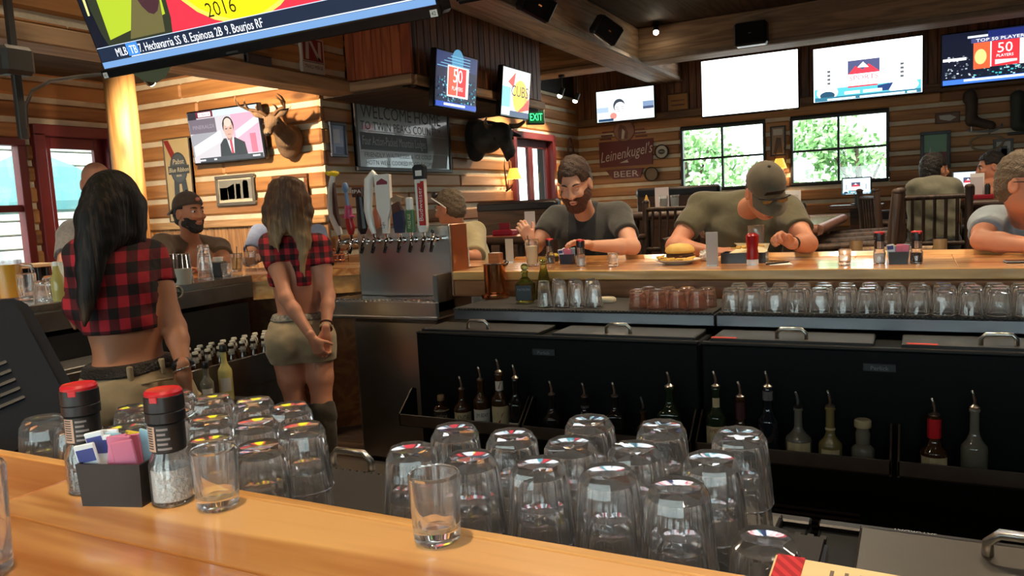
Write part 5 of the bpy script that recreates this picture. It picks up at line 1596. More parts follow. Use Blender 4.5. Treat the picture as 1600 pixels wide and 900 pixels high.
def d_sports(col, w, h, tiny=False):
    LAYER[0] = 0
    col((70, 150, 160)).rect(-w * .48, -h * .42, w * .48, -h * .25, yl())
    col((220, 232, 240)).disc(-w * .36, -h * .32, w * .1, yl(), rz=h * .13)
    col((30, 60, 80)).disc(-w * .36, -h * .37, w * .07, yl(), rz=h * .07)
    col((220, 232, 244)).disc(w * .32, -h * .32, w * .14, yl(), rz=h * .12)
    col((30, 50, 90)).poly([(w * .1, -h * .28), (w * .24, -h * .25), (w * .2, -h * .38), (w * .1, -h * .38)], yl())
    for x in (-w * .36, w * .3):
        for i in range(4): col((70, 76, 80)).rect(x, -h * .18 + i * .07 * h, x + w * .03, -h * .14 + i * .07 * h, yl())
    col((62, 66, 96)).rect(-w * .17, -h * .05, w * .12, h * .2, yl())
    col((198, 48, 60)).poly([(-w * .17, -h * .05), (-w * .1, h * .1), (-w * .03, h * .02), (w * .02, h * .12), (w * .12, -h * .03)], yl())
    col((244, 244, 246)).poly([(-w * .03, h * .16), (w * .02, h * .06), (-w * .08, h * .07)], yl())
    col((244, 240, 240)).rect(-w * .17, -h * .25, w * .12, -h * .04, yl())
    col((196, 40, 54)).text('SPORTS', -w * .025, -h * .15, h * .085, yl(), w=w * .26)
    col((196, 40, 54)).text('AUTHORITY', -w * .025, -h * .225, h * .045, yl(), w=w * .26)
    col((196, 40, 54)).rect(-w * .17, -h * .27, w * .1, -h * .245, yl())
    col((40, 90, 110)).rect(-w * .48, -h * .47, w * .48, -h * .4, yl())
    for x0, x1 in ((-.2, -.06), (-.03, .14)): col((230, 238, 240)).rect(w * x0, -h * .38, w * x1, -h * .33, yl())
    for x0, x1 in ((-.36, -.1), (-.06, .34), (.36, .44)): col((210, 226, 232)).rect(w * x0, -h * .46, w * x1, -h * .43, yl())


def d_top50(col, w, h):
    LAYER[0] = 0
    r = random.Random(8)
    col((24, 34, 90)).rect(-w * .1, h * .3, w * .48, h * .46, yl())
    col((200, 210, 230)).rect(-w * .27, h * .36, -w * .1, h * .4, yl())
    speckle(col, r, -w * .48, -w * .24, -h * .36, h * .05, 60, [(200, 210, 220), (90, 100, 110), (20, 22, 30), (150, 160, 170)], w * .02)
    speckle(col, r, -w * .24, w * .45, -h * .38, -h * .2, 90, [(60, 160, 170), (20, 60, 70), (150, 190, 196), (20, 30, 40)], w * .025)
    col((250, 250, 250)).rect(-w * .48, -h * .03, -w * .28, h * .02, yl())
    col((248, 248, 250)).rect(-w * .22, -h * .2, w * .48, h * .3, yl())
    col((226, 86, 50)).rect(-w * .22, -h * .22, -w * .08, h * .26, yl())
    col((250, 190, 120)).disc(-w * .16, h * .0, w * .05, yl(), rz=h * .14)
    col((206, 46, 54)).rect(-w * .07, -h * .2, w * .16, h * .26, yl())
    col((250, 240, 240)).text('50', w * .04, h * .04, h * .18, yl())
    col((250, 240, 240)).text('PLAYERS', w * .04, -h * .04, h * .05, yl())
    col((240, 200, 200)).poly([(-w * .04, -h * .08), (w * .14, -h * .1), (w * .14, -h * .14), (-w * .04, -h * .17)], yl())
    col((120, 126, 136)).poly([(w * .26, -h * .2), (w * .34, -h * .2), (w * .36, h * .06), (w * .3, h * .14), (w * .24, h * .04)], yl())
    col((190, 60, 60)).rect(w * .34, h * .1, w * .47, h * .28, yl())
    col((60, 64, 110)).rect(-w * .24, h * .26, w * .48, h * .34, yl())
    col((240, 244, 250)).text('TOP 50 PLAYERS', -w * .2, h * .275, h * .055, yl(), w=w * .42, align='LEFT')
    col((60, 110, 220)).rect(-w * .48, -h * .47, w * .48, -h * .38, yl())
    col((220, 232, 246)).rect(-w * .3, -h * .43, w * .44, -h * .39, yl())


def d_news(col, w, h):
    LAYER[0] = 0
    col((150, 150, 156)).poly([(-w * .48, -h * .36), (-w * .1, h * .06), (-w * .2, h * .2), (-w * .48, h * .05)], yl())
    col((110, 100, 110)).rect(-w * .48, h * .08, -w * .1, h * .34, yl())
    col((236, 240, 240)).poly([(-w * .46, -h * .34), (-w * .05, -h * .1), (-w * .05, h * .1), (-w * .46, -h * .15)], yl())
    col((226, 160, 180)).rect(w * .12, -h * .36, w * .48, h * .36, yl())
    col((246, 206, 214)).poly([(w * .15, -h * .1), (w * .48, h * .16), (w * .48, h * .3), (w * .15, h * .05)], yl())
    col((206, 110, 130)).rect(w * .34, -h * .36, w * .42, -h * .02, yl())
    col((150, 140, 150)).text('PINERALDI', -w * .28, h * .16, h * .07, yl(), w=w * .3)
    col((34, 40, 46)).poly([(-w * .1, -h * .4), (w * .28, -h * .4), (w * .26, -h * .16), (w * .14, -h * .06), (-w * .02, -h * .06), (-w * .08, -h * .16)], yl())
    col((240, 240, 244)).poly([(w * .02, -h * .06), (w * .12, -h * .06), (w * .1, -h * .34), (w * .06, -h * .34)], yl())
    col((186, 60, 76)).poly([(w * .055, -h * .1), (w * .09, -h * .1), (w * .095, -h * .34), (w * .06, -h * .34)], yl())
    col((150, 110, 96)).rect(w * .03, -h * .1, w * .1, 0, yl())
    col((48, 36, 34)).disc(w * .065, h * .16, w * .078, yl(), rz=h * .17)
    col((200, 160, 144)).disc(w * .065, h * .1, w * .066, yl(), rz=h * .17)
    col((222, 190, 176)).disc(w * .065, h * .22, w * .05, yl(), rz=h * .08)
    for s in (-1, 1): col((80, 60, 56)).rect(w * (.065 + s * .03) - w * .014, h * .1, w * (.065 + s * .03) + w * .014, h * .118, yl())
    col((150, 100, 92)).rect(w * .045, h * .0, w * .088, h * .012, yl())
    col((196, 220, 228)).rect(-w * .14, h * .36, w * .48, h * .47, yl())
    col((110, 34, 50)).rect(-w * .36, h * .36, -w * .12, h * .47, yl())
    col((246, 246, 246)).rect(-w * .33, h * .375, -w * .15, h * .455, yl())
    col((110, 34, 50)).text('D-BACK', -w * .24, h * .385, h * .05, yl(), w=w * .16)
    col((40, 40, 48)).rect(-w * .48, h * .34, -w * .36, h * .47, yl())
    col((60, 62, 70)).rect(-w * .4, -h * .46, w * .48, -h * .38, yl())
    for a, b in ((-.4, -.32), (-.2, -.16), (.34, .44)): col((220, 222, 226)).rect(w * a, -h * .435, w * b, -h * .405, yl())


def wall_tv(label, p0, p1, plane, draw, base, glow, tilt=0.0, axis='Y', **kw):
    """p0, p1: photo pixels of the top-left and bottom-right screen corners on a wall plane"""
    a, b = at(*p0, **{axis: plane}), at(*p1, **{axis: plane})
    i = 0 if axis == 'Y' else 1
    w, h = abs(b[i] - a[i]), abs(a[2] - b[2])
    return tv(label, (a + b) / 2, 0 if axis == 'Y' else R90, tilt, w, h, draw, base, glow=glow, **kw), w, h


wall_tv('wall television with an almost white screen above the left window', (1094, 95), (1249, 170), YNW - .13, d_blank, (250, 252, 252), 2.2)
wall_tv('wall television with a red mountain logo on white', (1269, 76), (1443, 146), YNW - .13, d_sports, (248, 250, 252), 1.8)
wall_tv('wall television with a red numbered countdown and crowd', (1470, 54), (1660, 118), YNW - .13, d_top50, (14, 18, 34), 1.2)
wall_tv('smaller wall television showing a football player in a white helmet', (930, 143), (1024, 185), YNW - .3, d_helmet, (226, 240, 240), 1.25)
wall_tv('corner television with a red numbered countdown on the boarded bulkhead', (677, 74), (748, 177), XBOX + .13, d_fifty, (20, 26, 48), 1.15, tilt=.12, axis='X')
wall_tv('television with yellow and red lettering on the boarded bulkhead', (782, 101), (830, 188), XBOX + .13, d_cubs, (226, 232, 224), 1.2, tilt=.12, axis='X')
wall_tv('news television above the framed photographs on the log wall', (293, 176), (412, 248), YTV - .14, d_news, (196, 190, 194), 1.0, tilt=.1)
for o in [o for o in bpy.data.objects if o.get('category') == 'television']:
    MB().box((0, .1, 0), (.2, .1, .2), .01).build('wall_bracket', BLACKP, o)

# large hanging television over the bar
YBT = 1.78
L0, R0 = at(164, 119, Y=YBT), at(692, 24, Y=YBT)
Wb = float(R0[0] - L0[0]); Hb = Wb * .575
TB = math.radians(19)


def ub(px, py):  # fraction along the lower edge
    return (float(at(px, py, Y=YBT)[0]) - (L0[0] + R0[0]) / 2)


def d_big(col, w, h):
    LAYER[0] = 0
    z0 = -h / 2
    col((16, 18, 28)).rect(-w * .49, z0 + .03, w * .49, h * .48, yl())
    col((206, 44, 60)).rect(-w * .22, z0 + .09, w * .49, h * .48, yl())
    col((40, 44, 30)).disc(-w * .33, z0 + h * .28, w * .13, yl(), rz=h * .34)
    col((150, 170, 40)).poly([(-w * .43, z0 + .11), (-w * .22, z0 + .15), (-w * .2, z0 + h * .5), (-w * .3, z0 + h * .62), (-w * .42, z0 + h * .5)], yl())
    col((90, 84, 50)).poly([(-w * .36, z0 + .1), (-w * .24, z0 + .1), (-w * .21, z0 + h * .32), (-w * .3, z0 + h * .3)], yl())
    col((60, 36, 40)).disc(-w * .255, z0 + h * .4, w * .05, yl(), rz=h * .2)
    col((206, 204, 120)).poly([(-w * .475, z0 + h * .25), (-w * .468, z0 + h * .25), (-w * .455, z0 + h * .5), (-w * .468, z0 + h * .5)], yl())
    cx = (ub(335, 50) + ub(520, 10)) / 2 - .06
    col((250, 226, 80)).disc(cx, z0 + .34, w * .225, yl(), n=28, rz=.262)
    col((244, 228, 20)).disc(cx, z0 + .34, w * .215, yl(), n=28, rz=.25)
    tx = ub(362, 18)
    col((40, 34, 10)).text('2016', tx, z0 + .112, .042, yl(), w=.12)
    col((40, 34, 10)).text('15 JULY', tx + .0, z0 + .175, .036, yl(), w=.17)
    col((14, 16, 22)).rect(-w * .49, z0 + .02, w * .49, z0 + .026, yl())
    col((96, 132, 176)).rect(-w * .49, z0 + .026, w * .49, z0 + .046, yl())
    col((24, 34, 52)).rect(-w * .49, z0 + .048, w * .49, z0 + .092, yl())
    col((200, 214, 230)).rect(ub(212, 85), z0 + .047, w * .49, z0 + .05, yl())
    col((180, 196, 214)).rect(-w * .49, z0 + .091, w * .49, z0 + .093, yl())
    col((60, 120, 200)).rect(ub(209, 85), z0 + .051, ub(226, 80), z0 + .09, yl())
    T = z0 + .056
    for s, a, b in (('MLB', 190, 206), ('TB', 212, 222), ('7. Hechavarria SS', 226, 291), ('8. Espinosa 2B', 297, 357), ('9. Bourjos RF', 363, 421)):
        x0, x1 = ub(a, 75), ub(b, 65)
        col((236, 240, 246)).text(s, (x0 + x1) / 2, T, .026, yl(), w=x1 - x0)


c = (np.array(L0) + np.array(R0)) / 2 + np.array([0, -math.sin(TB) * Hb / 2, math.cos(TB) * Hb / 2])
big = tv('large tilted television hanging over the bar, sports ticker along its lower edge', c, 0, TB, Wb, Hb, d_big, (16, 18, 28), glow=1.25, bez=.02)
MB().box((0, -.004, -Hb / 2 + .01), (Wb, .012, .03), .003).build('lower_bezel', SCRBLK, big)
for x, s in ((-Wb / 2 + .02, '41'), (Wb / 2 - .02, '42')):
    q = MB().box((x, -.0095, -Hb / 2 + .006), (.022, .002, .018)).build('number_tag', WHITE, big)
    MB().text(s, x, -Hb / 2 + .001, .01, -.011).build('lettering', INK, q)
MB().box((Wb * -.05, -.0095, -Hb / 2 + .004), (.05, .002, .006)).build('logo_strip', CHROME, big)
p = at(300, 112, Y=YBT + .1)
MB().cyl((0, .12, 0), (0, .12, (ZCEIL - float(c[2])) / math.cos(TB) + .03), .025, n=12).build('ceiling_pole', BLACKP, big)
# its neighbour along the same ceiling rail
R1 = at(712, 20, Y=YBT)
c2 = np.array([R1[0] + Wb / 2, c[1], c[2] + .015])
tv2 = tv('second large television hanging over the bar beside the one with the ticker', c2, 0, TB, Wb, Hb, d_sports, (236, 242, 250), glow=1.25, bez=.02)

MB().cyl((0, .12, 0), (0, .12, (ZCEIL - float(c2[2])) / math.cos(TB) + .03), .025, n=12).build('ceiling_pole', BLACKP, tv2)

# small table-top televisions in the dining room
def table_tv(label, p0, p1, Y):
    a, b = at(*p0, Y=Y), at(*p1, Y=Y)
    w, h = b[0] - a[0], a[2] - b[2]
    t = tv(label, (a + b) / 2, 0, 0, w, h, d_sports, (206, 220, 240), glow=1.0, bez=.012)
    MB().box((0, .03, -h / 2 - .04), (w * .14, .03, .1), .004).build('stand_neck', BLACKP, t)
    MB().box((0, .03, -h / 2 - .094), (w * .4, .12, .012), .004).build('stand_foot', BLACKP, t)
    return (a + b) / 2, w, h
TT1 = table_tv('small table television on the booth table under the right window', (1315, 278), (1362, 303), 8.6)
TT2 = table_tv('small table television on the table of the two men at the back', (1488, 268), (1541, 300), 9.0)


# ================================================================ signs, trophies and pictures on the walls
def panel(name, label, cat, p0, p1, axis, plane, m, frame=None, fw=.03, depth=.03):
    """framed flat panel between two photo pixels on a wall plane; returns the root, width and height"""
    a, b = at(*p0, **{axis: plane}), at(*p1, **{axis: plane})
    i = 0 if axis == 'Y' else 1
    w, h = abs(b[i] - a[i]), abs(a[2] - b[2])
    c = (a + b) / 2
    t = thing(name, label, cat, c, 0 if axis == 'Y' else R90)
    MB().box((0, depth / 2, 0), (w, depth, h), .003).build('panel', m, t)
    if frame:
        f = MB()
        for s in (-1, 1):
            f.box((0, depth / 2 - .006, s * (h / 2 - fw / 2)), (w + .004, depth + .012, fw), .004)
            f.box((s * (w / 2 - fw / 2), depth / 2 - .006, 0), (fw, depth + .012, h - 2 * fw), .004)
        f.build('frame', frame, t)
    return t, w, h


GLARE_SLATE = mat('glare_slate_panel', lin((158, 164, 162)), .3, noise=(3, lin((128, 136, 138)), .8), coat=.6)  # pale glare of the board's glass put into the panel colour
DKTXT = mat('dark_lettering', lin((62, 68, 72)), .6); PALETXT = mat('pale_lettering', lin((176, 184, 186)), .6)
t, w, h = panel('welcome_board', 'large grey welcome board with dark lettering', 'sign', (551, 153), (706, 270), 'X', XB + .03, GLARE_SLATE, mat('welcome_frame', lin((60, 54, 50)), .5), .035)
for s, x_, ww in (('WELCOME', -.19, .5), ('HOME', .24, .3)): MB().text(s, x_ * w, .25 * h, .19 * h, -.0008, w=ww * w).build('lettering', DKTXT, t)
for s, z, hh, ww, m in ( ('TO TWIN PEAKS COUNTRY', .085, .12, .84, DKTXT), ('FRIENDLY WAITRESSES & ICE COLD BEER', -.3, .065, .8, DKTXT), ("HOT'N WELL COOKED FOOD & COMPANY", -.41, .065, .78, DKTXT)):
    MB().text(s, -w * .03, z * h, hh * h, -.0008, w=ww * w).build('lettering', m, t)
q = MB().rect(-w * .46, -h * .2, w * .22, h * .045, -.0006).build('dark_band', mat('slate_dark', lin((84, 94, 98)), .6), t)
MB().text('Four Action-Packed Mountain Lodges', -w * .12, -h * .13, h * .13, -.0012, w=w * .64).build('lettering', PALETXT, q)
for z in (.06, -.22): MB().rect(-w * .46, h * z, w * .46, h * (z + .012), -.001).build('rule_line', PALETXT, t)
MB().poly([(w * .25, -h * .44), (w * .44, -h * .44), (w * .46, -h * .2), (w * .4, .12 * h), (w * .32, .2 * h), (w * .27, .05 * h), (w * .3, -h * .15)], -.0009).build('painted_figure', mat('figure_paint', lin((150, 146, 144)), .7), t)

# ribbon beer sign
t, w, h = panel('beer_sign', 'cream beer sign with a blue ribbon and a red diagonal stripe', 'sign', (254, 218), (307, 345), 'Y', YTV - .03, mat('cream_sign', lin((196, 176, 132)), .5, noise=(5, lin((176, 150, 106)), .6)), mat('thin_dark', lin((70, 60, 48)), .5), .008)
RB = mat('ribbon_grey', lin((58, 62, 66)), .5)
MB().poly([(-w * .49, h * .48), (-w * .3, h * .48), (w * .1, h * .16), (-w * .1, h * .14)], -.0006).build('red_stripe', mat('sign_red', lin((140, 40, 34)), .5), t)
MB().disc(.02 * w, h * .14, w * .33, -.0018, n=28, rz=h * .19).build('round_badge', RB, t)
MB().disc(.02 * w, h * .14, w * .29, -.0022, n=28, rz=h * .17).build('badge_ring', mat('badge_inner', lin((76, 82, 88)), .5), t)
MB().poly([(-w * .2, h * .0), (w * .0, h * .02), (-w * .04, -h * .26), (-w * .12, -h * .2), (-w * .24, -h * .26)], -.0012).build('ribbon_tail', RB, t)
MB().poly([(w * .06, h * .02), (w * .26, h * .0), (w * .34, -h * .24), (w * .22, -h * .2), (w * .12, -h * .26)], -.0012).build('ribbon_tail', RB, t)
MB().rect(-w * .38, h * .07, w * .42, h * .17, -.003).build('name_band', RB, t)
for s, z, hh, ww in (('Pabst', .19, .06, .42), ('Blue Ribbon', .095, .055, .74), ('BEER', .04, .022, .2)):
    MB().text(s, .02 * w, z * h, hh * h, -.0036, w=ww * w, shear=.15 if hh > .03 else 0).build('lettering', mat('ivory_letters', lin((214, 200, 166)), .5), t)


def picture(label, p0, p1, axis, plane, fm, bg, shapes=(), fw=.03, matw=0.0):
    t, w, h = panel('framed_picture', label, 'picture', p0, p1, axis, plane, bg, fm, fw, .02)
    if matw: MB().rect(-w / 2 + fw + matw, -h / 2 + fw + matw, w / 2 - fw - matw, h / 2 - fw - matw, -.0005).build('print', shapes[0][1], t)
    for pts, m in shapes: MB().poly([(x * w, z * h) for x, z in pts], -.0012).build('picture_shape', m, t)
    return t


GF = mat('grey_frame', lin((92, 86, 78)), .4); WF = wood('brown_frame', lin((96, 58, 34)), lin((130, 84, 52)), knots=0); BF = mat('black_frame', (.02, .018, .016), .4)
g1, g2, g3 = mat('photo_light', lin((196, 190, 176)), .4), mat('photo_mid', lin((130, 126, 118)), .4), mat('photo_dark', lin((74, 72, 70)), .4)
R4 = lambda a, b, c, d: [(a, b), (c, b), (c, d), (a, d)]
picture('grey framed black and white photograph under the news television', (336, 276), (400, 319), 'Y', YTV - .02, GF, mat('mat_board', lin((206, 196, 170)), .5),
        [(R4(-.42, -.3, .42, .34), g2), (R4(-.4, -.3, -.2, .1), g1), ([(-.18, -.28), (-.02, -.28), (-.02, .22), (-.2, .1)], g1), (R4(.02, -.28, .14, .2), g3), (R4(.2, -.28, .34, .26), g3), ([(.22, .1), (.32, .1), (.32, .3), (.22, .3)], g1)])
picture('brown framed certificate behind the blonde waitress', (425, 275), (484, 327), 'Y', YTV - .02, WF, mat('cert_board', lin((196, 186, 164)), .5), [(R4(-.36, -.3, .36, .3), g1), (R4(-.05, .2, .1, .26), WHITE)], fw=.035)
picture('narrow bluish beer poster beside the welcome board', (514, 190), (543, 246), 'X', XB + .01, mat('poster_frame', (.06, .07, .1), .4), mat('poster_blue', lin((150, 172, 210)), .3), [(R4(-.3, -.1, .1, .3), mat('poster_pale', lin((206, 214, 226)), .4)), (R4(-.2, -.4, .3, -.2), mat('poster_navy', lin((60, 80, 140)), .4))], fw=.025)
picture('green and red sports poster in a black frame at the back', (1438, 207), (1485, 262), 'Y', YNW - .02, BF, mat('poster_green', lin((110, 160, 120)), .4), [(R4(-.42, -.42, .42, -.06), mat('poster_red', lin((140, 70, 70)), .5)), ([(-.3, -.4), (-.1, -.4), (-.16, .1)], g1), ([(.1, -.4), (.26, -.4), (.2, .05)], g2)], fw=.04)
picture('grey framed photograph near the hanging skates', (1552, 218), (1583, 254), 'Y', YNW - .02, GF, g1, [(R4(-.3, -.36, .3, .1), g2), (R4(-.1, -.36, .2, .2), g3)], fw=.03)
picture('small wooden plaque with a pale fish on the back wall', (1461, 177), (1500, 191), 'Y', YNW - .02, mat('plaque_wood', lin((110, 76, 60)), .5), mat('plaque_board', lin((120, 86, 66)), .5), [([(-.3, -.1), (.1, -.3), (.36, 0), (.1, .26), (-.34, .24)], g1)], fw=.015)
picture('tall printed poster between the two windows', (1203, 198), (1228, 243), 'Y', YNW - .02, BF, mat('poster_sepia', lin((150, 128, 104)), .5), [(R4(-.3, .2, .3, .4), g1), ([(-.3, -.4), (.3, -.4), (.2, .1), (-.1, .12)], mat('poster_brown', lin((84, 66, 52)), .5))], fw=.02)
picture('yellow wooden plaque on the vertical boards', (1041, 147), (1077, 172), 'Y', YNW - .02, mat('plaque_edge', lin((90, 62, 36)), .5), mat('plaque_yellow', lin((176, 126, 64)), .5), [(R4(-.3, .05, .3, .12), WF), (R4(-.3, -.2, .3, -.12), WF)], fw=.02)
# street style sign on the hanging log bulkhead
t, w, h = panel('trail_sign', 'white trail sign with a red symbol on the hanging log bulkhead', 'sign', (469, 55), (509, 118), 'X', XTR + .02, mat('sign_white', lin((206, 196, 184)), .5), None)
MB().rect(-w * .44, -h * .16, w * .44, h * .46, -.0005).build('red_field', mat('sign_maroon', lin((140, 50, 44)), .5), t)
for pts in ([(-.34, -.12), (-.2, -.12), (-.16, .4), (-.3, .4)], [(-.16, .4), (-.04, .4), (.34, -.12), (.2, -.12)], [(.2, -.12), (.34, -.12), (.36, .42), (.24, .42)]):
    MB().poly([(x * w, z * h) for x, z in pts], -.0012).build('symbol_bar', MATS['sign_white'], t)
MB().rect(-w * .46, -h * .2, w * .46, -h * .18, -.0012).build('rule_line', INK, t)
MB().text('TRAILS MERGE', 0, -h * .37, h * .1, -.0012, w=w * .8).build('lettering', INK, t)
t, w, h = panel('licence_plate', 'old grey licence plate on the hanging log bulkhead', 'plate', (385, 82), (424, 106), 'X', XTR + .02, mat('old_plate', lin((96, 84, 84)), .5), mat('plate_rim', lin((70, 60, 60)), .5), .01)
MB().text('482·731', 0, -h * .2, h * .36, -.0006, w=w * .8).build('lettering', mat('plate_letter', lin((130, 118, 112)), .5), t) if False else None

# maroon lager sign
a, b = at(935, 250, Y=YNW - .02), at(1022, 225, Y=YNW - .02)
c = (a + b) / 2; W_ = float(b[0] - a[0])
t = thing('beer_sign', 'maroon wooden beer sign with white script and a round portrait', 'sign', c, 0)
MAR = mat('maroon_sign', lin((112, 46, 44)), .5); IV = mat('ivory_script', lin((220, 206, 190)), .5); TAN = mat('tan_print', lin((158, 116, 88)), .5)
MB().poly([(-.48 * W_, -.2), (.46 * W_, -.2), (.48 * W_, .17), (-.48 * W_, .17)], 0, .02).build('sign_board', MAR, t)
MB().poly([(-.38 * W_, -.24), (.3 * W_, -.24), (.24 * W_, -.38), (-.24 * W_, -.38)], 0, .02).build('lower_board', MAR, t)
MB().disc(-.02 * W_, .31, .15, -.001, n=28).build('portrait_disc', TAN, t)
MB().lathe([(.152, 0), (.158, 0), (.158, .02), (.152, .02)], 28, close=True, M=Matrix.Translation((-.02 * W_, .02, .31)) @ Matrix.Rotation(R90, 4, 'X')).build('disc_rim', MAR, t)
MB().poly([(-.1, .2), (.03, .19), (.05, .28), (.0, .37), (-.07, .4), (-.11, .33)], -.003).build('portrait', mat('portrait_brown', lin((110, 70, 56)), .5), t)
MB().poly([(-.06, .2), (-.02, .19), (-.0, .3), (-.04, .34)], -.005).build('portrait_feather', IV, t)
for i in range(3):
    MB().box((-.36 * W_ + .02 * i, .01, .21 + .05 * i), (.2 * W_, .02, .02)).build('speed_line', MAR, t)
    MB().box((.28 * W_ - .02 * i, .01, .21 + .05 * i), (.2 * W_, .02, .02)).build('speed_line', MAR, t)
MB().text("Leinenkugel's", .0, -.08, .15, -.002, w=W_ * .92, shear=.3, spin=.13).build('lettering', IV, t)
MB().poly([(-.1, -.15), (.38 * W_, .0), (.02, -.11), (.04, -.15)], -.0025).build('script_swash', IV, t)
MB().text('BEER', -.01, -.355, .09, -.002, w=W_ * .44).build('lettering', IV, t)


def round_sign(label, px, py, rpx, face, rim, text=None, cat='sign'):
    p = at(px, py, Y=YNW - .02); r = abs(float(at(px + rpx, py, Y=YNW - .02)[0] - p[0]))
    t = thing('round_sign', label, cat, p, 0)
    M = Matrix.Rotation(R90, 4, 'X')
    MB().lathe([(.0006, 0), (r * .86, 0), (r * .86, .012), (.0006, .012)], 28, M=M).build('sign_face', face, t)
    MB().lathe([(r * .84, 0), (r, 0), (r, .03), (r * .9, .035), (r * .84, .02)], 28, close=True, M=M).build('rim', rim, t, smooth=35)
    if text:
        q = MB().disc(0, 0, r * .5, -.0128, rz=r * .36).build('emblem', INK, t)
        MB().text(text, 0, -r * .1, r * .22, -.0136, w=r * .7, shear=.2).build('lettering', face, q)
    return t


round_sign('round white beer sign with a dark emblem and black rim', 1034, 237, 11, mat('sign_offwhite', lin((186, 180, 164)), .5), BF, 'Miller')
round_sign('round brass coloured metal tray hung on the logs', 1018, 272, 11, mat('tray_brass', lin((120, 96, 66)), .45, noise=(20, lin((150, 120, 84)), .7)), mat('tray_rim', lin((78, 62, 46)), .4), None, 'tray')

# exit sign
p = at(836, 183, X=XB + .22)
t = thing('exit_sign', 'green glowing exit sign over the glazed door', 'exit sign', p, R90 * .55)
MB().box((0, 0, 0), (.24, .06, .19), .008).build('housing', mat('exit_housing', (.03, .05, .035), .4), t)
f = MB().rect(-.1, -.075, .1, .075, -.0308).build('lit_face', emat('exit_dark', lin((20, 90, 50)), .6), t)
MB().text('EXIT', 0, -.045, .09, -.032, w=.17).build('lettering', emat('exit_green', lin((60, 240, 130)), 2.2), f)
MB().cyl((0, .03, 0), (0, .3, 0), .012).build('wall_arm', BLACKP, t)

# antler wall lamps with yellow shades
for px, py, axis, pl_, lab in ((803, 272, 'X', XB + .14, 'antler wall lamp with a yellow shade beside the glazed door'), (888, 274, 'X', XB + .14, 'antler wall lamp with a yellow shade in the corner by the beer sign'), (1218, 256, 'Y', YNW - .14, 'small yellow shaded wall lamp between the two windows')):
    p = at(px, py, **{axis: pl_})
    t = thing('wall_lamp', lab, 'lamp', p, R90 if axis == 'X' else 0)
    MB().lathe([(.095, -.06), (.05, .07), (.047, .07), (.092, -.06)], 20, close=True).build('lamp_shade', mat('amber_shade', lin((226, 180, 70)), .6, emit=.9), t, smooth=40)
    MB().lathe([(.0006, -.03), (.022, -.02), (.028, .01), (.015, .03), (.0006, .035)], 12).build('bulb', emat('bulb_glow', (1, .75, .4), 6), t, smooth=True)
    MB().tube([(0, .12, -.2), (0, .05, -.16), (0, .0, -.08), (0, 0, .08)], [.012, .012, .009, .006], 8).build('lamp_arm', BRN, t, smooth=True)
    for s in (-1, 1): MB().tube([(0, .1, -.2), (s * .05, .09, -.05), (s * .07, .09, .1), (s * .04, .09, .22)], [.012, .01, .008, .003], 8).build('antler_branch', BRN, t, smooth=True)
    d = bpy.data.lights.new('wall_lamp_bulb', 'POINT'); d.energy = 3.5; d.color = WARM; d.shadow_soft_size = .03
    link('wall_lamp_bulb', d, None, (p[0], p[1], p[2] - .07))

# speakers on the beams
def speaker(label, px, py, axis, pl_, rot, s=1.0):
    p = at(px, py, **{axis: pl_})
    t = thing('loudspeaker', label, 'speaker', p, rot)
    MB().box((0, .06, 0), (.28 * s, .16, .2 * s), .025).build('cabinet', BLACKP, t, smooth=30)
    MB().box((0, -.024, 0), (.25 * s, .012, .17 * s), .006).build('grille', mat('speaker_grille', (.012, .013, .015), .8, spec=.1), t)
    MB().box((0, -.031, 0), (.03, .002, .012)).build('badge', CHROME, t)
    MB().box((0, .2, 0), (.06, .18, .1)).build('wall_bracket', BLACKP, t)
speaker('tilted black loudspeaker on the side of the long pale beam', 951, 48, 'X', -2.912 + .25, (.35, .5, R90 * .6))
speaker('black loudspeaker facing out on the wide cross beam', 1172, 52, 'Y', 9.11 - .17, 0, 1.25)
speaker('black loudspeaker on the pale beam nearest the hanging televisions', 842, 8, 'X', -2.912 + .25, (.35, .4, R90 * .6), 1.0)

# lamps: track heads and unseen assumed ceiling cans
def spot_fix(label, p, tgt):
    d = (Vector(tgt) - Vector(p)).normalized()
    t = thing('track_spotlight', label, 'spotlight', p)
    m = MB(); m.cyl(-d * .1, d * .0, .028, .036, 16, caps=True); m.build('lamp_head', mat('lamp_black', (.02, .02, .02), .4), t, smooth=40)
    m = MB(); m.ell(d * .004, (.031, .031, .031), 14, 10); m.build('bulb', emat('spot_bulb', (1, .86, .62), 30), t, smooth=True)
    zc = (ZCEIL if p[0] > XTR + .3 else 2.76) if p[1] < 5.2 or p[0] > -3.4 else ZCEIL
    if 9.1 < p[1] - d.y * .07 < 9.46: zc = ZBEAM + .012
    MB().cyl((-d * .07), Vector((-d.x * .07, -d.y * .07, zc - p[2])), .008, n=8).build('stem', BLACKP, t)
    MB().cyl((-d.x * .07, -d.y * .07, zc - p[2] - .03), (-d.x * .07, -d.y * .07, zc - p[2]), .04, n=14).build('ceiling_mount', BLACKP, t)
for (p, tg, w_), lab in zip(SPOTS, ('lit spotlight beside the log column, aimed at the news television', 'lit spotlight next to the lettered television', 'middle lit spotlight of the three by the bulkhead', 'lit spotlight of the three furthest along the bulkhead', 'single lit spotlight hanging before the wide cross beam')):
    spot_fix(lab, p, tg)
canp = thing('ceiling_downlight_offscreen', 'unseen round ceiling downlight with a dark ring', 'downlight', (0, 0, 0), 0, 'unseen assumed downlights in the ceiling')
MB().lathe([(.062, 0), (.085, -.004), (.088, .002), (.062, .03)], 24, close=True).build('trim_ring', BLACKP, canp, smooth=40)
MB().lathe([(.0006, .02), (.06, .02), (.06, .026), (.0006, .026)], 20).build('lens', emat('can_lens', (1, .84, .62), 70), canp)  # strong glow added for glints in the glassware
_rows = {}
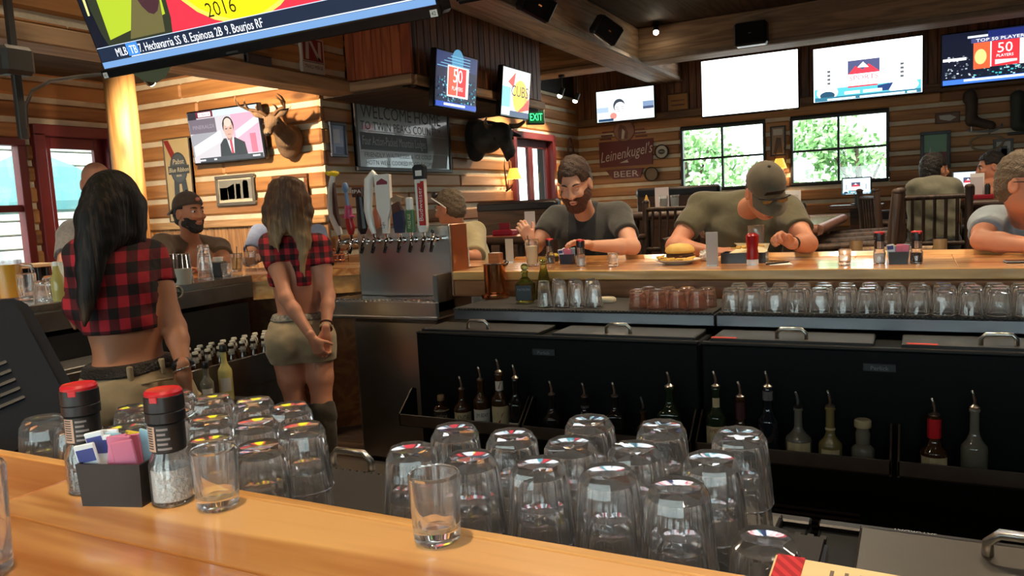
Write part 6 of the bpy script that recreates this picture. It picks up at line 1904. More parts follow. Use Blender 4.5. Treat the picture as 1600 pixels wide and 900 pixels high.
for x, y, z, w_, a_, n_ in CANS:
    zone = 'near the red doors' if z < 3 else 'above the side run of the bar' if x < -3.5 else 'above the near bar top' if y < 1 else 'above the seated men at the bar' if y < 5 else 'over the middle of the dining room'
    _rows.setdefault(zone, []).append((x, y, z - .028))
_first = True
for zone, pts in _rows.items():
    for i, q in enumerate(sorted(pts)):
        lb_ = 'unseen ceiling downlight %s, %s counted from the red doors' % (zone, ORD[i])
        if _first: canp.location = q; canp['label'] = lb_; _first = False
        else: copy_tree(canp, q, label=lb_)
# cable along the bulkhead edge and its bracket
p0, p1, p2 = at(42, 200, X=-3.9), at(46, 140, X=-3.9), at(160, 116, X=-3.0)
m = MB(); m.tube([p0, at(41, 165, X=-3.9), at(50, 142, X=-3.85), at(80, 126, X=-3.6), at(120, 120, X=-3.3), p2], .008, 8)
tag(m.build('conduit_pipe', mat('conduit_grey', lin((86, 76, 66)), .5), smooth=True), 'thin bent conduit running to the large hanging television', 'pipe')
p = at(30, 160, X=-3.95)
t = thing('patio_heater_bracket', 'dark metal bracket hanging below the log bulkhead by the red window', 'bracket', p)
MB().box((0, 0, .0), (.03, .04, .36), .004).build('bracket_bar', WFRAME, t); MB().box((0, 0, .2), (.1, .16, .14), .02).build('bracket_box', WFRAME, t, smooth=30); MB().box((0, 0, .36), (.03, .03, .3)).build('hanger', WFRAME, t)

# log column
COLX, COLY = -5.48, 4.1
t = struct('trim_4', 'round peeled log column'); t.location = (COLX, COLY, 0)
m = MB(); m.tube([(0, 0, 0), (.005, 0, .7), (-.004, .004, 1.5), (.003, 0, 2.2), (0, 0, 2.77)], [.122, .118, .116, .114, .112], 24)
m.build('log_shaft', wood('column_wood', lin((176, 124, 70)), lin((214, 164, 102)), axis=2, scale=.8, rough=.5, knots=.6, vary=.1), t, smooth=True)

# ================================================================ soft shapes: blended solids turned into one skin
def V3(*a): return np.array(a, float)


def seg(a, b, ra, rb, k=.02): return ('s', np.array(a, float), np.array(b, float), ra, rb, k)
def ell(c, r, R=None, k=.02): return ('e', np.array(c, float), np.array(r, float), None if R is None else np.array(R, float), k)
def cut(c, r, R=None, k=.01): return ('c', np.array(c, float), np.array(r, float), None if R is None else np.array(R, float), k)


def inflate(prims, t):
    out = []
    for p in prims:
        if p[0] == 's': out.append(('s', p[1], p[2], p[3] + t, p[4] + t, p[5]))
        elif p[0] == 'e': out.append(('e', p[1], p[2] + t, p[3], p[4]))
    return out


def skin(prims, h, clip=None, wob=None):
    """surface of the smooth union of the solids on a grid of spacing h (surface nets). clip(P) > 0 removes"""
    lo, hi = np.full(3, 1e9), np.full(3, -1e9)
    for p in prims:
        if p[0] == 's':
            r = max(p[3], p[4]); lo = np.minimum(lo, np.minimum(p[1], p[2]) - r); hi = np.maximum(hi, np.maximum(p[1], p[2]) + r)
        elif p[0] == 'e':
            r = max(p[2]) if p[3] is not None else p[2]; lo = np.minimum(lo, p[1] - r); hi = np.maximum(hi, p[1] + r)
    lo -= 3 * h; hi += 3 * h
    n = np.ceil((hi - lo) / h).astype(int) + 1
    ax = [lo[i] + h * np.arange(n[i]) for i in range(3)]
    V = np.full(n, .25)
    for p in prims:
        k = p[-1]
        if p[0] == 's':
            r = max(p[3], p[4]); b0, b1 = np.minimum(p[1], p[2]) - r, np.maximum(p[1], p[2]) + r
        else:
            r = max(p[2]) if p[3] is not None else p[2]; b0, b1 = p[1] - r, p[1] + r
        m = k + 2.5 * h
        i0 = np.maximum(0, np.floor((b0 - m - lo) / h).astype(int)); i1 = np.minimum(n, np.ceil((b1 + m - lo) / h).astype(int) + 1)
        if (i1 <= i0).any(): continue
        sl = tuple(slice(a, b) for a, b in zip(i0, i1))
        X = ax[0][sl[0]][:, None, None]; Y = ax[1][sl[1]][None, :, None]; Z = ax[2][sl[2]][None, None, :]
        if p[0] == 's':
            d = p[2] - p[1]; L2 = max(1e-9, d @ d)
            t = np.clip(((X - p[1][0]) * d[0] + (Y - p[1][1]) * d[1] + (Z - p[1][2]) * d[2]) / L2, 0, 1)
            q = np.sqrt((X - p[1][0] - t * d[0]) ** 2 + (Y - p[1][1] - t * d[1]) ** 2 + (Z - p[1][2] - t * d[2]) ** 2) - (p[3] + (p[4] - p[3]) * t)
        else:
            x, y, z = X - p[1][0], Y - p[1][1], Z - p[1][2]
            if p[3] is not None:
                R = p[3]  # columns are the local axes
                x, y, z = (x * R[0, 0] + y * R[1, 0] + z * R[2, 0], x * R[0, 1] + y * R[1, 1] + z * R[2, 1], x * R[0, 2] + y * R[1, 2] + z * R[2, 2])
            a, b, c = p[2]
            k0 = np.sqrt((x / a) ** 2 + (y / b) ** 2 + (z / c) ** 2)
            k1 = np.sqrt((x / a ** 2) ** 2 + (y / b ** 2) ** 2 + (z / c ** 2) ** 2) + 1e-9
            q = k0 * (k0 - 1) / k1
        A = V[sl]
        if p[0] == 'c':
            q = -q
            hh = np.clip(.5 - .5 * (q - A) / k, 0, 1) if False else np.clip(.5 + .5 * (q - A) / k, 0, 1)
            V[sl] = A * (1 - hh) + q * hh + k * hh * (1 - hh)
        else:
            hh = np.clip(.5 + .5 * (A - q) / k, 0, 1)
            V[sl] = A * (1 - hh) + q * hh - k * hh * (1 - hh)
    if wob is not None:
        V = V + wob(ax[0][:, None, None], ax[1][None, :, None], ax[2][None, None, :])
    if clip is not None:
        V = np.maximum(V, clip(ax[0][:, None, None], ax[1][None, :, None], ax[2][None, None, :]))
    V[0], V[-1], V[:, 0], V[:, -1], V[:, :, 0], V[:, :, -1] = .1, .1, .1, .1, .1, .1
    I = V < 0
    if not I.any(): return [], []
    c8 = sum(I[i:n[0] - 1 + i, j:n[1] - 1 + j, q:n[2] - 1 + q].astype(int) for i in (0, 1) for j in (0, 1) for q in (0, 1))
    act = (c8 > 0) & (c8 < 8)
    ids = np.full(act.shape, -1); ci = np.argwhere(act); ids[act] = np.arange(len(ci))
    acc = np.zeros((len(ci), 3)); cnt = np.zeros(len(ci))
    for axx in range(3):
        o1, o2 = [q for q in range(3) if q != axx]
        for u in (0, 1):
            for w in (0, 1):
                a = ci.copy(); a[:, o1] += u; a[:, o2] += w
                b = a.copy(); b[:, axx] += 1
                va, vb = V[a[:, 0], a[:, 1], a[:, 2]], V[b[:, 0], b[:, 1], b[:, 2]]
                m = (va < 0) != (vb < 0)
                t = np.where(m, va / np.where(m, va - vb, 1), 0)
                pos = a.astype(float); pos[:, axx] += t
                acc[m] += pos[m]; cnt[m] += 1
    verts = lo + h * acc / cnt[:, None]
    quads = []
    for axx in range(3):
        o1, o2 = (axx + 1) % 3, (axx + 2) % 3
        s0 = [slice(None)] * 3; s1 = [slice(None)] * 3
        s0[axx] = slice(0, -1); s1[axx] = slice(1, None)
        a, b = I[tuple(s0)], I[tuple(s1)]
        e = np.argwhere(a != b)
        e = e[(e[:, o1] > 0) & (e[:, o2] > 0)]
        fl = a[e[:, 0], e[:, 1], e[:, 2]]
        def cell(du, dv):
            q = e.copy(); q[:, o1] -= du; q[:, o2] -= dv
            return ids[q[:, 0], q[:, 1], q[:, 2]]
        Q = np.stack([cell(1, 1), cell(0, 1), cell(0, 0), cell(1, 0)], 1)
        Q[~fl] = Q[~fl][:, ::-1]
        quads.append(Q)
    Q = np.concatenate(quads)
    Q = Q[(Q >= 0).all(1)]
    return verts, Q


def skin_mesh(name, parts, m, parent=None, loc=None, off=None, smooth=True):
    """join skins [(verts, quads), ...] into one mesh object; off is subtracted from the vertices"""
    vs, fs, o = [], [], 0
    for v, f in parts:
        if len(v) == 0: continue
        vs.append(np.asarray(v)); fs.append(np.asarray(f) + o); o += len(v)
    v, f = np.concatenate(vs), np.concatenate(fs)
    if off is not None: v = v - np.asarray(off)
    me = bpy.data.meshes.new(name)
    me.vertices.add(len(v)); me.vertices.foreach_set('co', v.astype(np.float32).ravel())
    me.loops.add(len(f) * 4); me.loops.foreach_set('vertex_index', f.astype(np.int32).ravel())
    me.polygons.add(len(f)); me.polygons.foreach_set('loop_start', np.arange(0, len(f) * 4, 4, dtype=np.int32)); me.polygons.foreach_set('loop_total', np.full(len(f), 4, np.int32))
    me.polygons.foreach_set('use_smooth', np.ones(len(f), bool))
    me.materials.append(m)
    me.update(calc_edges=True); me.validate()
    return link(name, me, parent, loc)


def rotz(a): c, s = math.cos(a), math.sin(a); return np.array([[c, -s, 0], [s, c, 0], [0, 0, 1.]])
def rotx(a): c, s = math.cos(a), math.sin(a); return np.array([[1., 0, 0], [0, c, -s], [0, s, c]])
def roty(a): c, s = math.cos(a), math.sin(a); return np.array([[c, 0, s], [0, 1., 0], [-s, 0, c]])


# ---------------------------------------------------------------- trophy heads
DEER = mat('deer_fur', lin((96, 74, 54)), .9, noise=(10, lin((130, 104, 78)), .8), bump=(90, .4)); ANT = mat('antler', lin((92, 66, 44)), .6, noise=(20, lin((140, 108, 76)), .7))
base = at(458, 222, Y=YTV - .01); hd = at(426, 190, Y=YTV - .36); ns = at(419, 206, Y=YTV - .46)
t = thing('deer_head', 'antlered deer head mounted on the log wall beside the news television', 'trophy head', base)
f_ = (ns - hd) / np.linalg.norm(ns - hd)
side = np.cross(f_, [0, 0, 1.]); side /= np.linalg.norm(side); upd = np.cross(side, f_)
low = at(455, 243, Y=YTV - .06)
P = [seg(base + [0, 0, .02], low + [0, -.02, .05], .11, .08, .05), seg(base + [0, -.05, .02], base * .55 + hd * .45 + [.03, 0, -.05], .115, .082, .06), seg(base * .5 + hd * .5 + [.02, 0, -.03], hd, .076, .058, .05),
     ell(hd, (.06, .06, .064), None, .03), seg(hd + f_ * .03, ns, .05, .03, .03), ell(ns, (.034, .034, .03), None, .02)]
for s in (-1, 1):
    e0 = hd + side * s * .055 + upd * .05; e1 = e0 + side * s * .11 + upd * .05 - f_ * .02
    P.append(seg(e0, (e0 + e1) / 2, .015, .028, .012)); P.append(seg((e0 + e1) / 2, e1, .028, .006, .012))
sk = skin_mesh('head_and_neck', [skin(P, .012, lambda X, Y, Z: Y - YTV + .004 + 0 * X + 0 * Z)], DEER, t, off=base)
for s in (-1, 1):
    MB().ell(hd + side * s * .058 + f_ * .04 + upd * .012 - base, (.011, .011, .011), 10, 6).build('eye', mat('eye_black', (.004, .004, .004), .08), t, smooth=True)
    b0 = hd + side * s * .03 + upd * .06
    pts = [b0, b0 + side * s * .05 + upd * .05, b0 + side * s * .12 + upd * .08 + f_ * .02, b0 + side * s * .16 + upd * .16 + f_ * .07, b0 + side * s * .13 + upd * .23 + f_ * .12]
    MB().tube([q - base for q in pts], [.016, .014, .012, .009, .003], 8).build('antler', ANT, t, smooth=True)
    for i, l in ((1, .08), (2, .13), (3, .1)):
        q = pts[i] - base; MB().tube([q, q + upd * l * .6 + f_ * .02, q + upd * l + f_ * .03 - side * s * .02], [.01, .008, .002], 8).build('antler_tine', ANT, t, smooth=True)
MB().ell(ns + f_ * .022 - base, (.022, .02, .018), 10, 6).build('nose', mat('eye_black'  if False else 'nose_black', (.01, .009, .008), .3), t, smooth=True)

BUF = mat('buffalo_fur', (.014, .013, .013), .7, bump=(60, .5))
base = at(741, 217, X=XB + .02); mid = at(762, 214, X=XB + .28); hd = at(783, 209, X=XB + .46); ns = at(796, 236, X=XB + .62)
t = thing('bison_head', 'black horned bison head mounted on the logs beside the welcome board', 'trophy head', base)
f_ = (ns - hd) / np.linalg.norm(ns - hd)
side = np.cross(f_, [0, 0, 1.]); side /= np.linalg.norm(side)
low = at(744, 243, X=XB + .1)
P = [seg(base + [0, 0, .06], low + [0, 0, .02], .16, .09, .05), seg(base + [.03, 0, .02], mid, .18, .165, .06), seg(mid, hd, .165, .12, .06), seg(hd, ns, .1, .06, .05), seg(ns, ns + [0, 0, -.03], .06, .045, .03), seg(hd + f_ * .1, ns + [-.02, -.02, -.1], .05, .015, .03)]
for s in (-1, 1): P.append(seg(hd + side * s * .12, hd + side * s * .24 + [0, 0, -.03], .035, .012, .02))
skin_mesh('head_and_neck', [skin(P, .015, lambda X, Y, Z: XB + .004 - X + 0 * Y + 0 * Z)], BUF, t, off=base)
for s in (-1, 1):
    b0 = hd + side * s * .1 + V3(0, 0, .08)
    MB().tube([q - base for q in (b0, b0 + side * s * .08 + V3(.02, 0, .0), b0 + side * s * .13 + V3(.05, 0, .04), b0 + side * s * .12 + V3(.07, 0, .1))], [.03, .027, .019, .004], 10).build('horn', mat('horn', lin((110, 92, 66)), .4, noise=(12, lin((50, 40, 30)), .8)), t, smooth=True)
    MB().ell(hd + side * s * .105 + f_ * .08 - base, (.016, .016, .016), 10, 6).build('eye', MATS['eye_black'], t, smooth=True)

# skates, boots and snowshoe hanging on the window wall
p = at(1518, 189, Y=YNW - .08)
t = thing('hanging_skate', 'old brown leather ice skate hanging by its laces on the log wall', 'skate', p)
LEA = mat('old_leather', lin((84, 66, 52)), .6, noise=(14, lin((54, 42, 34)), .8))
skin_mesh('boot', [skin([seg((0, 0, .25), (0, 0, 0), .065, .06, .03), seg((0, 0, 0), (.2, 0, -.07), .06, .05, .03), seg((-.02, 0, .3), (-.03, 0, .26), .07, .066, .02)], .015)], LEA, t)
MB().tube([(-.06, 0, -.1), (.0, 0, -.12), (.2, 0, -.14), (.3, 0, -.1), (.31, 0, -.06)], .011, 8).build('blade', STEELD, t, smooth=True)
for x in (.0, .17): MB().cyl((x, 0, -.04), (x, 0, -.125), .014).build('blade_post', STEELD, t)
MB().tube([(0, 0, .28), (.02, .02, .34), (.03, .075, .38)], .008, 6).build('lace', CREAM, t, smooth=True)
p = at(1590, 190, Y=YNW - .08)
t = thing('hanging_boot', 'dark green leather boot hanging on the log wall beside the skate', 'boot', p)
skin_mesh('boot', [skin([seg((0, 0, .28), (0, 0, -.04), .08, .065, .03), seg((0, 0, -.04), (.18, 0, -.08), .06, .055, .03)], .015)], mat('green_leather', lin((52, 58, 52)), .6), t)
MB().box((.07, 0, -.135), (.34, .1, .03), .01).build('sole', BLACKP, t); MB().tube([(0, 0, .28), (0, .03, .34), (0, .075, .38)], .008, 6).build('lace', CREAM, t)
p = at(1542, 223, Y=YNW - .06)
t = thing('rope_coil', 'pale rope coil hanging under the skate on the log wall', 'rope', p)
MB().tube([(.17 * math.cos(a) * (1 + .05 * math.sin(5 * a)), 0, .09 * math.sin(a)) for a in np.linspace(0, 12.4, 44)], .013, 8).build('rope', mat('rope', lin((150, 132, 104)), .8), t, smooth=True)
MB().tube([(.0, .0, .08), (.02, .03, .1), (.03, .07, .11)], .01, 6).build('rope_tail', MATS['rope'], t, smooth=True)
p = at(893, 262, X=XB + .04)
t = thing('snowshoe', 'old wooden snowshoe hanging in the corner by the yellow lamp', 'snowshoe', p, R90)
ring = [(.12 * math.sin(a) * (1 if math.cos(a) > 0 else .8), 0, .42 * math.cos(a)) for a in np.linspace(0, 6.283, 25)]
MB().tube(ring, .014, 8, caps=False).build('bent_frame', BRN, t, smooth=True)
for i in range(6): MB().cyl((-.1, 0, -.28 + i * .11), (.1, 0, -.22 + i * .11), .006, n=6).build('lacing', LEA, t); MB().cyl((.1, 0, -.28 + i * .11), (-.1, 0, -.22 + i * .11), .006, n=6).build('lacing', LEA, t)

# ================================================================ dining room furniture (on a raised floor)
ZPL = .3
MB().box(((-4.4 + XE) / 2, (5.1 + YNW) / 2, ZPL / 2 - .006), (XE + 4.4, YNW - 5.1, ZPL - .01)).build('floor_platform', FLOORM)['kind'] = 'structure'
LOGD = wood('chair_log', lin((44, 32, 26)), lin((84, 62, 48)), axis=2, scale=1.2, rough=.5, knots=.3, vary=.3)
SEATM = mat('seat_leather', lin((54, 52, 40)), .5, noise=(8, lin((80, 76, 58)), .6))


def chair_mesh(t, seat=.54, back=1.06, w=.46, d=.44):
    """rustic chair of peeled logs, front to +y"""
    for x in (-w / 2, w / 2):
        MB().tube([(x, -d / 2 - .02, 0), (x, -d / 2, seat), (x, -d / 2 - .05, back)], [.03, .032, .028], 10).build('rear_post', LOGD, t, smooth=50)
        MB().ell((x, -d / 2 - .052, back + .008), (.033, .033, .022), 10, 6).build('post_knob', LOGD, t, smooth=True)
        MB().cyl((x, d / 2, 0), (x, d / 2, seat + .2), .03, .028, 10).build('front_leg', LOGD, t, smooth=50)
        MB().cyl((x, d / 2 + .02, seat + .2), (x, -d / 2, seat + .22), .026, .026, 10).build('arm_rest', LOGD, t, smooth=50)
        MB().cyl((x, d / 2, .25), (x, -d / 2, .25), .018, n=8).build('stretcher', LOGD, t)
    for z, y in ((back - .06, -d / 2 - .042), (seat + .1, -d / 2 - .01)):
        MB().cyl((-w / 2, y, z), (w / 2, y, z), .02, n=8).build('back_rail', LOGD, t, smooth=50)
    for i in range(5):
        x = -w / 2 + w * (i + 1) / 6
        MB().cyl((x, -d / 2 - .01, seat + .1), (x, -d / 2 - .042, back - .06), .012, n=8).build('back_spindle', LOGD, t, smooth=50)
    for y in (-d / 2, d / 2): MB().cyl((-w / 2, y, .3), (w / 2, y, .3), .018, n=8).build('stretcher', LOGD, t)
    MB().box((0, 0, seat - .01), (w - .03, d + .02, .07), .03).build('seat', SEATM, t, smooth=40)


chp = None


def chair(px, py, Y, rot, lab, seat=None):
    """rustic chair whose nearest back post top shows at the pixel"""
    global chp
    p = at(px, py, Y=Y)
    if chp is None:
        chp = thing('log_chair', lab, 'chair', (p[0], p[1], ZPL), rot, 'rustic log chairs in the dining room')
        chair_mesh(chp)
        return chp
    return copy_tree(chp, (p[0], p[1], ZPL), rot, lab)


chair(1020, 345, 6.6, 2.9, 'rustic log chair between the bearded man and the man in the cap')
def chair_at(x, y, rot, lab): return copy_tree(chp, (x, y, ZPL), rot, lab)
chair_at(-.37, 5.39, 1.57, 'rustic log chair pulled close to the glossy long table')
chair_at(-.37, 5.945, 1.57, 'rustic log chair at the middle of the glossy long table')
chair_at(-.37, 6.5, 1.57, 'rustic log chair at the window end of the glossy long table')
chair(1402, 320, 8.3, -1.2, 'rustic log chair with its side to the two men at the back')


# bar stools behind the far bar: log backs
def stool(x, y, lab, rot=math.pi, cat='stool', h=1.04):
    t = thing('bar_stool', lab, cat, (x, y, 0), rot)
    w, d, s = .42, .36, .672
    for sx in (-1, 1):
        MB().tube([(sx * w / 2, -d / 2, 0), (sx * w / 2, -d / 2, s), (sx * w / 2, -d / 2 - .03, h)], .034, 10).build('rear_post', wood('stool_log', lin((120, 92, 62)), lin((160, 128, 90)), axis=2, knots=.3), t, smooth=50)
        MB().cyl((sx * w / 2, d / 2, 0), (sx * w / 2, d / 2, s), .03, n=10).build('front_leg', MATS['stool_log'], t, smooth=50)
        MB().cyl((sx * w / 2, -d / 2, .3), (sx * w / 2, d / 2, .3), .02, n=8).build('foot_rail', MATS['stool_log'], t)
    for z in (s + .17, h - .06): MB().cyl((-w / 2, -d / 2 - .01 - (z - s) * .1, z), (w / 2, -d / 2 - .01 - (z - s) * .1, z), .024, n=8).build('back_rail', MATS['stool_log'], t, smooth=50)
    for y_ in (-d / 2, d / 2): MB().cyl((-w / 2, y_, .34), (w / 2, y_, .34), .02, n=8).build('foot_rail', MATS['stool_log'], t)
    MB().box((0, 0, s), (w, d + .04, .06), .025).build('seat', SEATM, t, smooth=40)
    return t


a, b = at(1338, 380, Y=4.78), at(1468, 378, Y=4.78)
stool((a[0] + b[0]) / 2, 4.62, 'empty log bar stool between the man in the cap and the man in pale blue', h=float(a[2]) + .01)
BOOTH = mat('booth_vinyl', lin((30, 30, 38)), .4); BOOTHB = wood('booth_wood', lin((58, 40, 30)), lin((86, 60, 44)), knots=.2)


def booth(label, p0, p1, Y, depth=.5):
    a, b = at(*p0, Y=Y), at(*p1, Y=Y)
    x0, x1, z = a[0], b[0], (a[2] + b[2]) / 2
    t = thing('booth_bench', label, 'bench', ((x0 + x1) / 2, Y, ZPL)); z = z - ZPL
    w = x1 - x0
    MB().box((0, .04, z / 2), (w, .08, z - .02), .006).build('back_panel', BOOTHB, t)
    MB().box((0, .06, z - .06), (w + .03, .14, .12), .03).build('top_cushion', BOOTH, t, smooth=40)
    MB().box((0, .3, .42), (w, .45, .12), .03).build('seat_cushion', BOOTH, t, smooth=40)
    MB().box((0, .28, .18), (w, .4, .36)).build('seat_base', BOOTHB, t)


booth('high backed dark booth bench between the beer sign and the left window', (995, 297), (1122, 285), 8.9)
booth('long dark booth bench below the glazed door', (745, 318), (868, 309), 7.4)
booth('dark booth bench behind the white topped table', (1375, 330), (1420, 326), 9.4)
# white topped table with bark edge
def table(label, pts, z, m, edge, leg=.62):
    c = np.mean(pts, 0)
    t = thing('dining_table', label, 'table', (c[0], c[1], ZPL)); z = z - ZPL
    q = [(x - c[0], y - c[1]) for x, y in pts]
    MB().add(*flat(q, z - .04, z)).build('table_top', m, t)
    n = len(q)
    for i in range(n):
        a, b = Vector((*q[i], z - .03)), Vector((*q[(i + 1) % n], z - .03))
        MB().cyl(a, b, .035, n=8).build('bark_edge', edge, t, smooth=50)
    for sx in (leg,):
        for k in range(n):
            MB().cyl((q[k][0] * sx, q[k][1] * sx, 0), (q[k][0] * sx, q[k][1] * sx, z - .04), .04, n=10).build('leg', LOGD, t, smooth=50)
    return t
GLOSSW = wood('glossy_table', lin((150, 110, 76)), lin((190, 150, 108)), rough=.12, knots=.2, coat=1.0)
def box4(px, py, Y, w, d, rot=0.0):
    p = at(px, py, Y=Y); c, s_ = math.cos(rot), math.sin(rot)
    return [(p[0] + x * c - y * s_, p[1] + x * s_ + y * c) for x, y in ((-w / 2, -d / 2), (w / 2, -d / 2), (w / 2, d / 2), (-w / 2, d / 2))], float(p[2])
tb, ZT1 = box4(1222, 345, 6.1, .7, 1.9)
T1 = table('glossy long dining table reflecting the bright windows', tb, ZT1, GLOSSW, wood('bark_wood', lin((110, 72, 54)), lin((150, 104, 80)), knots=.3))
tb, ZT2 = box4(1540, 311, 7.7, 1.0, .6)
T2 = table('reddish wooden table between the two men at the back', tb, ZT2, wood('red_table', lin((110, 60, 44)), lin((146, 88, 66)), rough=.25, knots=.2), BOOTHB, leg=.22)
tb, ZT3 = box4(1040, 331, 7.5, .8, .6)
T3 = table('dark dining table with water glasses and a mustard bottle', tb, ZT3, GLOSSW, BOOTHB)
tb, ZT4 = box4(800, 368, 6.0, .55, .5)
T4 = table('small red topped table behind the man with sunglasses on his head', tb, ZT4, mat('red_top', lin((170, 70, 56)), .3), BOOTHB)


# things on those tables
def setup(px, Y, z, lab):
    p = at(px, 330, Y=Y)
    t = thing('condiment_tray', lab, 'tray', (p[0], p[1], z), .3)
    MB().box((0, 0, .02), (.2, .14, .04), .008).build('tray', mat('maroon_tray', lin((140, 26, 44)), .4), t)
    MB().box((0, .02, .13), (.11, .006, .18), .002).build('menu_card', WHITE, t)
    MB().box((-.02, -.02, .115), (.1, .006, .15), .002).build('menu_card', mat('menu_pale', lin((206, 200, 206)), .6), t)
    for x in (-.06, .06): MB().lathe([(.0006, .04), (.022, .04), (.022, .11), (.012, .13), (.0006, .13)], 12, c=(x, -.03, 0)).build('sauce_bottle', BLACKP, t, smooth=40)
setup(1240, 5.95, ZT1, 'maroon condiment tray with menus on the glossy long table')
setup(1528, 7.66, ZT2, 'maroon condiment tray with menus between the two men at the back')
p = at(1020, 331, Y=7.4)
for dx, lab in ((0.06, 'tall clear water glass on the dark dining table, nearer the mustard'), (.17, 'tall clear water glass on the dark dining table, past its twin')):
    t = thing('water_glass', lab, 'glass', (p[0] + dx + .05, p[1], ZT3))
    MB().lathe(tumbler_profile(.16, .034, .042, .004, .014), 18).build('glass_body', GLASS, t, smooth=30)
    MB().lathe([(.0006, .015), (.031, .016), (.037, .13), (.0006, .13)], 16).build('ice_water', mat('ice_water', lin((190, 206, 210)), .1), t, smooth=40)
t = thing('mustard_bottle', 'yellow mustard bottle on the dark dining table', 'bottle', (p[0] - .06, p[1], ZT3))
MB().lathe([(.0006, 0), (.03, 0), (.032, .02), (.032, .1), (.02, .13), (.0006, .13)], 14).build('bottle_body', mat('mustard', lin((206, 160, 60)), .4), t, smooth=40); MB().lathe([(.018, .13), (.006, .17), (.0006, .175)], 10).build('nozzle', MATS['mustard'], t, smooth=40)
t = thing('table_tent', 'pale menu card standing behind the water glasses', 'menu card', (p[0] + .06, p[1] + .12, ZT3), 0); MB().box((0, 0, .12), (.14, .006, .24), .002).build('card', MATS['menu_pale'], t); MB().box((0, .01, .005), (.1, .05, .01)).build('card_foot', BLACKP, t)
p = at(1490, 310, Y=7.9)
t = thing('beer_glass', 'pint of beer in front of the man in the grey green shirt', 'drink', (p[0], p[1], ZT2)); MB().lathe(tumbler_profile(.15, .03, .04, .003, .012), 16).build('glass', GLASS, t, smooth=30); MB().lathe([(.0006, .013), (.027, .014), (.035, .12), (.0006, .12)], 14).build('beer', mat('golden_beer2', lin((214, 150, 50)), .2), t, smooth=40)
p = at(800, 366, Y=6.0)
t = thing('table_tent', 'white printed menu card on the small red topped table', 'menu card', (p[0] + .13, p[1] + .1, ZT4), 0); MB().box((0, 0, .1), (.1, .006, .2), .002).build('card', WHITE, t); MB().box((0, .01, .005), (.1, .05, .01)).build('card_foot', BLACKP, t)
t = thing('condiment_tray', 'red condiment tray on the small red topped table', 'tray', (p[0] - .1, p[1] + .06, ZT4), 0); MB().box((0, 0, .025), (.2, .12, .05), .01).build('tray', MATS['maroon_tray'], t); MB().box((0, 0, .06), (.1, .006, .1)).build('napkins', MATS['maroon_tray'], t)
# stands under the small table televisions
for (c_, w_, h_), lab in ((TT1, 'narrow dark booth table under the small television by the window'), (TT2, 'narrow dark ledge under the small television at the back')):
    zt = float(c_[2] - h_ / 2 - .1)
    t = thing('television_stand', lab, 'table', (c_[0], c_[1] + .04, ZPL)); zt -= ZPL
    MB().box((0, 0, zt - .02), (.5, .34, .04), .006).build('table_top', BOOTHB, t)
    MB().box((0, 0, (zt - .04) / 2), (.12, .12, zt - .04)).build('pedestal', BOOTHB, t); MB().box((0, 0, .015), (.34, .3, .03)).build('foot', BOOTHB, t)

# ================================================================ people
def unit(v): v = np.asarray(v, float); return v / np.linalg.norm(v)


def skinmat(name, c):
    return mat(name, c, .5, noise=(9, tuple(v * .86 for v in c), .7), spec=.4)


SK1 = skinmat('skin_light', lin((214, 160, 132))); SK2 = skinmat('skin_tan', lin((186, 126, 94))); SK3 = skinmat('skin_ruddy', lin((206, 142, 112)))
EYEW = mat('eye_white', (.7, .68, .64), .2); IRIS = mat('iris', (.03, .02, .012), .15); LIP = mat('lip', lin((150, 84, 74)), .5)
def cloth(name, c, c2=None, sc=16, b=.5): return mat(name, c, .9, noise=(sc, c2 or tuple(v * .75 for v in c), .7), bump=(9, b), sheen=.2)


def head_prims(c, R, s=1.0, fem=False):
    T = lambda p: np.asarray(c) + R @ (np.asarray(p, float) * s)
    E = lambda p, r, k=.02: ell(T(p), np.array(r) * s, R, k * s)
    j = .9 if fem else 1.0
    P = [E((0, -.012, .035), (.075, .093, .088), .03), E((0, .028, -.03), (.06 * j, .064, .08), .03), E((0, .05, -.088), (.04 * j, .034, .026), .025), E((0, .0, -.055), (.062 * j, .06, .045), .03),
         E((0, .082, .028), (.048, .016, .012), .015), seg(T((0, .096, .016)), T((0, .116, -.022)), .009 * s, .013 * s, .012), E((.011, .104, -.026), (.009, .01, .008), .008), E((-.011, .104, -.026), (.009, .01, .008), .008),
         E((.034, .08, -.02), (.024, .02, .018), .02), E((-.034, .08, -.02), (.024, .02, .018), .02)]
    for q in (-1, 1):
        P.append(('c', T((q * .03, .101, .012)), np.array([.017, .013, .011]) * s, R, .012 * s))
        P.append(E((q * .078, -.004, -.004), (.01, .022, .033), .008))
        P.append(('c', T((q * .088, .002, -.002)), np.array([.007, .012, .02]) * s, R, .006 * s))
    P += [E((0, .093, -.054), (.023, .012, .006), .008), E((0, .092, -.066), (.02, .012, .0065), .008)]
    return P, T


def face(t, off, T, R, s, brow, look=0.0, closed=False):
    R_ = Matrix(R.tolist())
    for q in (-1, 1):
        p = T((q * .03, .083, .011)) - off
        MB().ell(p, (.0122 * s, .0122 * s, .0095 * s), 12, 8).build('eye', SKCUR[0] if closed else EYEW, t, smooth=True)
        if not closed: MB().ell(T((q * .03 + look, .0905, .0105)) - off, (.0068 * s,) * 3, 10, 6).build('iris', IRIS, t, smooth=True)
        MB().tube([T((q * (.014 + .034 * u), .098 - .02 * u * u, .03 + .006 * math.sin(u * 3))) - off for u in (0, .33, .66, 1)], [.003 * s, .0048 * s, .0045 * s, .002 * s], 8).build('eyebrow', brow, t, smooth=True)
    MB().tube([T((x, .104 - abs(x) * .45, -.06)) - off for x in (-.022, -.011, 0, .011, .022)], [.001, .0035 * s, .004 * s, .0035 * s, .001], 8).build('lips', LIP, t, smooth=True)


SKCUR = [SK1]


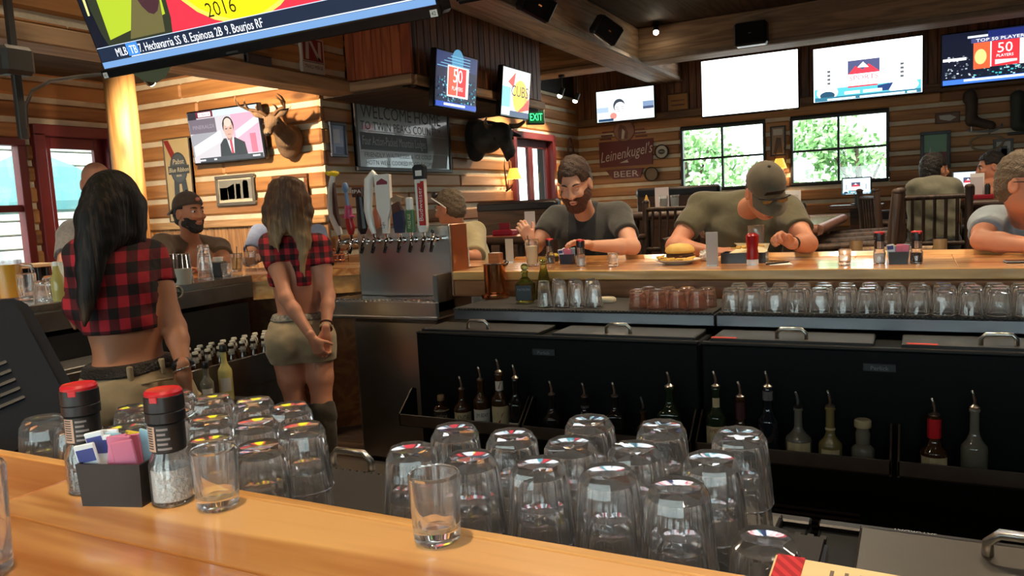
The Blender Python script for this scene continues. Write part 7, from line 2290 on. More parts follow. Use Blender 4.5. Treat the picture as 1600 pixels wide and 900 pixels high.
def hand_prims(w, d, n, s, curl=(.5, .7, .5), size=1.0, thumb=(.7, .6, .35), spread=.06, fan=(0, 0, 0, 0)):
    """w wrist, d towards the knuckles, n out of the palm, s towards the thumb"""
    w, d, n, s = (np.asarray(q, float) for q in (w, d, n, s))
    d = unit(d); s = unit(s - d * (s @ d)); n = unit(n - d * (n @ d) - s * (n @ s))
    z = size
    P = [seg(w - d * .02, w + d * .03 * z, .024 * z, .026 * z, .015)]
    base = []
    for i, (o, l) in enumerate(((.026, .088), (.009, .092), (-.009, .088), (-.025, .08))):
        k = w + d * l * z + s * o * z
        P.append(seg(w + d * .02 * z + s * o * .5 * z, k, .015 * z, .0115 * z, .012)); base.append(k)
    P.append(seg(w + d * .02 * z + s * .018 * z, w + d * .05 * z + s * .03 * z + n * .008 * z, .017 * z, .015 * z, .012))
    for i, (k, L) in enumerate(zip(base, (.072, .08, .075, .06))):
        a = 0; p = k; f = unit(d + s * spread * (1.5 - i))
        for j, fr in enumerate((.46, .3, .24)):
            a += curl[j] + fan[i] * .5
            q = p + (f * math.cos(a) + n * math.sin(a)) * L * fr * z
            r0, r1 = ((.0098, .0088), (.0088, .008), (.008, .0068))[j]
            P.append(seg(p, q, r0 * z, r1 * z, .0035)); p = q
    tb = w + d * .03 * z + s * .028 * z + n * .006 * z
    tdir = unit(d * thumb[0] + s * thumb[1] + n * thumb[2])
    q = tb + tdir * .042 * z
    P.append(seg(tb, q, .0125 * z, .0105 * z, .006))
    q2 = q + unit(tdir + d * .35 + n * .25) * .03 * z
    P.append(seg(q, q2, .0105 * z, .0085 * z, .004))
    return P


def body_prims(J, b=1.0, fem=False):
    pel, ms = J['pel'], J['ms']
    up = unit(ms - pel); L = np.linalg.norm(ms - pel)
    rt = J['rt'] - up * (J['rt'] @ up); rt = unit(rt); fw = np.cross(up, rt)
    R = np.stack([rt, fw, up], 1)
    bl = J.get('belly', 1.0)
    if fem:
        T = [ell(pel, (.165 * b, .115 * b, .12), R, .04), ell(pel + up * L * .42, (.118 * b, .088 * b, .15), R, .06), ell(pel + up * L * .72 + fw * .01, (.138 * b, .098 * b, .15), R, .05), ell(ms - up * .05, (.13 * b, .075 * b, .075), R, .05)]
        for q in (-1, 1):
            T.append(ell(pel + rt * q * .08 * b - fw * .055 - up * .03, (.085 * b, .085 * b, .095), R, .03))
            T.append(ell(pel + up * L * .68 + fw * .085 + rt * q * .065, (.06, .055, .06), R, .03))
    else:
        T = [ell(pel, (.17 * b, .13 * b, .14), R, .05), ell(pel + up * L * .36 + fw * .015 * bl, (.165 * b, .13 * b * bl, .19), R, .06), ell(pel + up * L * .7 + fw * .01, (.178 * b, .125 * b, .17), R, .06), ell(ms - up * .055, (.165 * b, .095 * b, .085), R, .05)]
    hb = J['hb']
    neck = [seg(ms - up * .03, hb, .062 if not fem else .047, .054 if not fem else .042, .03)]
    for sd in 'lr':
        sh = J['sh' + sd]
        T.append(seg(ms + up * .01, sh, .06 * b if not fem else .045, .058 * b if not fem else .045, .04))
    return T, neck, R, up, fw, rt


def arm_prims(J, sd, b=1.0, fem=False):
    k = (.8 if fem else 1.0) * b
    sh, el, wr = J['sh' + sd], J['el' + sd], J['wr' + sd]
    m = sh * .55 + el * .45; f = el * .7 + wr * .3
    return [seg(sh, m, .058 * k, .052 * k, .03), seg(m, el, .052 * k, .04 * k, .03), seg(el, f, .042 * k, .041 * k, .02), seg(f, wr, .041 * k, .0275 * k, .02)]


def sleeve_prims(J, sd, fr, b=1.0, fem=False, loose=.012):
    k = (.8 if fem else 1.0) * b
    sh, el = J['sh' + sd], J['el' + sd]
    e = sh + (el - sh) * fr
    return [seg(sh, e, .06 * k + loose, .053 * k + loose * 1.3, .03)]


def halfspace_after(a, d):
    """positive beyond the plane through a with normal d"""
    d = unit(d)
    return lambda X, Y, Z: (X - a[0]) * d[0] + (Y - a[1]) * d[1] + (Z - a[2]) * d[2]


def wrinkle(amp, f, seed=0):
    return lambda X, Y, Z: amp * (np.sin(X * f + 3 * np.sin(Z * f * .6 + seed)) * np.sin(Y * f * .9 + 2 * np.sin(Z * f * .5)) + .6 * np.sin((X + Y) * f * .7 + Z * f * 1.6 + seed))


def seated(label, J, yaw, pitch, roll=0.0, b=1.0, skinm=SK1, shirt=None, hs=1.0, belly=1.0, hands=(), h=.0095, hairfn=None, brow=None, sleeve=.62, lap=None, seat=True, closed=False, long_sleeve=False, wr_amp=.004, rest=None, knee=.06):
    """man sitting at a bar or table; joints in world coordinates"""
    hd = np.asarray(J['hd'], float)
    Rh = rotz(yaw) @ rotx(-pitch) @ roty(roll)
    J = {k: np.asarray(v, float) if not np.isscalar(v) else v for k, v in J.items()}
    J['belly'] = belly
    if rest:                                     # forearms lie on the bar or table top
        for sd in 'lr':
            for key, rad in (('el', .042 * b), ('wr', .031 * b)):
                q = J[key + sd]; zt = rest(q)
                if zt is not None: q[2] = max(q[2], zt + rad - .003)
    J['ms'] = (J['shl'] + J['shr']) / 2
    J['rt'] = J['shr'] - J['shl']
    J['hb'] = hd + Rh @ (np.array([0, -.02, -.07]) * hs)
    off = np.array([J['pel'][0], J['pel'][1], 0.0])
    t = thing('person', label, 'person', off)
    T, neck, R, up, fw, rt = body_prims(J, b)
    arms = [q for sd in 'lr' for q in arm_prims(J, sd, b)]
    legs = []
    if seat:
        f0 = unit(lap if lap is not None else np.array([fw[0], fw[1], 0])); r0 = np.array([f0[1], -f0[0], 0])
        for q in (-1, 1):
            hip = J['pel'] + r0 * q * .1 - np.array([0, 0, .04]); kn = hip + f0 * .40 + r0 * q * knee + np.array([0, 0, .0]); an = kn + np.array([0, 0, -.40]) - f0 * .06
            legs += [seg(hip, kn, .085, .06, .03), seg(kn, an, .058, .042, .02), seg(an, an + f0 * .15 + np.array([0, 0, -.03]), .045, .038, .02)]
    HP, TT = head_prims(hd, Rh, hs)
    hsk = skin(HP + [seg(J['hb'], J['ms'] - up * .02, .054, .062, .03)], .0055)
    parts = [skin(T + neck + arms, h), hsk]
    for sd, d, n, s_, curl in hands:
        parts.append(skin(hand_prims(J['wr' + sd], d, n, s_, curl, .98), .0045))
    body = skin_mesh('body', parts, skinm, t, off=off)
    SKCUR[0] = skinm
    face(t, off, TT, Rh, hs, brow, closed=closed)
    cl = [halfspace_after(J['sh' + sd] + (J['el' + sd] - J['sh' + sd]) * sleeve, J['el' + sd] - J['sh' + sd]) for sd in 'lr']
    sp = inflate(T, .014) + [q for sd in 'lr' for q in sleeve_prims(J, sd, sleeve + .12, b)]
    nc = J['hb'] * .35 + J['ms'] * .65 + up * .03
    def clip(X, Y, Z):
        A = np.full(np.broadcast(X, Y, Z).shape, -1.0)
        for sd, c in zip('lr', cl):
            g = c(X, Y, Z)
            a = J['sh' + sd]; e = J['el' + sd]
            near = np.sqrt((X - e[0]) ** 2 + (Y - e[1]) ** 2 + (Z - e[2]) ** 2) - np.linalg.norm(e - a) * .75
            A = np.maximum(A, np.minimum(g, -near))
        return np.maximum(A, (J['pel'][2] - .06) - Z + 0 * X + 0 * Y)
    skin_mesh('shirt', [skin(sp, h, clip, wrinkle(wr_amp, 26, hd[0] * 9))], shirt, t, off=off)
    if legs:
        skin_mesh('trousers', [skin([ell(J['pel'] - np.array([0, 0, .03]), (.18 * b, .15 * b, .12), R, .05)] + inflate(legs[0:2] + legs[3:5], .012), .012)], cloth('denim', lin((40, 46, 60))), t, off=off)
        skin_mesh('shoes', [skin(inflate([legs[2], legs[5]], .008), .012)], BLACKP, t, off=off)
    if hairfn: hairfn(t, off, hd, Rh, TT, hs)
    return t, TT, Rh, off, J


def hair_cap(hm, hairline=.055, low=-.02, thick=.013, side=-.01, top=.0, extra=()):
    """short hair: a shell over the skull cut by a hairline plane"""
    def f(t, off, hd, R, T, s):
        P = [ell(T((0, -.014, .037)), np.array([.075 + thick * .75, .093 + thick, .088 + thick + top]) * s, R, .02), ell(T((0, -.05, -.02)), np.array([.064 + thick * .6, .058 + thick * .6, .07]) * s, R, .03)] + [q(T, s, R) for q in extra]
        def clip(X, Y, Z):
            x, y, z = X - hd[0], Y - hd[1], Z - hd[2]
            lx, ly, lz = (x * R[0, i] + y * R[1, i] + z * R[2, i] for i in range(3))
            ly, lz = ly / s, lz / s
            fr = np.minimum(ly - hairline + np.maximum(0, .05 - lz) * .0, .075 - lz)         # forehead
            sd = np.minimum(ly - side, .03 - lz)                                              # in front of the ears
            return np.maximum(np.maximum(fr, sd) * s, (low - .045 - lz) * s)
        skin_mesh('hair', [skin(P, .006, clip, wrinkle(.0025, 95, 1))], hm, t, off=off)
    return f


def beard(t, off, hd, R, T, s, m, thick=.008, top=-.035):
    P = [ell(T((0, .032, -.04)), np.array([.062 + thick, .062 + thick, .07]) * s, R, .02), ell(T((0, .054, -.094)), np.array([.042 + thick, .034 + thick, .03 + thick]) * s, R, .02), ell(T((0, .0, -.06)), np.array([.064 + thick * .6, .058, .042]) * s, R, .02)]
    def clip(X, Y, Z):
        x, y, z = X - hd[0], Y - hd[1], Z - hd[2]
        lx, ly, lz = (x * R[0, i] + y * R[1, i] + z * R[2, i] for i in range(3))
        lx, ly, lz = lx / s, ly / s, lz / s
        mouth = .013 - np.sqrt((lx / 1.9) ** 2 + (lz + .06) ** 2)
        mouth = np.where(ly > .07, mouth, -1)
        cheek = lz - (top - .012 + np.abs(lx) * .55)
        return np.maximum(np.maximum(cheek, mouth), -.005 - ly) * s
    skin_mesh('beard', [skin(P, .005, clip, wrinkle(.0016, 120, 2))], m, t, off=off)


def cap_hat(t, off, hd, R, T, s, m, backwards=False, brim=None, logo=None, tilt=0.0):
    P = [ell(T((0, -.012, .045)), np.array([.088, .105, .1]) * s, R, .02)]
    def clip(X, Y, Z):
        x, y, z = X - hd[0], Y - hd[1], Z - hd[2]
        lx, ly, lz = (x * R[0, i] + y * R[1, i] + z * R[2, i] for i in range(3))
        return (.042 * s + (.12 if backwards else -.06) * ly * -0.0 - lz + (ly * .22 if backwards else -ly * .12))
    skin_mesh('cap_crown', [skin(P, .006, clip)], m, t, off=off)
    f = -1 if backwards else 1
    vs, n = [], 13
    for i in range(n):
        a = math.radians(-62 + 124 * i / (n - 1))
        for r_, dz in ((.1, 0), (.168, -.03 - .012 * math.cos(a))):
            x = math.sin(a) * (.084 if r_ < .12 else .088); y = f * (math.cos(a) * (r_ - .0) + (0 if r_ < .12 else .012)) - .012
            vs.append(T((x, y, .05 + dz + .02 * (x / .088) ** 2 * -1)) - off)
    mb = MB(); k = len(vs)
    vs2 = vs + [np.asarray(v) + R @ np.array([0, 0, -.004]) for v in vs]
    fs = [(2 * i, 2 * i + 2, 2 * i + 3, 2 * i + 1) for i in range(n - 1)] + [(k + 2 * i + 1, k + 2 * i + 3, k + 2 * i + 2, k + 2 * i) for i in range(n - 1)] + [(2 * i + 1, 2 * i + 3, k + 2 * i + 3, k + 2 * i + 1) for i in range(n - 1)]
    mb.add([tuple(v) for v in vs2], fs); mb.build('cap_brim', brim or m, t, smooth=40)
    MB().ell(T((0, -.012, .146)) - off, (.008 * s,) * 3, 8, 6).build('cap_button', brim or m, t, smooth=True)


HBRN = mat('hair_brown', lin((70, 48, 34)), .55, noise=(60, lin((40, 26, 18)), .9), bump=(120, .6)); HDRK = mat('hair_dark', lin((30, 24, 22)), .5, noise=(60, lin((14, 11, 10)), .9), bump=(120, .6))
HGRY = mat('hair_grey_brown', lin((110, 96, 78)), .6, noise=(60, lin((74, 62, 48)), .9), bump=(120, .6)); BRD = mat('beard_brown', lin((74, 42, 28)), .7, noise=(90, lin((110, 66, 44)), .9), bump=(160, .8))

FARBAR = lambda q: None if q[1] > YFB + .05 else ZC + (.02 if q[1] > YFB - .1 else 0)
SIDEBAR = lambda q: ZC if q[0] > -4.27 else None
BACKTABLE = lambda q: ZT2 + .005 if q[1] > 7.2 and q[1] < 8.22 else None
FLAT = (.12, .2, .15)

# ---- bearded man in the dark polo
hd = at(899, 288, Y=4.07)
J = dict(hd=hd, shr=at(868, 342, Y=4.34), shl=at(966, 336, Y=4.37), elr=at(836, 385, Y=4.16), wrr=at(829, 378, Y=3.93), ell=at(988, 386, Y=4.13), wrl=at(926, 384, Y=3.90))
J['pel'] = (J['shr'] + J['shl']) / 2 * np.array([1, 1, 0]) + np.array([.02, .12, .84])
CHAR = cloth('charcoal_polo', lin((66, 66, 62)), lin((52, 52, 50)))
t, TT, Rh, off, J1 = seated('bearded man in a dark grey polo shirt looking down at the bar', J, math.pi + .12, .42, .05, 1.05, SK1, CHAR, 1.1, 1.05,
       [('r', at(820, 360, Y=3.90) - J['wrr'], (.2, .6, -.4), (.5, .3, .7), (.7, .8, .5)), ('l', at(900, 378, Y=3.84) - J['wrl'], (-.1, .35, -1), (-.2, -.9, .4), (.3, .4, .3))], hairfn=hair_cap(HBRN, .06, -.035, .013, -.008, .012), brow=HBRN, closed=True, rest=FARBAR)
beard(t, off, hd, Rh, TT, 1.1, BRD, .012)
# dark front panel, collar
def panel_clip(X, Y, Z):
    x, y, z = X - J1['ms'][0], Y - J1['ms'][1], Z - J1['ms'][2]
    r_ = unit(J1['rt']); f_ = np.array([-r_[1], r_[0], 0])
    return np.maximum(np.maximum(np.abs(x * r_[0] + y * r_[1] + .0) - .088, -(x * f_[0] + y * f_[1]) - .0), J1['pel'][2] + .05 - Z)
_T, *_q = body_prims(J1, 1.05)
skin_mesh('shirt_panel', [skin(inflate(_T, .0185), .0095, panel_clip, wrinkle(.004, 26, hd[0] * 9))], cloth('black_panel', lin((34, 36, 40)), lin((26, 28, 30))), t, off=off)
BLK = cloth('black_panel', lin((34, 36, 40)), lin((26, 28, 30)))
up = unit(J1['ms'] - J1['pel']); nb = J1['ms'] + up * .035
m = MB(); m.tube([nb + Rh @ np.array([.082 * math.cos(a), .075 * math.sin(a) - .0, 0]) * np.array([1, 1, .0]) + np.array([0, 0, .0]) - off for a in np.linspace(0, 2 * math.pi, 20)], .017, 8, caps=False); m.build('collar', CHAR, t, smooth=True)
stool(J['pel'][0], J['pel'][1] + .03, 'log bar stool under the bearded man')

# ---- man in the olive tee and cap
hd = at(1195, 300, Y=4.03)
J = dict(hd=hd, shr=at(1098, 322, Y=4.36), shl=at(1228, 328, Y=4.36), elr=at(1054, 386, Y=4.16), wrr=at(1112, 394, Y=4.06), ell=at(1262, 388, Y=4.13), wrl=at(1236, 380, Y=3.95))
J['pel'] = (J['shr'] + J['shl']) / 2 * np.array([1, 1, 0]) + np.array([0, .12, .84])
OLV_ = cloth('olive_tee', lin((92, 88, 66)), lin((76, 72, 54)))
def capman(t, off, hd, R, T, s):
    CAPM = cloth('cap_olive', lin((92, 84, 68)), lin((74, 68, 54)), 30, .2)
    cap_hat(t, off, hd, R, T, s, CAPM)
    MB().box((0, 0, 0), (.09, .006, .045), .004, M=Matrix.Translation(T((0, .098, .085)) - off) @ Matrix(R.tolist()).to_4x4() @ Matrix.Rotation(-.45, 4, 'X')).build('cap_patch', BLACKM, t)
    for q in (-1, 1): MB().ell(T((q * .034, .12, .058)) - off, (.026, .012, .017), 12, 8, R=Matrix(R.tolist())).build('sunglass_lens', mat('amber_lens', lin((120, 92, 50)), .1), t, smooth=True)
    MB().tube([T((-.07, .105, .066)) - off, T((-.03, .13, .074)) - off, T((.03, .13, .074)) - off, T((.07, .105, .066)) - off], .005, 8).build('sunglass_frame', BLACKP, t, smooth=True)
    hair_cap(HBRN, .02, -.03, .008, -.02)(t, off, hd, R, T, s)
t, TT, Rh, off, J2 = seated('man in an olive tee shirt and cap bent over his food', J, math.pi + .55, .75, .1, 1.12, SK3, OLV_, 1.08, 1.1,
       [('r', V3(.9, -.2, .05), (0, -.3, -1), (.2, .9, .3), FLAT), ('l', at(1208, 364, Y=3.88) - J['wrl'], (-.6, -.2, -.5), (-.3, -.7, .6), (.9, 1.1, .7))], hairfn=capman, brow=HBRN, closed=True, rest=FARBAR)
w = J['wrl']; e = J['ell']; d_ = unit(e - w)
Mw = Matrix.Translation(Vector(w + d_ * .02 - off)) @ Vector(d_).to_track_quat('Z', 'Y').to_matrix().to_4x4()
MB().lathe([(.031, -.008), (.035, -.008), (.035, .008), (.031, .008)], 20, close=True, M=Mw).build('wristband', BLACKP, t, smooth=35)
stool(J['pel'][0], J['pel'][1] + .03, 'log bar stool under the man in the olive tee')

# ---- man in pale blue at the right
hd = at(1603, 288, Y=4.1)
J = dict(hd=hd, shr=at(1545, 348, Y=4.33), shl=at(1668, 344, Y=4.52), elr=at(1534, 382, Y=4.13), wrr=at(1632, 386, Y=3.95), ell=at(1706, 388, Y=4.14), wrl=at(1690, 390, Y=3.85))
J['pel'] = (J['shr'] + J['shl']) / 2 * np.array([1, 1, 0]) + np.array([-.02, .1, .84])
def glass_man(t, off, hd, R, T, s):
    hair_cap(HGRY, .058, -.03, .012, -.008, .006)(t, off, hd, R, T, s)
    for q in (-1, 1):
        MB().tube([T((q * .031 + .02 * math.cos(a), .112, .012 + .015 * math.sin(a))) - off for a in np.linspace(0, 6.283, 13)], .0022, 6, caps=False).build('eyeglass_rim', BLACKP, t, smooth=True)
        MB().tube([T((q * .05, .11, .016)) - off, T((q * .078, .06, .016)) - off, T((q * .082, -.005, .012)) - off], .0024, 6).build('eyeglass_temple', BLACKP, t, smooth=True)
    MB().tube([T((-.012, .114, .016)) - off, T((.012, .114, .016)) - off], .0022, 6).build('eyeglass_bridge', BLACKP, t)
seated('man with eyeglasses in a pale blue tee leaning his forearm on the bar', J, math.pi + .95, .1, 0, 1.08, SK3, cloth('pale_blue_tee', lin((140, 154, 164)), lin((120, 134, 146))), 1.08, 1.1,
       [('r', V3(.9, -.1, .0), (0, -.2, -1), (.1, .9, .3), FLAT), ('l', V3(-.8, -.4, 0), (0, 0, -1), (-.3, .9, .2), FLAT)], hairfn=glass_man, brow=HGRY, rest=FARBAR, lap=V3(.1, -1, 0))
stool(J['pel'][0], J['pel'][1] + .03, 'log bar stool under the man in pale blue')

# ---- man with sunglasses pushed up, behind the taps
hd = at(703, 326, Y=4.47)
J = dict(hd=hd, shl=at(690, 372, Y=4.42), shr=at(742, 362, Y=4.74), ell=at(668, 404, Y=4.14), wrl=at(640, 406, Y=4.02), elr=at(742, 402, Y=4.36), wrr=at(690, 404, Y=4.13))
J['pel'] = (J['shr'] + J['shl']) / 2 * np.array([1, 1, 0]) + np.array([.1, .06, .84])
def sun_man(t, off, hd, R, T, s):
    hair_cap(HGRY, .045, -.035, .012, -.012)(t, off, hd, R, T, s)
    for q in (-1, 1): MB().tube([T((q * .085, .07, .09)) - off, T((q * .09, .02, .05)) - off, T((q * .086, -.03, .0)) - off], .004, 6).build('sunglass_temple', WHITE, t, smooth=True); MB().ell(T((q * .036, .075, .112)) - off, (.026, .014, .02), 12, 8).build('sunglass_lens', BLACKP, t, smooth=True)
seated('man in a beige shirt with white sunglasses pushed up on his grey brown hair', J, 1.5, .2, 0, 1.0, SK3, cloth('beige_shirt', lin((180, 168, 130)), lin((156, 144, 108))), 1.0, 1.15, sleeve=.93, hands=[('l', V3(-.9, -.3, 0), (0, 0, -1), (-.2, .8, .3), FLAT), ('r', V3(-.9, -.4, 0), (0, 0, -1), (.2, -.9, .3), FLAT)], hairfn=sun_man, brow=HGRY, rest=FARBAR, lap=V3(-.15, -1, 0))
stool(J['pel'][0], J['pel'][1] + .03, 'log bar stool under the man in the beige shirt')

# ---- man in the brown tee and backwards cap
hd = at(296, 334, X=-4.3)
J = dict(hd=hd, shl=at(336, 384, X=-4.42), shr=at(255, 380, X=-4.32), ell=at(352, 420, X=-4.25), wrl=at(330, 425, X=-4.08), elr=at(240, 425, X=-4.22), wrr=at(262, 430, X=-4.08))
J['shr'], J['shl'] = at(254, 384, X=-4.42), at(342, 388, X=-4.47)
J['elr'], J['wrr'], J['ell'], J['wrl'] = at(244, 420, X=-4.2), at(270, 424, X=-4.12), at(352, 414, X=-4.2), at(322, 420, X=-4.12)
J['pel'] = (J['shr'] + J['shl']) / 2 * np.array([1, 1, 0]) + np.array([-.06, .02, .84])
def back_cap(t, off, hd, R, T, s):
    cap_hat(t, off, hd, R, T, s, cloth('cap_brown', lin((84, 66, 52)), lin((64, 50, 40)), 30, .2), backwards=True)
    MB().disc(0, 0, .014, 0, 14).build('cap_badge', mat('badge_red', lin((190, 110, 90)), .5), t, T((.02, .094, .085)) - off, (.3, 0, math.pi / 2 - .3)) if False else MB().ell(T((0, .094, .088)) - off, (.016, .016, .014), 12, 8).build('cap_badge', mat('badge_red', lin((200, 120, 96)), .5), t, smooth=True)
    hair_cap(HDRK, .03, -.03, .008, -.015)(t, off, hd, R, T, s)
    beard(t, off, hd, R, T, s, HDRK, .0035, -.045)
fy = math.pi + 1.5
t_, *_rest = seated('man in a brown tee with a backwards cap watching from behind the side bar', J, fy, .0, 0, 1.08, SK2, cloth('brown_tee', lin((104, 82, 58)), lin((86, 66, 46))), 1.05, 1.05,
       [('l', V3(.25, -.9, 0), (0, 0, -1), (.8, .2, .3), FLAT), ('r', V3(.25, .9, 0), (0, 0, -1), (.8, -.2, .3), FLAT)], hairfn=back_cap, brow=HDRK, rest=SIDEBAR, lap=V3(1, .1, 0))
stool(J['pel'][0] - .03, J['pel'][1], 'log bar stool under the man in the backwards cap', -R90)

# ---- bald man behind the dark haired waitress
hd = at(152, 288, X=-4.45)
J = dict(hd=hd, shl=at(182, 372, X=-4.6), shr=at(112, 366, X=-4.4), ell=at(190, 428, X=-4.3), wrl=at(175, 438, X=-4.14), elr=at(100, 425, X=-4.24), wrr=at(120, 432, X=-4.1))
J['pel'] = (J['shr'] + J['shl']) / 2 * np.array([1, 1, 0]) + np.array([-.1, 0, .84])
seated('bald man in a grey patterned shirt behind the dark haired waitress', J, math.pi + 1.2, .1, 0, 1.0, SK3, cloth('grey_shirt', lin((130, 128, 126)), lin((90, 88, 90)), 60, .4), 1.08, 1.05,
       [('l', V3(.8, .2, 0), (0, 0, -1), (.2, -.8, .3), FLAT), ('r', V3(.8, .2, 0), (0, 0, -1), (.2, .8, .3), FLAT)], brow=HGRY, rest=SIDEBAR, lap=V3(1, 0, 0))
stool(J['pel'][0] - .03, J['pel'][1], 'log bar stool under the bald man', -R90)

# ---- man in the light blue striped shirt behind the blonde waitress
hd = at(452, 312, Y=4.55)
J = dict(hd=hd, shr=at(404, 366, Y=4.62), shl=at(496, 366, Y=4.66), elr=at(388, 408, Y=4.4), wrr=at(410, 408, Y=4.18), ell=at(512, 408, Y=4.44), wrl=at(480, 410, Y=4.2))
J['pel'] = (J['shr'] + J['shl']) / 2 * np.array([1, 1, 0]) + np.array([-.06, .12, .84])
seated('man in a light blue shirt hidden behind the blonde waitress', J, math.pi + .6, .1, 0, 1.02, SK1, cloth('light_blue_shirt', lin((132, 146, 178)), lin((110, 124, 158)), 40, .4), 1.02, 1.05,
       [('l', V3(-.3, -.9, 0), (0, 0, -1), (-.8, .3, .3), FLAT), ('r', V3(.5, -.8, 0), (0, 0, -1), (.8, .3, .3), FLAT)], hairfn=hair_cap(HBRN), brow=HBRN, rest=FARBAR)
stool(J['pel'][0], J['pel'][1] + .03, 'log bar stool under the man in light blue', math.pi + .5)

# ---- two men at the back table
hd = at(1460, 266, Y=7.2)
J = dict(hd=hd, shr=at(1487, 292, Y=7.18), shl=at(1432, 294, Y=7.06), elr=at(1496, 314, Y=7.34), wrr=at(1504, 308, Y=7.52), ell=at(1436, 318, Y=7.24), wrl=at(1472, 312, Y=7.46))
J['pel'] = (J['shr'] + J['shl']) / 2 * np.array([1, 1, 0]) + np.array([0, -.0, .975])
seated('man in a grey green shirt with his back to the bar at the rear table', J, -.75, .0, 0, 1.05, SK3, cloth('grey_green_shirt', lin((130, 128, 108)), lin((104, 106, 96))), 1.05, 1.1,
       [('l', V3(.5, .9, 0), (0, 0, -1), (.8, -.3, .3), FLAT), ('r', V3(-.2, .9, 0), (0, 0, -1), (-.8, .3, .3), FLAT)], hairfn=hair_cap(HDRK), brow=HDRK, h=.014, rest=BACKTABLE, lap=V3(0, 1, 0), knee=.0)
chair_at(float(J['pel'][0]), float(J['pel'][1]) + .02, 0, 'rustic log chair carrying the man in the grey green shirt')
hd = at(1549, 261, Y=8.3)
J = dict(hd=hd, shr=at(1574, 286, Y=8.48), shl=at(1546, 290, Y=8.24), elr=at(1562, 304, Y=8.16), wrr=at(1538, 306, Y=7.96), ell=at(1532, 306, Y=8.04), wrl=at(1520, 307, Y=7.88))
J['pel'] = (J['shr'] + J['shl']) / 2 * np.array([1, 1, 0]) + np.array([.06, .06, .975])
seated('dark haired man in a maroon shirt leaning on the rear table', J, 1.75, .2, 0, 1.05, SK3, cloth('maroon_shirt', lin((112, 44, 56)), lin((92, 34, 46))), 1.05, 1.1,
       [('l', V3(-.9, -.2, 0), (0, 0, -1), (-.2, .8, .3), FLAT), ('r', V3(-.9, -.3, 0), (0, 0, -1), (.2, -.8, .3), FLAT)], hairfn=hair_cap(HDRK), brow=HDRK, h=.014, rest=BACKTABLE, lap=V3(0, -1, 0), knee=.0)
chair_at(float(J['pel'][0]), float(J['pel'][1]) - .02, math.pi, 'rustic log chair carrying the man in the maroon shirt')


# ---------------------------------------------------------------- the two waitresses
def strand(pts, rs, k=.012):
    return [seg(a, b, ra, rb, k) for a, b, ra, rb in zip(pts, pts[1:], rs, rs[1:])]


def waitress(label, J, hyaw, hpitch, hroll, skinm, hands, shirtm, hem, waist, shorts_end, h=.008, hs=.95, boots=None, sleeve=.42, legs=True):
    hd = np.asarray(J['hd'], float); Rh = rotz(hyaw) @ rotx(-hpitch) @ roty(hroll)
    J['ms'] = (J['shl'] + J['shr']) / 2; J['rt'] = J['shr'] - J['shl']; J['hb'] = hd + Rh @ np.array([0, -.02, -.065])
    off = np.array([J['pel'][0], J['pel'][1], 0.0])
    t = thing('person', label, 'person', off)
    T, neck, R, up, fw, rt = body_prims(J, J.get('b', 1.0), True)
    arms = [q for sd in 'lr' for q in arm_prims(J, sd, 1.0, True)]
    lg, th = [], []
    for q, sd in ((-1, 'l'), (1, 'r')):
        hip, kn, an = J['hip' + sd], J['kn' + sd], J['an' + sd]
        m1 = hip * .45 + kn * .55; cf = kn * .68 + an * .32
        a = [seg(hip, m1, .080, .066, .02), seg(m1, kn, .066, .05, .02), seg(kn, cf, .052, .053, .02), seg(cf, an, .053, .035, .02)]
        lg += a + [seg(an, an + fw * .12 - np.array([0, 0, .03]), .034, .03, .02)]; th += a[:2]
    HP, TT = head_prims(hd, Rh, hs, True)
    parts = [skin(T + neck + arms + lg, h), skin(HP, .006)]
    for sd, d, n, s_, curl, thumb in hands: parts.append(skin(hand_prims(J['wr' + sd], d, n, s_, curl, .88, thumb), .004))
    skin_mesh('body', parts, skinm, t, off=off)
    SKCUR[0] = skinm
    face(t, off, TT, Rh, hs, HDRK)
    cl = [(sd, halfspace_after(J['sh' + sd] + (J['el' + sd] - J['sh' + sd]) * sleeve, J['el' + sd] - J['sh' + sd])) for sd in 'lr']
    def clip(X, Y, Z):
        A = np.full(np.broadcast(X, Y, Z).shape, -1.0)
        for sd, c in cl:
            a, e = J['sh' + sd], J['el' + sd]; L = np.linalg.norm(e - a)
            g = c(X, Y, Z)
            px, py, pz = X - a[0], Y - a[1], Z - a[2]; d = (e - a) / L
            tt = np.clip(px * d[0] + py * d[1] + pz * d[2], 0, L)
            near = np.sqrt((px - tt * d[0]) ** 2 + (py - tt * d[1]) ** 2 + (pz - tt * d[2]) ** 2) - .075
            A = np.maximum(A, np.minimum(g, -near))
        return np.maximum(A, hem(X, Y, Z))
    skin_mesh('shirt', [skin(inflate(T, .012) + [q for sd in 'lr' for q in sleeve_prims(J, sd, sleeve + .1, 1.0, True, .014)], h, clip, wrinkle(.003, 34, 2))], shirtm, t, off=off)
    sh = inflate([T[0], T[4], T[6]], .012) + [seg(q[1], q[1] + (q[2] - q[1]) * 1.0, q[3] + .014, q[4] + .018, .03) for q in (th[0], th[2])]
    def clip2(X, Y, Z): return np.maximum(waist(X, Y, Z), shorts_end(X, Y, Z))
    KH = cloth('khaki_shorts', lin((172, 154, 122)), lin((148, 130, 100)), 20, .5)
    so = skin_mesh('shorts', [skin(sh, h, clip2, wrinkle(.003, 40, 5))], KH, t, off=off)
    return t, TT, Rh, off, R, up, fw, rt, T


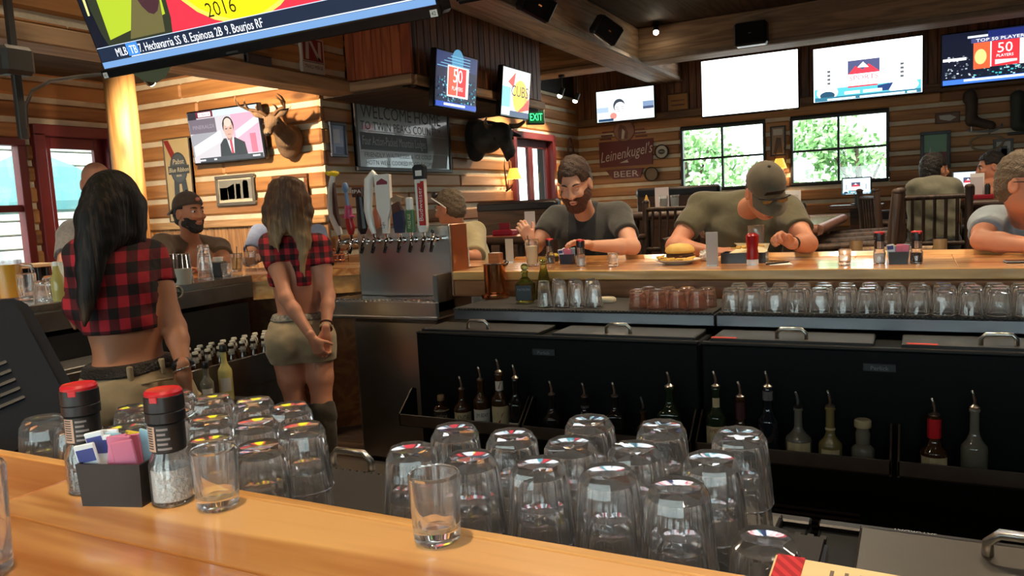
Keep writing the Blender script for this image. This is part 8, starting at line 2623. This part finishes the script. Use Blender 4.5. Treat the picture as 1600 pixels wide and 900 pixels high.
# first: dark haired, side run of the bar
D1 = 2.5
J = dict(hd=at(174, 331, D=D1), shr=at(231, 402, D=D1 + .11), shl=at(136, 402, D=D1 - .11), elr=at(274, 512, D=D1 + .07), wrr=at(287, 577, D=D1 - .02), ell=at(118, 500, D=D1 - .2), wrl=at(110, 560, D=D1 - .05))
J['pel'] = at(207, 610, D=D1) ; J['b'] = 1.0
J['ell'] = J['shl'] + V3(-.17, .10, -.22); J['wrl'] = J['ell'] + V3(-.2, .1, .02)
yw = 1.28
rt1 = rotz(yw) @ V3(1, 0, 0)
for q, sd in ((-1, 'l'), (1, 'r')):
    J['hip' + sd] = J['pel'] + rt1 * q * .085 + V3(0, 0, -.07)
    J['an' + sd] = np.array([J['pel'][0], J['pel'][1], .085]) + rt1 * q * .09
    J['kn' + sd] = (J['hip' + sd] + J['an' + sd]) / 2 + rotz(yw) @ V3(0, .03, 0)
hz = float(at(200, 514, D=D1)[2]); wz = float(at(205, 572, D=D1)[2])
fd1 = rotz(yw) @ V3(0, 1, 0)
PL = plaid('plaid_red', lin((176, 30, 44)), lin((92, 16, 24)), lin((24, 12, 14)), .068)
t, TT, Rh, off, R, up, fw, rt, Tp = waitress('waitress with long black hair in a cropped red and black check shirt', J, yw + .1, .05, 0, SK2,
     [('r', V3(.05, .12, -1) + fd1 * .25, fd1 * .4 - rt1 * .8, fd1, (.35, .5, .4), (.7, .6, .35)), ('l', V3(-.8, .4, -.3), (0, 0, -1), (.2, .9, .3), (.4, .5, .4), (.7, .6, .35))], PL,
     lambda X, Y, Z: hz + .0 - Z + 0 * X + 0 * Y, lambda X, Y, Z: Z - wz + 0 * X + 0 * Y, lambda X, Y, Z: (J['pel'][2] - .2) - Z + 0 * X + 0 * Y)
# belt
BELT = mat('studded_belt', (.02, .018, .017), .45, bump=(140, 1.0))
def belt(t, off, T, wz, m, hgt, name='belt', grow=.017):
    return skin_mesh(name, [skin(inflate([T[0], T[1], T[4], T[6]], grow), .008, lambda X, Y, Z: np.abs(Z - wz) - hgt + 0 * X + 0 * Y)], m, t, off=off)
belt(t, off, Tp, wz + .006, BELT, .017, grow=.018)
for a in (-.105, .02, .1):
    q = J['pel'] + rt * a - fw * .112; q[2] = wz
    MB().box(tuple(q - off), (.016, .016, .05), .003).build('belt_loop', MATS['khaki_shorts'], t)
q = J['pel'] + rt * -.03 - fw * .145 + V3(0, 0, -.005)
MB().cyl(tuple(q - off), tuple(q - fw * .01 - off), .009, n=14).build('pocket_button', mat('button_brown', lin((96, 76, 52)), .4), t)
MB().tube([tuple(q + rt * x * .9 + V3(0, 0, .035 - abs(x) * .05) - fw * (.004 - x * x * 2.2) - off) for x in (-.07, -.035, 0, .035, .07)], .0035, 6).build('pocket_flap', MATS['khaki_shorts'], t)
# hair tie on the wrist
w = J['wrr']; d_ = unit(J['elr'] - w)
MB().lathe([(.03, -.012), (.036, 0), (.03, .012)], 18, M=Matrix.Translation(Vector(w + d_ * .015 - off)) @ Vector(d_).to_track_quat('Z', 'Y').to_matrix().to_4x4()).build('wrist_scrunchie', BLACKM, t, smooth=True)
MB().tube([tuple(w + d_ * .0 + rotz(0) @ V3(.034 * math.cos(a), .034 * math.sin(a), .012 * math.cos(a)) - off) for a in np.linspace(0, 6.283, 17)], .0035, 6, caps=False).build('bracelet', CHROME, t, smooth=True)
# boots
def boots_of(t, off, J, fw, top, m, h=.012):
    P = []
    for sd in 'lr':
        an, kn = J['an' + sd], J['kn' + sd]
        P += [seg(an + (kn - an) * top, an, .066, .056, .02), seg(an - V3(0, 0, .02), an + fw * .14 - V3(0, 0, .045), .05, .042, .02), seg(an + (kn - an) * (top + .06), an + (kn - an) * top, .07, .07, .015)]
    skin_mesh('boots', [skin(P, h, None, wrinkle(.003, 60, 3))], m, t, off=off)
BOOTM = cloth('suede_boot', lin((66, 58, 46)), lin((48, 42, 34)))
boots_of(t, off, J, fw, .62, BOOTM)
# hair: long straight black mass, brown ends over the left shoulder
hd = J['hd']
P = [ell(TT((0, -.016, .04)), (.082, .1, .096), Rh, .02), ell(TT((0, -.05, -.03)), (.075, .06, .1), Rh, .04)]
rr = random.Random(5)
for i in range(24):
    u = i / 23
    D0 = D1 - .15 + .22 * u - .05 * math.sin(u * math.pi)
    x0 = 131 + u * 84
    y1 = 388 + 8 * math.sin(u * 7) + rr.uniform(-5, 8) + (0 if u > .3 else (.3 - u) / .3 * 118)
    pts = [at(145 + u * 60, 302 - 18 * math.sin(u * math.pi), D=D0 + .03)]
    for k in range(1, 6):
        v = k / 5
        pts.append(at(x0 + 1.2 * math.sin(v * 5 + i) + (2 * v if u < .3 else 0), 302 + (y1 - 302) * v, D=D0 - .03 * v))
    P += strand(pts, [.024, .024, .022, .02, .016, .006], .022)
def facecut(X, Y, Z):
    x, y, z = X - hd[0], Y - hd[1], Z - hd[2]
    lx, ly, lz = (x * Rh[0, i] + y * Rh[1, i] + z * Rh[2, i] for i in range(3))
    return np.where(lz < .07, np.minimum(ly - .035, .075 - np.abs(lx)), -1.0)
skin_mesh('hair', [skin(P, .007, facecut, wrinkle(.0006, 110, 1))], hairmat('hair_black', (.007, .006, .0065), lin((122, 94, 68)), .95, 1.2, .6), t, off=off)

# second: blonde, hands clasped behind her back
D2 = 4.0
J = dict(hd=at(447, 318, D=D2), shr=at(498, 384, D=D2 + .02), shl=at(424, 384, D=D2 - .02), elr=at(513, 462, D=D2 - .03), wrr=at(509, 518, D=D2 - .16), ell=at(447, 466, D=D2 - .16), wrl=at(488, 528, D=D2 - .22))
J['pel'] = at(470, 522, D=D2 + .02); J['b'] = .98
yw = .70
rt2 = rotz(yw) @ V3(1, 0, 0); fd2 = rotz(yw) @ V3(0, 1, 0)
for q, sd, pxk, pxa in ((-1, 'l', 462, 470), (1, 'r', 503, 512)):
    J['hip' + sd] = J['pel'] + rt2 * q * .082 + V3(0, 0, -.07)
    an = at(pxa, 720, D=D2); J['an' + sd] = V3(an[0], an[1], .085); J['kn' + sd] = at(pxk, 632, D=D2) + fd2 * .02
hem2 = float(at(460, 446, D=D2)[2]); wz = float(at(470, 495, D=D2)[2]); se = float(at(470, 566, D=D2)[2])
PL2 = plaid('plaid_red_bright', lin((186, 36, 46)), lin((104, 20, 28)), lin((30, 14, 16)), .058)
t, TT, Rh, off, R, up, fw, rt, Tp = waitress('blonde waitress in a cropped red check shirt with hands clasped behind her back', J, yw + .15, .05, 0, SK3,
     [('r', V3(-.1, -.05, -1), -fd2 * .9 - rt2 * .3, -rt2, (.45, .7, .4), (.7, .5, .5)), ('l', rt2 * .35 + V3(0, 0, -.9), -fd2 * .3 + rt2 * .8, rt2 * .3 - fd2 * .2 + V3(0, 0, .4), (.55, .8, .5), (.6, .6, .4))], PL2,
     lambda X, Y, Z: hem2 - Z + 0 * X + 0 * Y, lambda X, Y, Z: Z - wz + 0 * X + 0 * Y, lambda X, Y, Z: se - Z + 0 * X + 0 * Y, h=.0085)
PB = mat('patterned_belt', lin((180, 172, 156)), .6, noise=(55, (.02, .02, .02), 1.0))
belt(t, off, Tp, wz + .004, PB, .017, grow=.018)
for dz, col_ in ((.03, CREAM), (.05, BRN), (.015, mat('bead_brown', lin((90, 56, 40)), .5))):
    w = J['wrr']; d_ = unit(J['elr'] - w)
    MB().lathe([(.027, -.005), (.033, 0), (.027, .005)], 18, M=Matrix.Translation(Vector(w + d_ * dz - off)) @ Vector(d_).to_track_quat('Z', 'Y').to_matrix().to_4x4()).build('bracelet', col_, t, smooth=True)
boots_of(t, off, J, fw, .84, BOOTM)
hd = J['hd']
P = [ell(TT((0, -.016, .04)), (.082, .1, .096), Rh, .02), ell(TT((0, -.05, -.03)), (.075, .06, .1), Rh, .04)]
for i in range(15):
    u = i / 14
    y1 = 378 + 20 * math.sin(u * 9) + (34 if .8 < u < .97 else 0) + rr.uniform(-6, 6)
    pts = []
    for k in range(6):
        v = k / 5
        px = 425 + u * 46 + (-1 + 2 * u) * 7 * math.sin(min(1, v * 1.3) * 2.6) + 3.4 * math.sin(v * 9 + i * 1.7) + (6 * v if u > .8 else 0)
        py = 292 - 8 * math.sin(u * math.pi) + (y1 - 292) * v
        pts.append(at(px, py, D=D2 - .07 - .05 * math.sin(u * math.pi) - .02 * v))
    P += strand(pts, [.022, .022, .022, .019, .013, .004], .022)
skin_mesh('hair', [skin(P, .0075, None, wrinkle(.0008, 90, 1))], hairmat('hair_blonde', lin((78, 54, 40)), lin((190, 158, 116)), 1.1, 1.45, .5), t, off=off)
